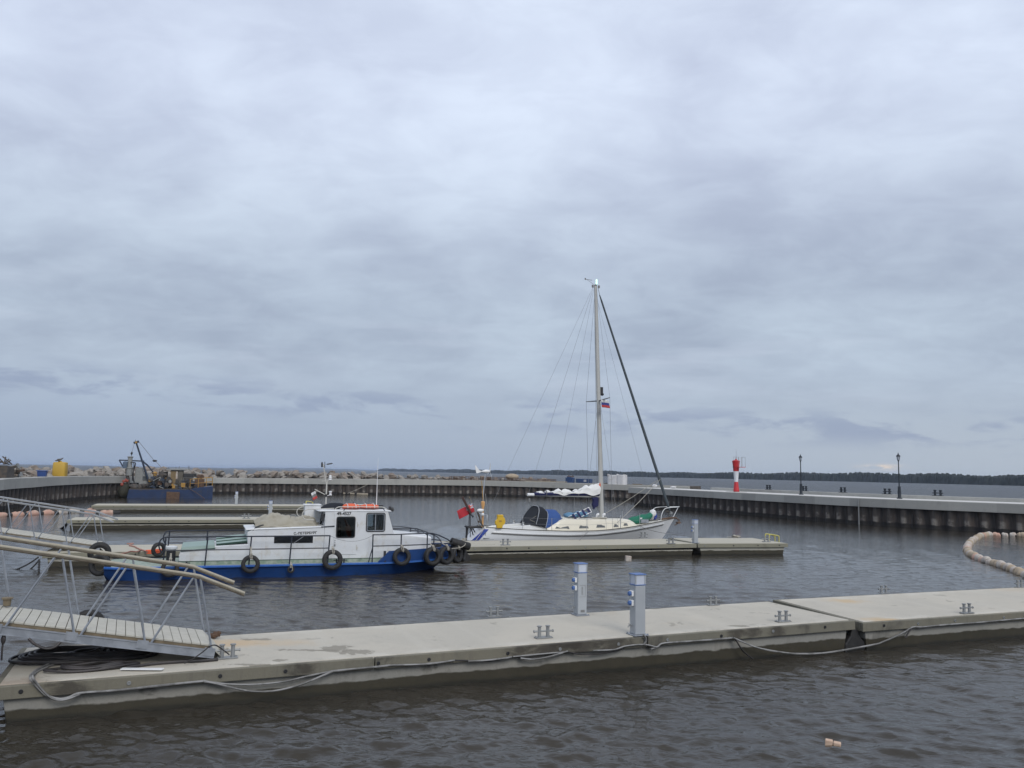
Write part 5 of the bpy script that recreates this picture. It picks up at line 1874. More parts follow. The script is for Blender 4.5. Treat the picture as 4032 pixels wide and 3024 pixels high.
        g.lathe([(0.07, 1.27), (0.06, 1.33), (0.05, 1.38), (0.065, 1.43), (0.065, 1.46), (0, 1.46)], (3.72, sgn * 0.78, 0), 12)
        obj('winch', g, MT['steel'], t, smooth=40)
    g = G()
    g.box(3.96, 4.04, -0.3, 0.3, 1.1, 1.72)
    obj('companionway_board', g, MT['ochre'], t)
    # sprayhood: blue forward, dark opening aft
    def hoop(xf, zf, xt, zt2, hw):
        out = []
        for i in range(15):
            a = pi * i / 14
            k = sin(a) ** 0.55
            out.append(Vector((xf + (xt - xf) * k, -cos(a) * abs(cos(a)) ** -0.35 * hw if abs(cos(a)) > 1e-6 else 0.0, zf + (zt2 - zf) * k)))
        return out
    h0, h1, h2, h3 = hoop(3.12, 1.27, 3.72, 2.25, 0.80), hoop(3.98, 1.12, 4.20, 2.02, 0.88), hoop(4.55, 1.12, 4.74, 2.06, 0.86), hoop(5.02, 1.30, 5.08, 1.66, 0.70)
    mid = hoop(3.6, 1.2, 3.98, 2.22, 0.86)
    g = G()
    g.grid([h0, mid, h1], flip=True)
    g.add([p + Vector((0.02, 0, 0)) for p in h0], [tuple(range(15))])
    obj('dodger_side_screen', g, MT['blackcl'], t, smooth=70)
    g = G()
    hm = [a.lerp(b, 0.55) + Vector((0, 0, 0.015)) for a, b in zip(h1, h2)]
    h2b = [a.lerp(b, 0.62) + Vector((0.02, 0, 0.03)) for a, b in zip(h2, h3)]
    g.grid([h1, hm, h2, h2b, h3], flip=True)
    sh = obj('sprayhood', g, MT['bluecl'], t, smooth=70)
    g = G()
    g.grid([[h2b[i] * 0.8 + h2[i] * 0.2 + Vector((0.012, -0.015, 0.012)) for i in (2, 3, 4, 5)], [h3[i] * 0.75 + h2b[i] * 0.25 + Vector((0.012, -0.015, 0.012)) for i in (2, 3, 4, 5)]], flip=True)
    obj('clear_window', g, MT['clear'], sh)
    for h_ in (h1, hoop(3.45, 1.3, 3.72, 2.24, 0.83)):
        g = G()
        g.tube([p + Vector((-0.012, 0, 0.012)) for p in h_], 0.014, 7)
        obj('frame_hoop', g, MT['steel'], sh, smooth=50)
    g = G()
    g.tube([(3.9, -0.86, 1.2), (3.1, -0.78, 1.55), (3.45, -0.82, 1.75)], 0.008, 5)
    obj('strap', g, MT['rope'], sh)

    # mast, spreaders, boom
    mb, mtop = Vector((7.68, 0, 1.6)), Vector((7.20, 0, 14.65))
    rake = (mtop - mb).normalized()
    mp = lambda z: mb + rake * ((z - mb.z) / rake.z)
    g = G()
    seg = 14
    rows = []
    for z, r_ in ((1.58, 0.105), (4, 0.105), (9, 0.10), (12.5, 0.088), (14.65, 0.072)):
        c_ = mp(z)
        rows.append([c_ + Vector((cos(2 * pi * k_ / seg) * r_ * 1.25, sin(2 * pi * k_ / seg) * r_, 0)) for k_ in range(seg)])
    g.grid(rows, closed=True)
    g.add(rows[-1], [tuple(range(seg))])
    ms = obj('mast', g, MT['alu'], t, smooth=40)
    g = G()
    for e in (-0.11, 0.13):
        g.box(mtop.x + e * 1.6 - 0.05, mtop.x + e * 1.6 + 0.05, -0.03, 0.03, 14.55, 14.7)
    g.lathe([(0.06, 14.65), (0.09, 14.68), (0.05, 14.74), (0, 14.75)], (mtop.x, 0, 0), 12)
    obj('masthead_fitting', g, MT['grey'], ms)
    g = G()
    g.lathe([(0.045, 14.76), (0.05, 14.78), (0.05, 14.86), (0.035, 14.88), (0.05, 14.9), (0.05, 15.0), (0.03, 15.04), (0, 15.05)], (mtop.x + 0.06, 0, 0), 12)
    obj('masthead_lamp', g, MT['lit'], ms, smooth=40)
    g = G()
    g.tube([(mtop.x - 0.1, 0, 14.72), (mtop.x - 0.55, 0.05, 15.0)], 0.008, 5)
    g.tube([(mtop.x - 0.62, 0.05, 14.99), (mtop.x - 0.2, 0.05, 14.98)], 0.014, 6)
    g.box(mtop.x - 0.66, mtop.x - 0.58, 0.04, 0.06, 14.96, 15.06)
    obj('wind_indicator', g, MT['grey'], ms)
    g = G()
    q = mp(8.75)
    g.box(q.x + 0.12, q.x + 0.27, -0.06, 0.06, 8.5, 8.88)
    g.lathe([(0.05, 8.4), (0.10, 8.45), (0.10, 8.52), (0, 8.55)], (q.x + 0.24, 0, 0), 10)
    obj('steaming_lamp', g, MT['black'], ms)
    sp_ = mp(8.1)
    tips = {}
    for sgn in (-1, 1):
        tip = sp_ + Vector((-0.06, sgn * 1.5, 0.06))
        tips[sgn] = tip
        g = G()
        g.tube([sp_ + Vector((0, sgn * 0.08, 0)), tip], [0.045, 0.026], 8)
        obj('spreader', g, MT['galv_dull'], ms)
    bE, bM = Vector((3.28, 0, 2.84)), Vector((7.52, 0, 2.78))
    g = G()
    g.tube([bE, bM], 0.072, 12)
    bo = obj('boom', g, MT['alu'], t, smooth=40)
    g = G()
    g.tube([bE + Vector((-0.04, 0, 0)), bE + Vector((0.35, 0, 0))], 0.08, 12)
    obj('boom_end', g, MT['white'], bo, smooth=40)
    g = G()
    g.tube(smoothpath([(4.62, 0, 2.76), (4.62, 0.02, 2.45), (4.7, 0, 1.95), (4.72, 0, 1.62)], 3), 0.012, 5)
    g.tube([(6.0, 0, 2.74), (6.02, 0.0, 1.66)], 0.012, 5)
    g.tube([(7.2, 0, 2.7), (7.62, 0, 1.75)], 0.02, 6)
    g.lathe([(0.05, 2.45), (0.06, 2.52), (0.05, 2.62), (0, 2.66)], (3.36, 0, 0), 8)
    obj('mainsheet', g, MT['grey'], bo)
    # sail cover under the flaked sail
    g = G()
    rows = []
    for i in range(24):
        u = i / 23
        x = 3.62 + 3.86 * u
        hh = 0.10 + 0.12 * u + 0.01 * sin(20 * u)
        rows.append([Vector((x, -0.10, 2.80)), Vector((x, -0.15 - 0.03 * u, 2.82 + hh * 0.5)), Vector((x, -0.12, 2.85 + hh)), Vector((x, 0, 2.87 + hh)), Vector((x, 0.12, 2.85 + hh)), Vector((x, 0.15, 2.82 + hh * 0.5)), Vector((x, 0.10, 2.80))])
    g.grid(rows, flip=True)
    g.add(rows[0], [tuple(range(7))[::-1]])
    obj('sail_cover', g, MT['navycl'], bo, smooth=50)
    g = G()
    rows = []
    for i in range(61):
        u = i / 60
        x = 3.75 + 3.74 * u
        top = 2.92 + 0.02 + 0.16 * sin(pi * min(1, u * 3.2) / 2) + 0.20 * max(0, (u - 0.45) / 0.55) + 0.34 * max(0, (u - 0.74) / 0.26) ** 1.3
        top += 0.07 * sin(17 * u + 1) * (0.4 + u) + 0.045 * sin(43 * u) + 0.03 * sin(71 * u + 2)
        bot = 2.90 + 0.06 * u - 0.10 * math.exp(-((u - 0.42) / 0.10) ** 2) - 0.12 * math.exp(-((u - 0.9) / 0.12) ** 2) + 0.02 * sin(27 * u)
        wd = 0.10 + 0.13 * u ** 0.7 + 0.02 * sin(23 * u)
        row = []
        for j in range(17):
            a = pi * (j / 16)
            yy = -cos(a) * wd * (1 + 0.34 * sin(5 * a + 13 * u) * sin(a) + 0.22 * sin(11 * a - 31 * u) * sin(a))
            zz = bot + (top - bot) * sin(a) ** 0.75
            row.append(Vector((x + 0.03 * sin(7 * a + 5 * u), yy, zz)))
        rows.append(row)
    g.grid(rows, flip=True)
    obj('flaked_mainsail', g, MT['sailcl'], bo, smooth=60)
    g = G()
    g.add([(7.42, -0.12, 3.30), (7.52, -0.12, 3.24), (7.54, -0.13, 3.42), (7.50, -0.13, 3.56)], [(0, 1, 2, 3)])
    g.add([(7.42, -0.10, 3.30), (7.52, -0.10, 3.24), (7.54, -0.11, 3.42), (7.50, -0.11, 3.56)], [(3, 2, 1, 0)])
    obj('orange_sail_corner', g, MT['orange'], bo)
    for x in (4.3, 5.2, 6.2):
        g = G()
        g.lathe([(0.17, -0.02), (0.18, 0.0), (0.17, 0.02)], (x, 0, 2.93), 12, 'x')
        obj('sail_tie', g, MT['grey'], bo)

    def wirep(a, b, r=0.006, nm='shroud', mt=MT['wire']):
        g = G()
        g.tube([a, b], r, 5)
        obj(nm, g, mt, t)
    hd = mp(14.5)
    for sgn in (-1, 1):
        wirep(hd + Vector((0, sgn * 0.07, 0)), tips[sgn], 0.007)
        wirep(tips[sgn], Vector((7.62, sgn * 1.45, 1.02)), 0.008)
        wirep(mp(8.0) + Vector((0, sgn * 0.1, 0)), Vector((7.25, sgn * 1.45, 1.02)), 0.007)
        wirep(mp(8.0) + Vector((0.05, sgn * 0.1, 0)), Vector((8.05, sgn * 1.35, 1.06)), 0.006)
    wirep(hd + Vector((-0.15, 0, 0.1)), Vector((0.72, 0, 1.2)), 0.006, 'backstay')
    wirep(hd + Vector((-0.13, 0, 0.08)), bE + Vector((0.02, 0, 0.06)), 0.007, 'topping_lift')
    wirep(hd + Vector((-0.12, 0, -0.05)), Vector((4.85, 0, 3.1)), 0.006, 'halyard')
    wirep(mp(13.2) + Vector((-0.09, 0.03, 0)), Vector((7.42, 0.05, 1.7)), 0.008, 'halyard')
    wirep(mp(13.8) + Vector((0.1, 0, 0)), Vector((11.0, 0, 1.45)), 0.005, 'inner_forestay')
    g = G()
    fa, fb = Vector((7.46, 0, 14.15)), Vector((12.0, 0, 1.98))
    g.tube([fa.lerp(fb, f) for f in (0, 0.03, 0.3, 0.6, 0.85, 0.97, 1)], [0.03, 0.05, 0.066, 0.078, 0.086, 0.08, 0.045], 9)
    gj = obj('furled_headsail', g, MT['genoa'], t, smooth=50)
    g = G()
    g.tube([mp(14.6) + Vector((0.15, 0, 0)), fa], 0.015, 6)
    g.tube([fb, (12.2, 0, 1.58)], 0.02, 6)
    g.lathe([(0.03, 1.78), (0.1, 1.8), (0.1, 1.92), (0.03, 1.95)], (12.07, 0, 0), 12)
    obj('furler', g, MT['galv_dull'], gj)
    for e, end in ((-0.07, Vector((8.05, -1.15, 1.4))), (0.07, Vector((7.9, 1.1, 1.5)))):
        g = G()
        a = fa.lerp(fb, 0.853) + Vector((0, e, 0))
        g.tube(smoothpath([a, a.lerp(end, 0.5) + Vector((0, 0, -0.06)), end], 5), 0.014, 5)
        obj('sheet', g, MT['rope'], gj)
    # pulpit, stanchions, lifelines
    for sgn in (-1, 1):
        g = G()
        g.tube(smoothpath([(11.05, sgn * 0.62, 1.46), (11.12, sgn * 0.62, 1.85), (11.35, sgn * 0.55, 2.12), (11.75, sgn * 0.44, 2.19), (12.3, sgn * 0.26, 2.21), (12.62, 0, 2.22)], 5), 0.019, 7)
        obj('pulpit', g, MT['white'], t, smooth=60)
    g = G()
    g.tube([(12.58, 0.03, 2.20), (12.2, 0.03, 1.56)], 0.019, 7)
    obj('pulpit_stay', g, MT['white'], t, smooth=60)
    for sgn in (-1, 1):
        tops = []
        for x, h_, r_ in ((1.35, 0.6, 0.014), (2.56, 0.68, 0.014), (4.1, 0.66, 0.014), (6.06, 0.68, 0.015), (8.15, 0.72, 0.022), (9.5, 0.68, 0.014)):
            u = (x - 0.5) / 11.7
            y = sgn * (beam(u) - 0.08)
            z = sheer(u)
            if sgn < 0 or x != 4.1:
                g = G()
                g.tube([(x, y, z), (x, y, z + h_)], r_, 6)
                obj('stanchion', g, MT['steel'], t)
            tops.append(Vector((x, y, z + 0.62)))
        tops.append(Vector((11.08, sgn * 0.6, 2.0)))
        for dz_ in (0, -0.3):
            g = G()
            g.tube([p + Vector((0, 0, dz_)) for p in tops], 0.005, 5)
            obj('lifeline', g, MT['wire'], t)
    # wind generator on a pole at the stern
    g = G()
    g.tube([(0.82, 0.35, 1.1), (0.86, 0.35, 2.9), (0.95, 0.35, 3.9)], [0.04, 0.032, 0.028], 8)
    wg = obj('generator_pole', g, MT['steel'], t, smooth=50)
    g = G()
    g.tube([(0.98, 0.35, 2.85), (1.2, 0.5, 1.75)], 0.014, 6)
    obj('pole_stay', g, MT['steel'], wg)
    g = G()
    g.tube([(0.72, 0.35, 4.03), (0.82, 0.35, 4.04), (0.98, 0.35, 4.045), (1.12, 0.35, 4.045), (1.22, 0.35, 4.04)], [0.015, 0.06, 0.095, 0.085, 0.02], 12)
    hb_ = obj('generator_body', g, MT['white'], wg, smooth=60)
    g = G()
    g.prism([(0.74, 4.06), (0.60, 4.10), (0.42, 4.34), (0.36, 4.36), (0.40, 4.1), (0.44, 3.95), (0.50, 3.93), (0.62, 3.97), (0.74, 4.01)], 'y', 0.343, 0.357)
    obj('tail_fin', g, MT['white'], hb_)
    for a in (100, 220, 340):
        g = G()
        d_ = Vector((0, cos(radians(a)), sin(radians(a))))
        s2 = Vector((0, -sin(radians(a)), cos(radians(a))))
        c_ = Vector((1.20, 0.35, 4.04))
        sec = []
        for f, w_, tw in ((0.03, 0.045, 0.03), (0.15, 0.05, 0.02), (0.45, 0.022, 0.004)):
            p = c_ + d_ * f
            sec.append([p + s2 * w_ + Vector((tw, 0, 0)), p - s2 * w_ + Vector((-tw, 0, 0)), p - s2 * w_ + Vector((-tw - 0.008, 0, 0)), p + s2 * w_ + Vector((tw - 0.008, 0, 0))])
        g.grid(sec, closed=True)
        g.add(sec[-1], [(0, 1, 2, 3)])
        obj('blade', g, MT['white'], hb_)
    # outboard motor and fittings on the stern rail
    g = G()
    g.tube(smoothpath([(0.75, -0.7, 1.12), (0.75, -0.7, 1.75), (0.8, -0.4, 1.78), (0.8, 0.5, 1.78), (0.75, 0.7, 1.75), (0.75, 0.7, 1.12)], 4), 0.016, 6)
    obj('pushpit', g, MT['steel'], t, smooth=60)
    g = G()
    g.tube(smoothpath([(0.25, -0.55, 1.95), (0.36, -0.55, 1.75), (0.45, -0.55, 1.45), (0.62, -0.55, 1.15)], 3), [0.03, 0.045, 0.05, 0.05, 0.04, 0.04, 0.05, 0.04, 0.04, 0.03], 7)
    g.box(0.3, 0.5, -0.62, -0.5, 1.4, 1.5)
    om = obj('outboard_leg', g, MT['grime'], t, smooth=40)
    g = G()
    g.blob((0.42, -0.55, 2.02), 0.20, 0.11, 0.10, 12, 8, 0.08, 2)
    g.blob((0.55, -0.55, 1.82), 0.09, 0.09, 0.08, 10, 6, 0.1, 5)
    obj('outboard_cowl', g, MT['white'], om, smooth=60)
    # self-steering gear
    g = G()
    g.tube([(-0.12, -0.2, 1.14), (0.68, -0.2, 1.14)], 0.055, 8)
    g.tube([(-0.12, 0.2, 1.14), (0.68, 0.2, 1.14)], 0.05, 8)
    g.tube([(-0.10, -0.25, 1.16), (-0.12, 0.25, 1.16)], 0.06, 8)
    g.tube([(-0.10, 0, 1.14), (-0.12, 0, 0.75), (-0.2, 0, 0.1)], [0.075, 0.06, 0.05], 8)
    g.tube([(0.05, -0.12, 1.15), (0.22, -0.1, 0.7)], 0.03, 6)
    g.tube([(0.18, 0.1, 1.15), (0.45, 0.1, 0.72)], 0.03, 6)
    g.tube([(0.06, 0, 1.15), (0.06, 0, 1.9)], 0.022, 6)
    g.tube([(0.0, 0.04, 1.15), (0.02, 0.04, 1.85)], 0.022, 6)
    g.tube([(0.07, 0, 1.14), (0.08, 0, 0.52)], 0.02, 6)
    g.tube([(0.02, 0, 1.85), (0.22, 0, 1.66)], [0.02, 0.05], 8)
    ssg = obj('self_steering_gear', g, MT['black'], t, smooth=40)
    g = G()
    p, q = Vector((-0.42, -0.03, 2.70)), Vector((0.08, -0.03, 1.82))
    a = (q - p).normalized()
    s2 = Vector((a.z, 0, -a.x)) * 0.062
    k_ = Vector((0, 0.018, 0))
    g.hexa([p - s2 - k_, p + s2 - k_, p + s2 + k_, p - s2 + k_, q - s2 - k_, q + s2 - k_, q + s2 + k_, q - s2 + k_])
    obj('wind_vane', g, mat('dark_red_brown_vane', (0.045, 0.018, 0.014), 0.55), ssg, bevel=0.012)
    # foredeck gear and anchor
    g = G()
    g.tube([(11.4, 0, 1.52), (12.2, 0, 1.60), (12.45, 0, 1.58)], 0.05, 8)
    g.tube([(12.42, 0, 1.58), (12.62, 0, 1.45), (12.58, 0, 1.30), (12.30, 0, 1.16)], [0.035, 0.03, 0.05, 0.015], 7)
    g.box(12.45, 12.66, -0.11, 0.11, 1.27, 1.36)
    obj('anchor', g, MT['rust'], t, smooth=40)
    g = G()
    g.tube([(12.0, 0.05, 1.6), (11.9, 0.05, 1.95)], 0.022, 6)
    g.blob((11.87, 0.05, 1.95), 0.16, 0.09, 0.05, 10, 6, 0.3, 8)
    obj('anchor_light', g, MT['grime'], t, smooth=50)
    for x, y in ((10.6, -0.35), (11.2, 0.2), (11.0, -0.3)):
        g = G()
        g.tube([(x - 0.09, y, 1.50), (x + 0.09, y, 1.51)], 0.02, 6)
        g.tube([(x, y, 1.42), (x, y, 1.5)], 0.025, 6)
        obj('deck_cleat', g, MT['grey'], t)
    g = G()
    g.box(9.92, 10.4, -0.42, -0.12, 1.33, 1.52)
    g.tube([(10.2, -0.28, 1.52), (10.24, -0.28, 1.64)], 0.05, 8)
    obj('anchor_windlass', g, MT['galv'], t, bevel=0.03)
    for x, y in ((7.15, -0.45), (7.55, -0.42)):
        g = G()
        g.tube(smoothpath([(x, y, 1.56), (x, y, 1.72), (x + 0.04, y, 1.80), (x + 0.12, y, 1.80)], 3), [0.045, 0.045, 0.045, 0.048, 0.055, 0.06, 0.065, 0.07, 0.08, 0.08], 10)
        obj('cowl_vent', g, MT['white'], t, smooth=60)
    g = G()
    g.box(6.9, 7.75, -0.55, -0.3, 1.585, 1.66)
    obj('mast_collar_box', g, MT['cream'], t, bevel=0.02)
    g = G()
    g.tube([(5.3, -0.72, 1.66), (8.6, -0.62, 1.62)], 0.02, 6)
    obj('grab_rail', g, MT['teak'], t)
    return t


yt = yacht()


def yw(x, y, z):
    return FB.w(x + 13.0, y + 41.9, z)


def uj(u, v):
    if u < 0.42 and v < 0.5:
        a, b = (u / 0.42 - 0.5), (v / 0.5 - 0.5)
        if abs(a) < 0.10 or abs(b) < 0.13:
            return 2
        if abs(a) < 0.19 or abs(b) < 0.22 or abs(abs(a) - abs(b)) < 0.09:
            return 1
        return 3
    return 0


flag('ensign', 'red ensign with a small union flag corner flying at the yacht stern', yw(0.16, 0.05, 2.36), FB.u * -0.84 + Vector((0, 0, -0.40)), FB.u * 0.15 + Vector((0, 0, -0.42)),
     [MT['red'], MT['flagwhite'], MT['flagred'], MT['flagblue']], uj, 30, 20, 0.035)
g = G()
g.tube([yw(0.02, 0.07, 2.66), yw(0.14, 0.06, 2.40), yw(0.6, 0.02, 1.12)], 0.013, 6)
g.tube([yw(0.0, 0.07, 2.70), yw(0.02, 0.07, 2.64)], 0.03, 8)
tag(obj('flag_staff', g, MT['brownwood']), 'slanting wooden staff of the red ensign at the yacht stern', 'flag staff')
flag('courtesy_flag', 'white, blue and red courtesy flag under the yacht mast spreader', yw(7.22, -0.75, 8.10), FB.u * 0.50 + Vector((0, 0, -0.03)), FB.u * -0.02 + Vector((0, 0, -0.42)) + FB.u * 0.08,
     [MT['flagwhite'], MT['flagblue'], MT['flagred']], tri, wav=0.04)
# lifesaving gear and bags on the yacht
t = thing('lifebuoy_bag', 'bright yellow lifebuoy bag strapped to the yacht stern rail', 'lifebuoy', yw(1.32, -1.05, 1.14), FB.a)
g = G()
g.prism([(-0.16, 0.0), (0.14, 0.0), (0.17, 0.14), (0.26, 0.2), (0.31, 0.34), (0.26, 0.52), (0.18, 0.58), (0.17, 0.66), (-0.13, 0.66), (-0.15, 0.46), (-0.24, 0.38), (-0.25, 0.22), (-0.18, 0.14)], 'y', -0.06, 0.08)
obj('bag_body', g, MT['yellow'], t, bevel=0.03)
g = G()
g.prism([(-0.15, 0.60), (0.18, 0.60), (0.17, 0.69), (-0.14, 0.69)], 'y', -0.075, 0.09)
obj('flap', g, MT['yellow'], t, bevel=0.015)
g = G()
g.box(-0.05, 0.09, -0.066, -0.06, 0.32, 0.40)
obj('label_patch', g, MT['ochre'], t)
t = thing('danbuoy', 'slim orange and yellow danbuoy standing upright at the yacht stern pole', 'danbuoy', yw(0.62, -0.35, 1.15), FB.a)
g = G()
g.lathe([(0.05, 0.0), (0.055, 0.5), (0.05, 0.9), (0.06, 1.0), (0.10, 1.15), (0.105, 1.30), (0.06, 1.34), (0, 1.34)], (0, 0, 0), 12)
obj('float', g, mat('faded_orange_float', (0.60, 0.33, 0.12), 0.6, 0, (0.52, 0.30, 0.16), 4, 0.6), t, smooth=40)
g = G()
g.tube([(0, 0, 1.34), (-0.03, 0, 1.75), (-0.10, 0, 2.40)], [0.016, 0.022, 0.014], 7)
obj('staff', g, MT['ochre'], t)
g = G()
rows = []
for i in range(17):
    u = i / 16
    c_ = Vector((-0.75 + 1.5 * u, 0, 0.24 + 0.40 * u * u + 0.03 * sin(6 * u)))
    r_ = 0.285 * (sin(pi * (0.07 + u * 0.86)) ** 0.35) * (0.95 + 0.08 * sin(15 * u))
    rows.append([c_ + Vector((0.25 * r_ * sin(a), r_ * 1.1 * cos(a) * (1 + 0.06 * sin(3 * a + 9 * u)), r_ * sin(a) * (1 + 0.05 * sin(5 * a - 7 * u)))) for a in [2 * pi * k_ / 16 for k_ in range(16)]])
g.grid(rows, closed=True)
g.add(rows[0], [tuple(range(16))[::-1]])
g.add(rows[-1], [tuple(range(16))])
o = obj('sail_bag', g, MT['green'], None, smooth=60, loc=yw(10.05, -0.05, 1.15))
o.rotation_euler = (0, 0, FB.a)
tag(o, 'bulging green sail bag lying on the yacht foredeck', 'sail bag')
g = G()
g.blob((0.80, 0.0, 0.66), 0.14, 0.22, 0.25, 12, 8, 0.3, 12)
obj('sail_clew', g, MT['sailcl'], o, smooth=60)
g = G()
g.blob((0.98, 0.05, 0.52), 0.09, 0.09, 0.2, 10, 7, 0.3, 13)
obj('draw_cord', g, MT['ablue'], o, smooth=60)
g = G()
g.blob((-0.05, -0.265, 0.42), 0.13, 0.03, 0.055, 12, 6, 0.05, 2)
obj('label_patch', g, MT['flagwhite'], o, smooth=60)
for x0, x1, zz, yy, lab, k_ in ((5.35, 6.1, 1.73, -0.35, 'light blue roll of cushions beside the folding ladder on the yacht roof', 3), (5.9, 6.85, 1.72, 0.05, 'larger light blue cover behind the folding ladder on the yacht roof', 4)):
    g = G()
    g.blob((0, 0, 0), (x1 - x0) / 2, 0.26, 0.16 if k_ == 3 else 0.21, 20, 11, 0.22, k_, 3.0)
    o = obj('cushion', g, MT['ltblue'], None, smooth=60, loc=yw((x0 + x1) / 2, yy, zz))
    o.rotation_euler = (0, radians(-8 if k_ == 4 else 4), FB.a)
    tag(o, lab, 'cushion', 'cushions on the yacht roof')
t = thing('folding_ladder', 'folded steel ladder with dark blue straps leaning on the yacht coachroof', 'ladder', yw(6.12, -0.72, 1.72), (radians(58), radians(-22), FB.a))
g = G()
for yy in (-0.02, 0.28):
    g.tube(smoothpath([(-0.55, yy, 0.0), (0.62, yy, 0.04)], 2), 0.018, 6)
g.tube(smoothpath([(-0.55, -0.02, 0), (-0.68, 0.0, 0.03), (-0.70, 0.13, 0.06), (-0.68, 0.26, 0.03), (-0.55, 0.28, 0)], 4), 0.018, 6)
g.tube([(0.62, -0.02, 0.04), (0.62, 0.28, 0.04)], 0.018, 6)
obj('ladder_frame', g, MT['steel'], t)
for x in (-0.38, -0.08, 0.22, 0.52):
    g = G()
    g.box(x - 0.07, x + 0.05, -0.05, 0.31, 0.02, 0.05)
    obj('step', g, MT['navycl'], t, bevel=0.01)
g = G()
g.prism([(-0.20, 0.0), (-0.10, -0.16), (-0.16, -0.36), (-0.06, -0.66), (0.04, -0.52), (0.20, -0.46), (0.22, -0.1), (0.18, 0.05)], 'y', -0.10, 0.10)
o = obj('canvas_bag', g, MT['navycl'], None, bevel=0.05, loc=yw(7.18, -0.12, 2.70))
o.rotation_euler = (0, 0, FB.a)
tag(o, 'crumpled navy canvas bag hanging from the boom at the foot of the yacht mast', 'bag')

# mooring lines of the two boats
def line(name, pts, r, mt, label, cat='rope', group=None, k=5):
    g = G()
    g.tube(smoothpath(pts, k), r, 6)
    return tag(obj(name, g, mt, None, smooth=60), label, cat, group)


line('mooring_line', [yw(9.5, -0.75, 1.22), FB.w(23.0, 39.6, 0.95), FB.w(24.2, 37.0, 0.85)], 0.013, MT['grey'], 'dark mooring line from the yacht foredeck to the dock pedestal', group='mooring lines')
line('mooring_line', [yw(6.2, -1.5, 1.0), FB.w(18.6, 39.9, 0.75), FB.w(18.1, 39.2, 0.61)], 0.012, MT['grey'], 'short dark mooring line amidships from the yacht to the dock', group='mooring lines')
line('mooring_line', [yw(0.62, -0.7, 1.14), yw(0.2, -1.3, 0.85), FB.w(12.6, 39.5, 0.62)], 0.014, MT['rope'], 'pale stern line from the yacht running down to the dock', group='mooring lines')
line('mooring_line', [bw(12.6, 0.3, 1.0), FB.w(10.6, 36.9, 0.75), FB.w(12.8, 37.1, 0.66)], 0.012, MT['rope'], 'pale bow line from the workboat stem to the dock cleat', group='mooring lines')
line('mooring_line', [bw(11.9, 0.9, 1.1), FB.w(9.5, 38.0, 0.75), FB.w(13.6, 39.6, 0.66)], 0.011, MT['grey'], 'long dark bow line from the workboat across the middle dock', group='mooring lines')


# ------------------------------------------------------------------ pier furniture
def pier_at(x, back):
    """point on the pier deck in photo column x, 'back' metres from the harbour edge"""
    return col_hit(x, ppath, back, PZ + 0.005)


q, qa = pier_at(2899, 2.2)
t = thing('harbour_beacon', 'red and white banded harbour beacon tower on the pier', 'beacon', q, qa)
g = G()
g.box(-0.95, 0.95, -0.7, 0.7, 0.0, 0.035)
obj('foundation', g, MT['cap'], t, bevel=0.01)
for nm, mt, prof in (('lower_band', MT['beacon_red'], [(0.32, 0.036), (0.325, 0.2), (0.28, 0.5), (0.21, 1.12)]),
                     ('white_band', MT['beacon_white'], [(0.205, 1.12), (0.205, 1.13), (0.25, 1.7), (0.30, 2.30)]),
                     ('upper_band', MT['beacon_red'], [(0.302, 2.30), (0.305, 2.31), (0.36, 2.95), (0.415, 3.40), (0.44, 3.40), (0.44, 3.45), (0.2, 3.56), (0.10, 3.57), (0.10, 3.63), (0.07, 3.68), (0, 3.68)])):
    g = G()
    g.lathe(prof, (0, 0, 0), 22)
    obj(nm, g, mt, t, smooth=30)
pr = Vector((1, 0, 0))
g = G()
g.hexa([(-0.4, -0.95, 2.73), (0.4, -0.95, 2.73), (0.4, -0.25, 2.73), (-0.4, -0.25, 2.73), (-0.4, -0.95, 2.79), (0.4, -0.95, 2.79), (0.4, -0.25, 2.79), (-0.4, -0.25, 2.79)])
side = t
pl = obj('ladder_platform', g, MT['beacon_red'], t)
g = G()
for x in (-0.38, 0.38):
    g.tube([(x, -0.93, 2.79), (x, -0.93, 3.86), (x, -0.48, 3.86), (x, -0.45, 2.79)], 0.018, 6)
g.tube([(-0.38, -0.93, 3.86), (0.38, -0.93, 3.86)], 0.018, 6)
obj('platform_rail', g, MT['galv_dull'], pl)
pl.rotation_euler = (0, 0, radians(118) )
g = G()
for y in (-0.22, 0.22):
    g.tube([(-0.18, y, 3.45), (-0.18, y, 3.9), (0.2, y, 3.88), (0.2, y, 3.45)], 0.015, 6)
g.tube([(-0.18, -0.22, 3.9), (-0.18, 0.22, 3.9)], 0.015, 6)
obj('lantern_guard', g, MT['galv_dull'], t)
g = G()
g.tube([(0.05, 0, 3.68), (0.05, 0, 4.85)], [0.02, 0.006], 6)
obj('lightning_rod', g, MT['galv_dull'], t)
g = G()
g.box(-0.06, 0.1, -0.39, -0.33, 2.7, 2.85)
obj('lock_box', g, MT['grime'], t)


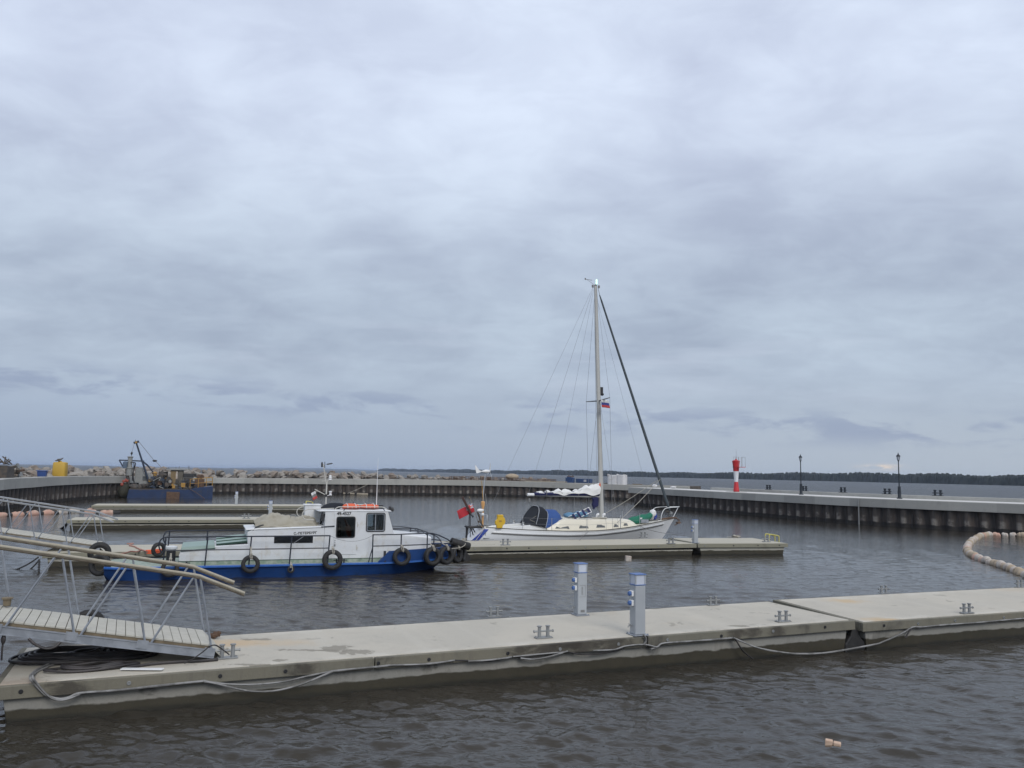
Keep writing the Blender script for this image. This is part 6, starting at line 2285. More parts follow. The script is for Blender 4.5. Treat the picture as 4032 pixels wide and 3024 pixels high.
def make_lamp():
    t = thing('lamp_post', '', 'street lamp')
    g = G()
    g.lathe([(0.24, 0), (0.24, 0.06), (0.17, 0.1), (0.15, 0.16), (0.15, 0.55), (0.12, 0.95), (0.135, 1.0), (0.135, 1.06), (0.085, 1.1), (0.06, 1.14)], (0, 0, 0), 14)
    obj('pedestal', g, MT['lamp_iron'], t, smooth=35)
    g = G()
    g.lathe([(0.055, 1.14), (0.05, 2.15), (0.07, 2.2), (0.05, 2.25), (0.042, 3.28), (0.06, 3.3), (0.05, 3.36), (0.10, 3.42)], (0, 0, 0), 10)
    obj('shaft', g, MT['lamp_iron'], t, smooth=35)
    g = G()
    g.lathe([(0.075, 3.42), (0.145, 3.74), (0.145, 3.76)], (0, 0, 0), 6)
    gl = obj('lamp_glass', g, MT['lampglass'], t)
    g = G()
    for k_ in range(6):
        a = 2 * pi * k_ / 6
        g.tube([(0.085 * cos(a), 0.085 * sin(a), 3.42), (0.152 * cos(a), 0.152 * sin(a), 3.76)], 0.012, 5)
    g.lathe([(0.09, 3.40), (0.10, 3.43), (0.08, 3.43)], (0, 0, 0), 6)
    obj('glazing_bars', g, MT['lamp_iron'], gl)
    g = G()
    g.lathe([(0.15, 3.755), (0.20, 3.77), (0.17, 3.82), (0.09, 3.90), (0.05, 3.95), (0.055, 3.99), (0.02, 4.03), (0.012, 4.12), (0, 4.12)], (0, 0, 0), 12)
    obj('lamp_hood', g, MT['lamp_iron'], t, smooth=35)
    return t


lp = make_lamp()
for i, (x, lab) in enumerate(((3154, 'slender black lamp post on the pier, nearer the beacon'), (3541, 'slender black lamp post on the pier, right of the drain pipe'))):
    o = lp if i == 0 else copy_tree(lp)
    o.location = pier_at(x, 3.2)[0]
    o.rotation_euler = (0, 0, 0.3 + i * 0.5)
    tag(o, lab, 'street lamp', 'pier lamp posts')


def make_bollard():
    t = thing('double_bollard', '', 'bollard')
    g = G()
    g.box(-0.62, 0.62, -0.2, 0.2, 0, 0.06)
    obj('base_plate', g, MT['lamp_iron'], t)
    for x in (-0.33, 0.33):
        g = G()
        g.lathe([(0.15, 0.06), (0.13, 0.3), (0.13, 0.52), (0.18, 0.58), (0.18, 0.66), (0.1, 0.7), (0, 0.7)], (x, 0, 0), 12)
        obj('post', g, MT['lamp_iron'], t, smooth=35)
    g = G()
    g.tube([(-0.62, 0, 0.33), (0.62, 0, 0.33)], 0.05, 8)
    obj('cross_bar', g, MT['lamp_iron'], t)
    return t


bl = make_bollard()
for i, (x, lab) in enumerate(((3026, 'black double bollard on the pier parapet, first to the right of the beacon'), (3168, 'black double bollard on the parapet just behind the left lamp post'),
                              (3319, 'black double bollard on the parapet between the two lamp posts'), (3493, 'black double bollard on the parapet just left of the right lamp post'),
                              (3692, 'black double bollard on the parapet, rightmost in the picture'))):
    o = bl if i == 0 else copy_tree(bl)
    p, a = pier_at(x, 5.6)
    o.location = (p.x, p.y, PZ + 0.322)
    o.scale = (0.72, 0.72, 0.78)
    o.rotation_euler = (0, 0, a)
    tag(o, lab, 'bollard', 'pier bollards')


# ------------------------------------------------------------------ things on the far quay
def quay_at(x, back):
    """point on the made ground 'back' metres behind the quay face in photo column x"""
    r = ray(x, 1861 + 0.018 * (x - 2016) + 30)
    rd = Vector((r.x, r.y, 0)).normalized()
    best = None
    off = offset_path(sm, -back)
    for a, b, za in zip(off, off[1:], sm):
        ca, cb = rd.x * a.y - rd.y * a.x, rd.x * b.y - rd.y * b.x
        if ca * cb <= 0 and rd.dot(a) > 60:
            f = ca / (ca - cb) if ca != cb else 0
            p = a.lerp(b, f)
            best = (Vector((p.x, p.y, za.z - 0.02)), atan2(b.y - a.y, b.x - a.x))
    return best


p, a = quay_at(236, 0.95)
t = thing('yellow_tank', 'big mustard yellow plastic tank standing on the far quay', 'tank', p, 0.2)
t.scale = (0.68, 0.60, 0.86)
g = G()
w_, d_, h_ = 0.98, 0.95, 1.78
pl_ = []
for k_ in range(24):
    an = 2 * pi * k_ / 24
    pl_.append((abs(cos(an)) ** 0.35 * (1 if cos(an) > 0 else -1), abs(sin(an)) ** 0.35 * (1 if sin(an) > 0 else -1)))
rows = [[Vector((x * w_ * s_, y * d_ * s_, z)) for x, y in pl_] for z, s_ in ((0, 0.96), (0.06, 1.0), (0.9, 1.02), (1.68, 0.98), (1.78, 0.93), (1.84, 0.55), (1.86, 0.1))]
g.grid(rows, closed=True)
obj('tank_body', g, MT['tank'], t, smooth=40)
g = G()
g.lathe([(0.3, 1.83), (0.3, 1.93), (0.2, 1.97), (0, 1.97)], (-0.1, 0, 0), 14)
obj('lid', g, MT['tank'], t, smooth=30)
g = G()
g.tube([(-0.45, -0.2, 1.95), (-0.2, -0.2, 2.1), (0.1, -0.1, 2.16), (0.3, -0.1, 2.3)], [0.05, 0.1, 0.08, 0.04], 7)
g.box(-0.45, 0.05, -0.35, -0.1, 1.95, 2.02)
tag(obj('scrap_wood', g, MT['timber'], None, loc=p + Vector((0, 0, -0.27))), 'broken grey board lying on top of the yellow tank', 'board')
p, a = quay_at(167, 0.9)
t = thing('plastic_tub', 'blue plastic tub with a lid on the far quay beside the yellow tank', 'tub', p, 0.3)
t.scale = (0.9, 0.9, 0.9)
g = G()
g.hexa([(-0.40, -0.40, 0), (0.40, -0.40, 0), (0.40, 0.40, 0), (-0.40, 0.40, 0), (-0.47, -0.47, 0.62), (0.47, -0.47, 0.62), (0.47, 0.47, 0.62), (-0.47, 0.47, 0.62)])
obj('tub_body', g, MT['tankblue'], t, bevel=0.05)
g = G()
g.box(-0.52, 0.52, -0.52, 0.52, 0.62, 0.75)
obj('lid', g, MT['tankblue'], t, bevel=0.04)
# heap of old timbers at the left edge
rnd = random.Random(77)
for i in range(9):
    x = 4 + i * 11
    pp, a = quay_at(x, 1.6 + rnd.uniform(0, 0.8))
    g = G()
    L = rnd.uniform(2.0, 3.8)
    g.box(-L / 2, L / 2, -0.13, 0.13, -0.11, 0.11)
    o = obj('old_beam', g, MT['timber'] if i % 4 else MT['rust'], None, bevel=0.02, loc=pp + Vector((0, 0, 0.15 + 0.16 * (i % 4) + 0.10 * (4 - abs(i - 4)))))
    o.rotation_euler = (rnd.uniform(-0.1, 0.1), rnd.uniform(-0.16, 0.16), a + rnd.uniform(-0.5, 0.5))
    tag(o, 'old dark beam in the scrap heap at the left end of the far quay', 'beam', 'old beams of the scrap heap')
pp, a = quay_at(8, 1.4)
g = G()
g.hexa([(-1.4, -0.8, 0), (0.9, -0.8, 0), (0.9, 0.8, 0), (-1.4, 0.8, 0), (-1.4, -0.8, 1.15), (0.7, -0.8, 0.95), (0.7, 0.8, 0.95), (-1.4, 0.8, 1.15)])
o = obj('rusty_bin', g, MT['grime'], None, bevel=0.03, loc=pp)
o.rotation_euler = (0, 0, a)
tag(o, 'dark rusty scrap bin cut by the left edge of the picture', 'bin')
g = G()
for i in range(8):
    u = i / 7
    g.tube([(-1.2 + 2.2 * u, rnd.uniform(-0.6, 0.6), 1.25), (-1.2 + 2.2 * u + rnd.uniform(-0.4, 0.4), rnd.uniform(-0.5, 0.5), 1.5 + rnd.uniform(0, 0.5))], 0.06, 5)
obj('scrap_metal', g, MT['grime'], o)
pp, a = quay_at(85, 1.7)
g = G()
g.hexa([(-0.9, -0.1, 0), (0.5, -0.1, 0), (0.9, 0.1, 0), (-0.6, 0.1, 0), (-1.1, 0.15, 1.35), (-0.6, 0.15, 1.35), (-0.5, 0.3, 1.3), (-1.0, 0.3, 1.3)])
o = obj('leaning_sheet', g, MT['greypaint'], None, loc=pp)
o.rotation_euler = (0, 0, a)
tag(o, 'grey leaning concrete slab in front of the scrap heap on the far quay', 'slab')
# rusty reinforcement cages in a long row
for i in range(7):
    x0 = 1770 + i * 60
    (p, a), (p2, _) = quay_at(x0, 1.3), quay_at(x0 + 58, 1.3)
    L = (p2 - p).length - 0.1
    ang = atan2(p2.y - p.y, p2.x - p.x)
    t = thing('rebar_cage', 'rusty reinforcement cage in the long row on the far quay', 'rebar cage', p, ang, 'rebar cages on the far quay')
    hh = 0.62 if i < 4 else 0.46
    g = G()
    for yy in (0.0, 0.6):
        for zz in (0.08, hh * 0.55, hh):
            g.tube([(0, yy, zz), (L, yy, zz)], 0.03, 5)
    obj('long_bars', g, MT['rust'], t)
    g = G()
    n_ = max(4, int(L / (0.26 if i < 4 else 0.34)))
    for k_ in range(n_):
        xx = 0.1 + (L - 0.2) * k_ / (n_ - 1)
        g.tube([(xx, 0, 0.02), (xx, 0, hh + 0.04), (xx, 0.6, hh + 0.04), (xx, 0.6, 0.02)], 0.028, 5)
    obj('stirrups', g, MT['rust'], t)
p, a = quay_at(2016, 2.2)
g = G()
g.blob((0, 0, 0.42), 1.1, 0.7, 0.5, 14, 8, 0.1, 3)
o = obj('stone_heap', g, MT['beige'], None, smooth=50, loc=p + Vector((0, 0, 0.35)))
tag(o, 'pale rounded boulder showing behind the rebar cages', 'boulder')
for k_, (x, lab) in enumerate(((2245, 'upright bundle of dark blue formwork panels on the far quay'), (2300, 'low dark blue steel crate with a white stencil on the far quay'))):
    p, a = quay_at(x, 1.5)
    t = thing('blue_crate', lab, 'crate', p, a, 'blue steel crates on the far quay')
    g = G()
    if k_ == 0:
        for i in range(5):
            g.box(-0.66 + i * 0.27, -0.46 + i * 0.27, -0.5, 0.5, 0, 0.86 + 0.05 * ((i * 3) % 4))
        obj('panels', g, MT['crateblue'], t, bevel=0.02)
        g = G()
        for i in range(6):
            g.tube([(-0.5 + i * 0.2, -0.1, 0.9), (-0.55 + i * 0.22, 0.1, 1.1 + 0.06 * ((i * 5) % 3)), (-0.4 + i * 0.2, 0.2, 1.0)], 0.05, 5)
        obj('chains', g, MT['rust'], t)
    else:
        g.box(-1.25, 1.25, -0.6, 0.6, 0.05, 0.72)
        obj('crate_body', g, MT['crateblue'], t, bevel=0.02)
        g = G()
        for i in range(11):
            g.box(-1.2 + i * 0.235, -1.14 + i * 0.235, -0.63, -0.602, 0.06, 0.71)
        obj('ribs', g, MT['machblue'], t)
        g = G()
        g.box(0.15, 0.62, -0.642, -0.632, 0.46, 0.56)
        g.box(0.15, 0.62, -0.642, -0.632, 0.28, 0.36)
        obj('stencil', g, MT['flagwhite'], t)
for x0, x1, h_, lab in ((2397, 2437, 1.45, 'tall white bulk bag at the quay corner, left of a pair'), (2434, 2464, 1.50, 'tall white bulk bag at the quay corner, right of a pair')):
    (p, a), (p2, _) = quay_at(x0, 0.9), quay_at(x1, 0.9)
    wd = (p2 - p).length
    c_ = (p + p2) / 2
    t = thing('bulk_bag', lab, 'bulk bag', c_, atan2(p2.y - p.y, p2.x - p.x), 'white bulk bags')
    g = G()
    rows = []
    for z, s_ in ((-0.25, 0.93), (0.2, 0.98), (0.7, 1.0), (1.2, 0.97), (h_, 0.99), (h_ + 0.05, 0.9)):
        rows.append([Vector((x * wd / 2 * s_ * (1 + 0.02 * sin(9 * z + 5 * y)), y * 0.75 * s_, z + 0.02 * sin(5 * x + x0))) for x, y in [(max(-1, min(1, 1.25 * cos(2 * pi * k_ / 28))), max(-1, min(1, 1.25 * sin(2 * pi * k_ / 28)))) for k_ in range(28)]])
    g.grid(rows, closed=True)
    g.add(rows[-1], [tuple(range(28))])
    obj('bag_body', g, MT['bag'], t, smooth=45)
    for sx in (-1, 1):
        g = G()
        g.tube(smoothpath([(sx * wd * 0.42, -0.7, h_ - 0.1), (sx * wd * 0.46, -0.5, h_ + 0.16), (sx * wd * 0.42, 0.4, h_)], 4), 0.04, 5)
        obj('lifting_loop', g, MT['bag'], t)
for i, (x, L, back, zz, lab) in enumerate(((2150, 7.5, 0.7, 0.08, 'long pale plank lying along the quay edge below the rebar cages'), (2395, 1.5, 0.8, 0.08, 'short dark baulk beside the white bulk bags'), (2510, 1.6, 1.2, 0.08, 'brown plank lying behind the pier head'))):
    p, a = quay_at(x, back)
    g = G()
    g.box(-L / 2, L / 2, -0.14, 0.14, 0, 0.13)
    o = obj('plank', g, (MT['paletimber'], MT['timber'], MT['brownwood'])[i], None, bevel=0.015, loc=p + Vector((0, 0, 0.05)))
    o.rotation_euler = (0, 0, a)
    tag(o, lab, 'plank', 'planks on the far quay')
for x, y, sz, lab, sd_ in ((2577, 1911, 0.34, 'small white heap of sacking on the pier head, left one', 1), (2650, 1917, 0.42, 'white crumpled sheet on the pier head, right one', 2)):
    p = at(x, y + 5, 2.45)
    g = G()
    g.blob((0, 0, 0.06), sz, 0.3, 0.16, 12, 7, 0.3, sd_, 3)
    tag(obj('sacking', g, MT['bag'], None, smooth=50, loc=(p.x, p.y, 2.5)), lab, 'sacking', 'white sacking')
# floating plank under the quay wall
p = at(1388, 1943, 0.15)
g = G()
g.box(-2.5, 2.5, -0.25, 0.25, 0.05, 0.3)
o = obj('floating_beam', g, MT['paletimber'], None, bevel=0.04, loc=(p.x, p.y, -0.02))
o.rotation_euler = (0, radians(1.5), radians(12))
tag(o, 'pale squared beam floating at the foot of the far quay wall', 'beam')
p, a = quay_at(1445, -0.2)
line('mooring_line', [p + Vector((0.5, -0.1, -0.7)), p + Vector((-1.2, -1.2, -1.6)), p + Vector((-2.7, -2.2, -2.3))], 0.03, MT['rope'], 'old slanting rope hanging on the far quay wall near the floating beam', group='mooring lines')


# ------------------------------------------------------------------ dredging barge
def barge():
    a0, b0 = at(500, 1961, 0), at(836, 1963, 0)
    ang = atan2(b0.y - a0.y, b0.x - a0.x)
    L = (b0 - a0).length
    t = thing('dredging_barge', 'small rusty blue dredging barge with a slanting crane boom before the far quay', 'barge', (a0.x, a0.y, 0), ang)
    K = L / 336.0                         # metres per photo pixel at the barge

    def X(px_):                           # photo column to barge x
        return (px_ - 500) * K

    def Z(px_, py_):                      # photo row to height
        return (1961 + 0.006 * (px_ - 500) - py_) * K + (py_ < 1925) * 0.0
    W_ = 4.4
    g = G()
    g.prism([(X(497), -0.4), (X(833), -0.4), (X(836), 0.0), (X(836), 1.58), (X(760), 1.30), (X(740), 1.12), (X(505), 1.05), (X(500), 0.2)], 'y', 0, W_)
    obj('hull', g, MT['bargeblue'], t, bevel=0.03)
    g = G()
    for x in (765, 790, 813):
        g.box(X(x), X(x) + 0.04, -0.03, 0.0, 0.1, 1.25)
    obj('hull_seam', g, MT['machblue'], t)
    g = G()
    g.prism([(X(652), -0.3), (X(704), -0.3), (X(704), 0.78), (X(652), 0.82)], 'y', -0.35, -0.001)
    obj('rust_patch', g, MT['rust'], t, bevel=0.03)
    g = G()
    g.prism([(X(505), 1.051), (X(738), 1.121), (X(738), 1.22), (X(505), 1.17)], 'y', 0.0, W_)
    obj('grimy_deck', g, MT['grime'], t)
    # bow ladder frame with the cutter and its hydraulic head
    g = G()
    g.tube([(X(485), 2.0, Z(485, 1840)), (X(494), 2.0, Z(494, 1890)), (X(500), 2.0, 0.4), (X(502), 2.0, -0.4)], [0.16, 0.22, 0.24, 0.22], 10)
    obj('suction_ladder', g, MT['grime'], t, smooth=40)
    g = G()
    g.lathe([(0.36, 0), (0.38, 0.1), (0.38, 0.85), (0.46, 0.9), (0.46, 1.0), (0.3, 1.05), (0.28, 1.5), (0.28, 2.25), (0.36, 2.3), (0.36, 2.4), (0.1, 2.45), (0, 2.45)], (X(497), 2.0, Z(490, 1868)), 14)
    obj('pump_housing', g, MT['greypaint'], t, smooth=35)
    g = G()
    g.lathe([(0.26, 0), (0.28, 0.05), (0.28, 0.8), (0.1, 0.9)], (X(479), 1.9, Z(478, 1838)), 12)
    obj('pump_motor', g, mat('faded_blue_motor_paint', (0.11, 0.15, 0.21), 0.55), t, smooth=35)
    g = G()
    g.tube([(X(454), 2.0, Z(454, 1803)), (X(552), 2.0, Z(552, 1806))], 0.085, 8)
    g.tube([(X(455), 2.0, Z(455, 1804)), (X(474), 2.0, Z(474, 1836))], 0.075, 8)
    obj('head_frame', g, MT['machblue'], t)
    g = G()
    g.tube(smoothpath([(X(508), 1.8, Z(508, 1812)), (X(518), 1.8, Z(518, 1814)), (X(518), 1.8, Z(518, 1826)), (X(512), 1.8, Z(512, 1860)), (X(512), 1.8, Z(512, 1890))], 4), 0.07, 6)
    g.tube(smoothpath([(X(500), 1.6, Z(508, 1812)), (X(514), 1.5, Z(518, 1818)), (X(514), 1.6, Z(518, 1870)), (X(520), 1.9, Z(512, 1905))], 4), 0.05, 6)
    obj('hydraulic_hose', g, MT['black'], t, smooth=60)
    # boom, sheave head, stays
    g = G()
    g.tube([(X(587), 2.0, 1.1), (X(516), 2.0, Z(516, 1727))], [0.13, 0.105], 8)
    bm = obj('crane_boom', g, MT['machblue'], t, smooth=40)
    g = G()
    a, b = Vector((X(506), 2.0, Z(506, 1729))), Vector((X(527), 2.0, Z(527, 1722)))
    g.tube([a, b], 0.16, 6)
    g.tube([(X(512), 2.0, Z(512, 1722)), (X(512), 2.0, Z(512, 1715))], 0.03, 5)
    hd_ = obj('boom_head', g, MT['machblue'], bm)
    g = G()
    g.lathe([(0.14, 1.80), (0.14, 2.20)], (X(516), 0, Z(516, 1726)), 12, 'y')
    obj('sheave', g, MT['ochre'], hd_)
    g = G()
    for e in (-0.12, 0.12):
        g.tube([(X(527), 2.0 + e, Z(527, 1724)), (X(590), 2.0 + e, Z(590, 1801))], 0.03, 5)
        g.tube([(X(598), 2.0 + e, Z(598, 1807)), (X(632), 2.0 + e * 3, Z(632, 1842))], 0.025, 5)
    obj('stay_cable', g, MT['wire'], bm)
    g = G()
    g.blob((X(594), 2.0, Z(594, 1804)), 0.26, 0.14, 0.13, 10, 6, 0.15, 3)
    obj('pulley_block', g, MT['black'], bm, smooth=50)
    g = G()
    g.tube([(X(509), 2.0, Z(509, 1730)), (X(502), 2.0, Z(502, 1768))], 0.02, 5)
    g.tube([(X(501), 2.0, Z(501, 1776)), (X(500), 2.0, Z(500, 1798))], 0.045, 5)
    obj('hoist_cable', g, MT['wire'], bm)
    g = G()
    g.blob((X(501.5), 2.0, Z(501, 1773)), 0.12, 0.1, 0.2, 10, 6, 0.1, 5)
    obj('hook_block', g, MT['black'], bm, smooth=50)
    g = G()
    g.tube([(X(549), 2.0, Z(549, 1809)), (X(566), 2.0, Z(566, 1823)), (X(592), 2.2, Z(592, 1855))], [0.1, 0.11, 0.06], 7)
    obj('boom_strut', g, MT['machblue'], bm)
    g = G()
    g.blob((X(598), 1.8, Z(598, 1857)), 0.32, 0.3, 0.2, 10, 6, 0.12, 5)
    g.box(X(594), X(606), 1.5, 2.1, Z(598, 1868), Z(598, 1860))
    obj('winch_motor', g, MT['ochre'], t, smooth=35)
    # cabins and cabinets
    g = G()
    g.box(X(518), X(550), 2.6, 3.6, 1.9, Z(530, 1835))
    obj('tall_cabinet', g, MT['greypaint'], t, bevel=0.03)
    g = G()
    g.prism([(X(533), 1.25), (X(583), 1.25), (X(583), 2.4), (X(570), Z(560, 1855)), (X(552), Z(552, 1855)), (X(538), 2.2)], 'y', 2.5, 3.9)
    cb = obj('control_cabin', g, MT['greypaint'], t, bevel=0.04)
    g = G()
    g.box(X(549), X(572), 2.47, 2.499, Z(560, 1889), Z(560, 1871))
    obj('cabin_window', g, MT['win'], cb)
    g = G()
    g.box(X(662), X(712), 1.2, 3.9, 1.15, Z(690, 1843))
    dk = obj('deckhouse', g, mat('weathered_grey_siding', (0.13, 0.12, 0.10), 0.8, 0, (0.08, 0.07, 0.057), 2, 0.7), t, bevel=0.02)
    g = G()
    g.box(X(662), X(684), 1.17, 1.199, 1.3, Z(690, 1848))
    obj('door', g, MT['tan'], dk)
    g = G()
    g.box(X(683), X(690), 1.15, 1.169, Z(690, 1880), Z(690, 1848))
    obj('window', g, MT['pale'], dk)
    g = G()
    g.hexa([(X(642), 0.9, Z(645, 1842)), (X(735), 0.9, Z(735, 1842)), (X(735), 4.1, Z(735, 1842)), (X(642), 4.1, Z(645, 1842)), (X(642), 0.9, Z(645, 1838)), (X(735), 0.9, Z(735, 1839)), (X(735), 4.1, Z(735, 1839)), (X(642), 4.1, Z(645, 1838))])
    g.hexa([(X(655), 1.2, Z(645, 1838)), (X(730), 1.2, Z(735, 1838)), (X(730), 3.8, Z(735, 1838)), (X(655), 3.8, Z(645, 1838)), (X(660), 1.4, Z(645, 1836)), (X(725), 1.4, Z(735, 1836)), (X(725), 3.6, Z(735, 1836)), (X(660), 3.6, Z(645, 1836))])
    obj('roof', g, MT['greypaint'], dk)
    g = G()
    for x, h_ in ((681, 0.25), (694, 0.35), (733, 0.45), (650, 0.2)):
        g.tube([(X(x), 1.6, Z(x, 1839)), (X(x), 1.6, Z(x, 1838) + h_)], 0.03, 5)
    obj('roof_aerial', g, MT['grime'], dk)
    for x0, x1, y0, z0, z1, mt, nm in ((713, 755, 1.0, Z(730, 1875), Z(730, 1857), MT['black'], 'control_box'), (715, 752, 1.2, 1.3, Z(730, 1877), MT['grime'], 'engine'),
                                       (756, 766, 1.1, Z(760, 1869), Z(760, 1856), MT['black'], 'control_box'), (640, 660, 0.9, 1.3, Z(650, 1876), MT['ochre'], 'fuel_tank'),
                                       (646, 656, 0.6, 1.25, Z(650, 1888), MT['greypaint'], 'gear_box'), (600, 640, 1.6, 1.2, Z(620, 1865), MT['machblue'], 'engine'),
                                       (612, 648, 2.2, 1.4, Z(630, 1850), MT['grime'], 'engine'), (583, 600, 1.2, 1.3, Z(590, 1872), MT['machblue'], 'winch'),
                                       (760, 800, 1.0, 1.4, Z(780, 1880), MT['rust'], 'rusty_frame'), (735, 760, 0.7, 1.3, Z(745, 1890), MT['grime'], 'gear_box')):
        g = G()
        g.box(X(x0), X(x1), y0, y0 + 1.1, z0, z1)
        obj(nm, g, mt, t, bevel=0.04)
    rb = random.Random(9)
    for i in range(50):
        x = rb.uniform(575, 765)
        z = 1.2 + rb.uniform(0, 1) ** 1.3 * (1.9 if x < 665 else 0.9)
        y = rb.uniform(0.2, 1.2)
        g = G()
        k_ = rb.randrange(3)
        mt = rb.choice([MT['grime'], MT['machblue'], MT['grime'], MT['black'], MT['black'], MT['machblue'], MT['ochre'], MT['rust'], MT['greypaint']])
        if k_ == 0:
            g.lathe([(0.16, -0.2), (0.2, -0.16), (0.2, 0.16), (0.16, 0.2)], (X(x), y, z), 10, rb.choice('xy'))
            nm = 'drum'
        elif k_ == 1:
            p = Vector((X(x), y, z))
            g.tube(smoothpath([p, p + Vector((rb.uniform(-0.5, 0.5), 0, rb.uniform(0.1, 0.5))), p + Vector((rb.uniform(-0.9, 0.9), 0, rb.uniform(-0.3, 0.4)))], 4), 0.045, 6)
            nm = 'pipe'
        else:
            s_ = rb.uniform(0.1, 0.26)
            g.box(X(x) - s_, X(x) + s_, y, y + 0.4, z - s_, z + s_ * 1.2)
            nm = 'machine_box'
        obj(nm, g, mt, t, bevel=0.02 if k_ == 2 else 0, smooth=40 if k_ < 2 else None)
    rb = random.Random(23)
    for i in range(26):                   # dark engine-room clutter piled along the deck
        x = rb.uniform(580, 662)
        h_ = rb.uniform(0.3, 1.7) * (1 - abs(x - 628) / 90)
        s_ = rb.uniform(0.18, 0.4)
        y = rb.uniform(0.8, 2.6)
        g = G()
        g.blob((X(x), y, 1.25 + h_ * 0.55), s_, s_, max(0.2, h_ * 0.7), 9, 6, 0.35, 200 + i, 2.5)
        obj('machine_lump', g, rb.choice([MT['grime'], MT['machblue'], MT['black'], MT['grime']]), t)
    for i, (x, y) in enumerate(((528, 0.2), (545, 0.3), (519, 0.6), (560, 0.2))):
        g = G()
        g.blob((X(x), 0.8 + y, 1.35 + 0.12 * (i % 2)), 0.5, 0.5, 0.32, 12, 7, 0.25, 20 + i)
        obj('debris_heap', g, MT['grime'], t, smooth=40)
    g = G()
    g.blob((X(482), 1.7, 0.75), 0.75, 0.7, 0.9, 14, 9, 0.18, 33)
    obj('weedy_cutter_head', g, mat('wet_weed', (0.028, 0.030, 0.022), 0.85, 0, (0.05, 0.045, 0.03), 4, 0.7), t, smooth=40)
    g = G()
    for i, (dx_, dz_) in enumerate(((480, 1893), (487, 1888), (494, 1890), (474, 1905))):
        g.blob((X(dx_), 1.1, Z(dx_, dz_)), 0.16, 0.12, 0.2, 8, 6, 0.2, i)
    obj('orange_float', g, mat('dull_red_float', (0.30, 0.07, 0.05), 0.7), t, smooth=50)
    # railings at the stern
    g = G()
    zz = lambda x: 1.30 + (x - 742) * 0.28 / 94
    for y in (0.06, W_ - 0.06):
        for h_ in (0.55, 1.12):
            g.tube([(X(742), y, zz(742) + h_), (X(834), y, zz(834) + h_)], 0.035, 6)
        for x in (743, 776, 808, 833):
            g.tube([(X(x), y, zz(x) - 0.05), (X(x), y, zz(x) + 1.13)], 0.04, 6)
    for h_ in (0.55, 1.12):
        g.tube([(X(833), 0.06, zz(834) + h_), (X(833), W_ - 0.06, zz(834) + h_)], 0.035, 6)
    obj('safety_rail', g, MT['ochre'], t)
    for i, (x, z, R_) in enumerate(((776, 2.75, 0.25), (788, 2.78, 0.22), (783, 2.2, 0.3))):
        g = G()
        g.lathe([(R_, 0.0), (R_ + 0.06, 0.08), (R_ + 0.06, 0.42), (R_, 0.5)], (X(x), 1.3 + 0.3 * i, z), 12, 'y')
        obj('pipe_flange', g, MT['rust'], t, smooth=40)
    g = G()
    g.tube([(X(742), -0.05, 1.2), (X(770), -0.6, 0.75), (X(805), -1.3, 0.0)], 0.03, 6)
    obj('anchor_rope', g, MT['rust'], t)
    return t


barge()


# ------------------------------------------------------------------ floating booms and loose floats
def boom_line(name, label, path, r, L, gap, mats, seed, black=False):
    rnd = random.Random(seed)
    t = thing(name, label, 'floating boom', path[0])
    sp_ = resample(path, 0.05)
    i, k_ = 0, 0
    n_ = int(L / 0.05)
    gp = int(gap / 0.05)
    while i + n_ < len(sp_):
        nl = int(n_ * rnd.uniform(0.75, 1.2))
        sg = sp_[i:min(i + nl + 1, len(sp_))]
        if len(sg) < 6:
            break
        pts, rs = [], []
        m_ = 9
        rr = r * rnd.uniform(0.88, 1.1)
        dy = rnd.uniform(-0.04, 0.05)
        for q in range(m_):
            u = q / (m_ - 1)
            p = sg[int(u * (len(sg) - 1))] - path[0]
            pts.append(Vector((p.x, p.y, 0.06 + dy + 0.02 * sin(7 * u + k_))))
            rs.append(rr * (0.62, 0.88, 1.0, 1.03, 0.93, 1.0, 1.0, 0.88, 0.62)[q] * (1 + 0.07 * sin(11 * u + k_ * 2.1)))
        g = G()
        g.tube(pts, rs, 12)
        obj('float', g, mats[rnd.randrange(len(mats))], t, smooth=50)
        j = min(i + len(sg) - 1 + gp, len(sp_) - 1)
        a, b = sp_[i + len(sg) - 1] - path[0], sp_[j] - path[0]
        g = G()
        rj = r * (0.62 if black else 0.4)
        e = (b - a) * 0.25
        g.tube([Vector((a.x, a.y, 0.06)) - e, Vector((b.x, b.y, 0.06)) + e], rj, 8)
        obj('coupling', g, MT['rubber'], t, smooth=50)
        i = j
        k_ += 1
    return t


pr_ = [at(x, y, 0.05) for x, y in ((4200, 2126), (4100, 2117), (4032, 2111), (3950, 2107), (3895, 2106), (3862, 2112), (3838, 2125), (3819, 2140), (3809, 2158), (3812, 2175), (3835, 2192), (3870, 2206), (3920, 2222), (3975, 2240), (4032, 2262), (4090, 2288), (4180, 2330))]
boom_line('floating_boom', 'curved string of weathered beige and pink floats in front of the pier at right', smoothpath([Vector((p.x, p.y, 0)) for p in pr_], 8), 0.205, 0.50, 0.13, [MT['beige'], MT['beige'], MT['beige'], MT['pale'], MT['pale'], MT['pink']], 4)
pl2 = [at(x, y, 0.05) for x, y in ((-120, 2033), (-40, 2032), (10, 2031), (80, 2028), (150, 2024), (230, 2021), (300, 2017), (370, 2017), (430, 2019), (500, 2019), (512, 2019))]
boom_line('floating_boom', 'string of pink and white floats with black couplings behind the small gangway at left', smoothpath([Vector((p.x, p.y, 0)) for p in pl2], 8), 0.28, 1.15, 0.42, [MT['pink'], MT['pale'], MT['pink']], 6, True)
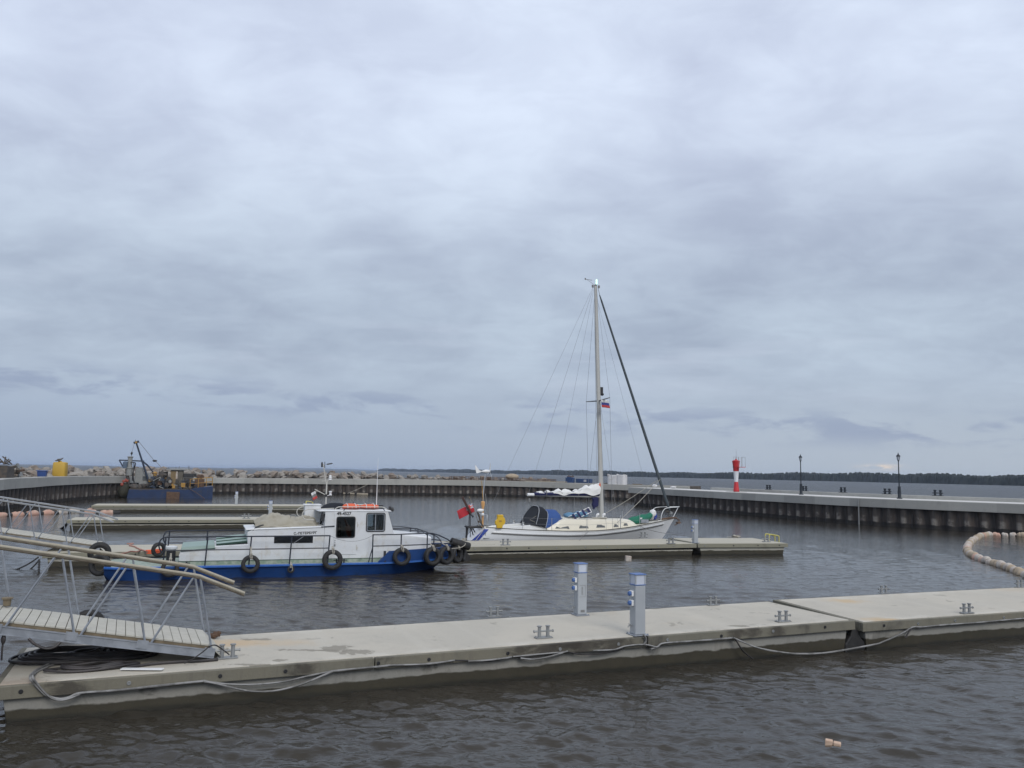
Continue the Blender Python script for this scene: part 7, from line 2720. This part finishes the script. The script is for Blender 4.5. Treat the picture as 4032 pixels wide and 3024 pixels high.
for x, y, sx, lab in ((392, 2011, 1.0, 'loose pink float lying against the end of the farthest dock'),):
    p = at(x, y, 0.1)
    g = G()
    g.tube([(-sx, 0, 0), (-sx * 0.8, 0, 0.0), (sx * 0.8, 0, 0), (sx, 0, 0)], [0.14, 0.24, 0.24, 0.14], 12)
    o = obj('float', g, MT['pink'], None, smooth=50, loc=(p.x, p.y, 0.10))
    o.rotation_euler = (0, 0, FB.a)
    tag(o, lab, 'float')
for x, y, s_, rz, lab, dbl in ((3280, 2930, 1.0, -0.42, 'broken pale foam block floating in the nearest water at lower right', True), (2473, 2206, 1.9, 0.1, 'small pale foam cube floating in front of the middle dock', False)):
    p = at(x, y, 0.0)
    t = thing('foam_block', lab, 'foam block', (p.x, p.y, 0.0), (0, 0.06, rz), 'foam blocks')
    for e in ((-0.058, 0.058) if dbl else (0.0,)):
        g = G()
        w_ = 0.054 if dbl else 0.11
        if dbl:
            g.box(e - w_, e + w_, -0.05, 0.05, -0.05 - 0.01 * (e > 0), 0.055 - 0.012 * (e > 0))
        else:
            g.box(-0.13, 0.13, -0.12, 0.12, -0.1, 0.2)
        obj('foam_piece', g, MT['pale'] if not dbl else mat('peach_foam', (0.56, 0.42, 0.32), 0.9, 0, (0.50, 0.34, 0.25), 12, 0.7, bump=0.4, bscale=30), t, bevel=0.012)


# ------------------------------------------------------------------ clutter on and around the nearest dock
NF = NA - 0.038                               # plane just in front of the dock edge


FA2 = Frame(angA2)
NA2 = a2a.dot(FA2.v)


def side(px_list, n=NF):
    return [FA.on(x, y, n) for x, y in px_list]


def top(px_list, z):
    return [atA(x, y, z - 0.74) for x, y in px_list]


line('conduit', top([(300, 2602), (217, 2608), (163, 2628), (130, 2648)], 0.775) + side([(119, 2668), (136, 2692), (163, 2722), (190, 2742), (235, 2752), (271, 2746), (316, 2729), (452, 2719), (633, 2699), (800, 2682)], NA - 0.050), 0.020, MT['conduit'],
     'pale conduit looping off the deck and over the dock edge at lower left', 'conduit', 'conduits along the dock')
line('conduit', top([(290, 2608), (225, 2613), (172, 2632), (140, 2650)], 0.765) + side([(128, 2664), (146, 2692), (175, 2726), (205, 2750), (240, 2757), (275, 2750), (316, 2733)], NA - 0.070), 0.016, MT['conduit'],
     'second pale conduit beside the loop at lower left', 'conduit', 'conduits along the dock')
line('conduit', side([(800, 2682), (859, 2694), (967, 2719), (1044, 2723), (1116, 2714), (1207, 2687), (1311, 2642)]), 0.019, MT['conduit'], 'lower sagging conduit on the dock side left of the edge joint', 'conduit', 'conduits along the dock')
line('conduit', side([(800, 2680), (890, 2693), (1003, 2695), (1116, 2684), (1207, 2663), (1311, 2641)], NA + 0.000), 0.017, MT['conduit'], 'upper sagging conduit on the dock side left of the edge joint', 'conduit', 'conduits along the dock')
line('conduit', side([(1311, 2642), (1474, 2626), (1550, 2619), (1636, 2617), (1720, 2610), (1790, 2600)]), 0.018, MT['conduit'], 'straight conduit under the dock edge joint', 'conduit', 'conduits along the dock')
line('conduit', side([(1843, 2603), (1905, 2601), (1970, 2594), (2015, 2587)]), 0.018, MT['conduit'], 'short conduit piece below the left front cleat', 'conduit', 'conduits along the dock')
line('cable', side([(1790, 2600), (1840, 2601), (1905, 2604), (1970, 2597), (2025, 2585), (2090, 2594), (2160, 2586), (2225, 2567), (2290, 2577), (2370, 2573), (2440, 2558), (2464, 2544)], NA - 0.010), 0.014, MT['hose'], 'black cable sagging along the dock side left of the front pedestal', 'cable', 'cables along the dock')
line('conduit', side([(2050, 2592), (2100, 2596), (2165, 2585), (2235, 2564)], NA - 0.045), 0.018, MT['conduit'], 'sagging pale conduit piece halfway between the front cleat and pedestal', 'conduit', 'conduits along the dock')
line('conduit', side([(2020, 2586), (2100, 2578), (2223, 2567), (2235, 2564)], NA - 0.015), 0.016, MT['conduit'], 'straight pale conduit piece halfway between the front cleat and pedestal', 'conduit', 'conduits along the dock')
line('conduit', side([(2335, 2562), (2417, 2558), (2464, 2544), (2535, 2538), (2585, 2548)], NA - 0.050), 0.017, MT['conduit'], 'conduit ending below the front pedestal', 'conduit', 'conduits along the dock')
line('conduit', side([(2533, 2500), (2541, 2510), (2543, 2526), (2533, 2540)], NA - 0.060), 0.024, MT['conduit'], 'pale conduit dropping from the front pedestal over the edge', 'conduit', 'conduits along the dock')
line('conduit', side([(2564, 2556), (2590, 2546), (2617, 2532), (2747, 2523), (2888, 2511)]), 0.019, MT['conduit'], 'conduit running right from below the front pedestal', 'conduit', 'conduits along the dock')
line('conduit', side([(2888, 2511), (2935, 2532), (2993, 2553), (3099, 2571), (3187, 2574), (3275, 2567)], NA - 0.080) + [FA2.on(x, y, NA2 - 0.03) for x, y in ((3440, 2538), (3474, 2528), (3553, 2493), (3592, 2470), (3631, 2469), (3709, 2461), (3827, 2453), (3930, 2444), (4032, 2435), (4120, 2428))], 0.020, MT['conduit'],
     'long grey conduit sagging to the water across the pontoon joint', 'conduit', 'conduits along the dock')
line('conduit', side([(2893, 2514), (2915, 2548), (2930, 2568), (2964, 2594)], NA - 0.070), 0.016, MT['hose'], 'dark cable end hanging into the water right of the front pedestal', 'cable', 'cables along the dock')
line('conduit', [FA2.on(x, y, NA2 - 0.03) for x, y in ((3592, 2472), (3578, 2490), (3565, 2512))], 0.018, MT['hose'], 'short dark cable end hanging right of the pontoon joint', 'cable', 'cables along the dock')

# black hose coils beneath the big gangway
def coil(name, label, c, a_, b_, n_, r, z0, seed, rot):
    rnd = random.Random(seed)
    pts = []
    for i in range(n_ * 26):
        u = i / 26
        an = 2 * pi * u
        k_ = 1 - 0.42 * (i / (n_ * 26)) + 0.07 * sin(1.3 * an + seed)
        x, y = a_ * k_ * cos(an), b_ * k_ * sin(an)
        x += 0.05 * sin(0.37 * an + seed)
        pts.append(c + FA.u * (x * cos(rot) - y * sin(rot)) + FA.v * (x * sin(rot) + y * cos(rot)) + Vector((0, 0, r + 0.016 * (i / 26) + 0.012 * sin(3 * an + seed))))
    g = G()
    g.tube(pts, r, 6)
    return tag(obj(name, g, MT['hose'], None, smooth=60), label, 'hose', 'black hose coils')


c1 = atA(262, 2592, 0.002)
coil('hose_coil', 'wide black hose coil beneath the big gangway at the left end of the dock', c1, 0.86, 0.58, 7, 0.026, 0.742, 1, 0.0)
c2 = atA(380, 2634, 0.002)
coil('hose_coil', 'smaller front black hose coil beside the white plank', c2, 0.72, 0.23, 4, 0.022, 0.742, 4, 0.03)
c3 = atA(420, 2590, 0.002)
coil('hose_coil', 'black hose coil pushed farthest under the big gangway', c3, 0.85, 0.40, 6, 0.03, 0.742, 7, 0.05)
line('hose', top([(500, 2628), (600, 2614), (700, 2606), (790, 2602), (858, 2596)], 0.77), 0.026, MT['hose'], 'black hose running from the coils to the gangway foot', 'hose')
g = G()
p, q = atA(478, 2636, 0.02), atA(642, 2637, 0.02)
a = (q - p).normalized()
n2 = Vector((-a.y, a.x, 0)) * 0.05
g.hexa([p - n2, q - n2, q + n2, p + n2, p - n2 + Vector((0, 0, 0.02)), q - n2 + Vector((0, 0, 0.02)), q + n2 + Vector((0, 0, 0.02)), p + n2 + Vector((0, 0, 0.02))])
tag(obj('plank', g, MT['white'], None, bevel=0.004), 'clean white plank lying on the deck in front of the hose coils', 'plank')
line('cable', [atA(726, 2612, 0.04), FA.on(760, 2594, NA + 0.430), FA.on(800, 2566, NA + 0.430), FA.on(826, 2545, NA + 0.450), FA.on(850, 2541, NA + 0.500), FA.on(880, 2560, NA + 0.600), atA(902, 2577, 0.15)], 0.012, MT['hose'], 'black cable looped over the lower end of the gangway beam', 'cable', 'cables along the dock')
line('cable', [FA.on(113, 2514, NA + 0.500), FA.on(135, 2535, NA + 0.480), FA.on(170, 2551, NA + 0.480), FA.on(195, 2553, NA + 0.480), FA.on(220, 2545, NA + 0.480), FA.on(238, 2528, NA + 0.500)], 0.022, MT['hose'], 'thick black cable sagging in a loop below the gangway beam', 'cable', 'cables along the dock')
line('cable', [FA.on(14, 2500, NA + 0.600), FA.on(12, 2530, NA + 0.600), FA.on(8, 2560, NA + 0.600), FA.on(6, 2600, NA + 0.600)], 0.014, MT['hose'], 'black cable hanging from the gangway at the left edge of the picture', 'cable', 'cables along the dock')
p = FA.on(13, 2517, NA + 0.580)
g = G()
g.blob((0, 0, 0), 0.035, 0.03, 0.075, 10, 7, 0.2, 3)
tag(obj('rope_knot', g, MT['hose'], None, smooth=50, loc=p), 'dark knot on the cable at the left edge below the gangway', 'knot')
# small pot on the gangway, tyre behind it, bits of cable end by the rail foot
t = thing('wooden_block', 'weathered brown block fixed to a post of the big gangway at the left edge', 'block', FA.on(28, 2372, NA + 1.950))
g = G()
g.lathe([(0.05, -0.06), (0.06, -0.05), (0.065, 0.05), (0.09, 0.06), (0.09, 0.085), (0, 0.09)], (0, 0, 0), 12)
obj('block_body', g, MT['brownwood'], t, smooth=30)
q = FA.on(352, 2402, NA + 3.24)
tyre((q.x, q.y, q.z - 0.30), 0.30, 0.18, 'tyre hanging on the back edge of the nearest dock behind the gangway planks', FA.a + pi, 0, None, 0.60)
g = G()
p = atA(845, 2510, 0.02)
for i, (dx_, dy_, sz) in enumerate(((0, 0, 0.07), (0.06, 0.03, 0.06), (-0.05, 0.05, 0.05), (0.03, -0.05, 0.05))):
    g.blob((dx_, dy_, 0.05 + 0.03 * (i % 2)), sz, sz * 0.8, sz * 0.8, 8, 6, 0.4, 50 + i)
tag(obj('rusty_shackle', g, MT['rust'], None, smooth=30, loc=(p.x, p.y, p.z - 0.02)), 'rusty tangled fitting at the far corner of the gangway foot', 'fitting')
g = G()
p = atA(880, 2565, 0.01)
g.tube(smoothpath([p + FA.u * x + FA.v * y + Vector((0, 0, z)) for x, y, z in ((-0.15, 0.2, 0.01), (0.02, 0.16, 0.02), (0.12, 0.0, 0.015), (0.02, -0.1, 0.02), (-0.06, 0.0, 0.02), (0.08, 0.08, 0.04))], 5), 0.018, 6)
tag(obj('rope_coil', g, MT['rope'], None, smooth=60), 'loop of pale rope on the deck by the gangway foot cleat', 'rope')

# yellow ladder rails, rope and stains on the other docks
for x, y, z, lab in ((3030, 2128, 0.602, 'yellow bent ladder rail at the end of the middle dock'), (1206, 1987, 0.602, 'yellow bent ladder rail at the right end of the farthest dock')):
    p = at(x, y, z)
    t = thing('ladder_rail', lab, 'ladder', p, FB.a, 'yellow ladder rails')
    for e in (0.0, 0.35):
        g = G()
        g.tube(smoothpath([(-0.02, e, 0), (0.0, e, 0.25), (0.06, e, 0.32), (0.55, e, 0.24), (0.62, e, 0.12), (0.62, e, -0.55)], 4), 0.028, 7)
        obj('hoop', g, MT['yellowrail'], t, smooth=60)
    g = G()
    for zz in (-0.1, -0.4):
        g.tube([(0.62, 0.0, zz), (0.62, 0.35, zz)], 0.02, 6)
    obj('rung', g, MT['yellowrail'], t)
p = at(2898, 2117, 0.602)
g = G()
g.blob((0, 0, 0.06), 0.22, 0.15, 0.09, 12, 7, 0.4, 5, 4)
g.tube(smoothpath([(-0.5, 0.05, 0.02), (-0.25, 0, 0.03), (0, 0, 0.05), (0.15, 0, 0.03)], 4), 0.02, 6)
tag(obj('rope_heap', g, MT['rope'], None, smooth=40, loc=(p.x, p.y, 0.602)), 'small heap of tangled pale rope on the end of the middle dock', 'rope')
p = at(612, 2184, 0.602)
g = G()
g.tube([Vector((0.25 * cos(a * 0.9) + 0.04 * sin(3.1 * a), 0.2 * sin(a) + 0.03 * cos(2.3 * a), 0.03 + 0.008 * a)) for a in [i * 0.3 for i in range(70)]], 0.022, 6)
tag(obj('rope_coil', g, MT['orange'], None, smooth=60, loc=(p.x, p.y, 0.602)), 'heap of faded orange rope on the dock near the workboat stern', 'rope', None)
line('net_rope', [at(x, y, 0.63) for x, y in ((500, 2141), (525, 2140), (510, 2147), (530, 2152), (545, 2160), (575, 2170), (600, 2178))], 0.03, mat('faded_pink_rope', (0.40, 0.22, 0.18), 0.9), 'faded pink rope strewn across the middle dock behind the stern')
line('net_rope', [at(x, y, 0.63) for x, y in ((470, 2182), (500, 2176), (515, 2171), (540, 2172), (555, 2165))], 0.03, mat('dull_red_rope', (0.30, 0.15, 0.115), 0.9), 'dull red rope lying at the near edge of the middle dock')


def chain(label, a, b, sag, n_, r=0.022):
    g = G()
    pts = [a.lerp(b, i / n_) + Vector((0, 0, -sag * 4 * (i / n_) * (1 - i / n_))) for i in range(n_ + 1)]
    for i in range(n_):
        p, q = pts[i], pts[i + 1]
        d_ = (q - p).normalized()
        h = Vector((0, 0, 1)) if abs(d_.z) < 0.9 else Vector((1, 0, 0))
        s1 = d_.cross(h).normalized()
        s2 = d_.cross(s1)
        sd_ = s1 if i % 2 else s2
        c_, L = (p + q) / 2, (q - p).length * 0.68
        g.tube([c_ + d_ * (L * cos(t_)) + sd_ * (L * 0.48 * sin(t_)) for t_ in [2 * pi * k_ / 10 for k_ in range(10)]], r, 5, closed=True)
    return tag(obj('mooring_chain', g, MT['black'], None, smooth=60), label, 'chain', 'mooring chains')


e0 = at(150, 2194, 0.40)
chain('upper black mooring chain from the left end of the middle dock into the water', e0, at(15, 2252, -0.05), 0.12, 34)
chain('lower black mooring chain from the left end of the middle dock into the water', e0 + Vector((0.05, 0.0, -0.10)), at(55, 2252, -0.05), 0.22, 30)
chain('short black chain hanging straight down at the left end of the middle dock', at(155, 2205, 0.35), at(152, 2262, -0.1), 0.0, 11)
e1 = at(262, 2062, 0.40)
chain('black mooring chain at the left end of the third dock', e1, at(234, 2083, -0.05), 0.08, 16, 0.03)
chain('black chain hanging down at the left end of the third dock', e1, at(250, 2085, -0.1), 0.0, 10, 0.03)


# ------------------------------------------------------------------ thin lake haze
g = G()
g.box(-15500, 15500, -15500, 15500, -2.4, NA + 2.000)
hz = obj('haze', g, [])
hm_ = bpy.data.materials.new('lake_haze')
hm_.use_nodes = True
n = NT(hm_.node_tree)
vp = n.node('ShaderNodeVolumePrincipled')
vp.inputs['Color'].default_value = (0.62, 0.74, 0.95, 1)
vp.inputs['Density'].default_value = 0.00011
n.link(vp.outputs[0], n.node('ShaderNodeOutputMaterial').inputs['Volume'])
hz.data.materials.append(hm_)
hz['kind'] = 'stuff'
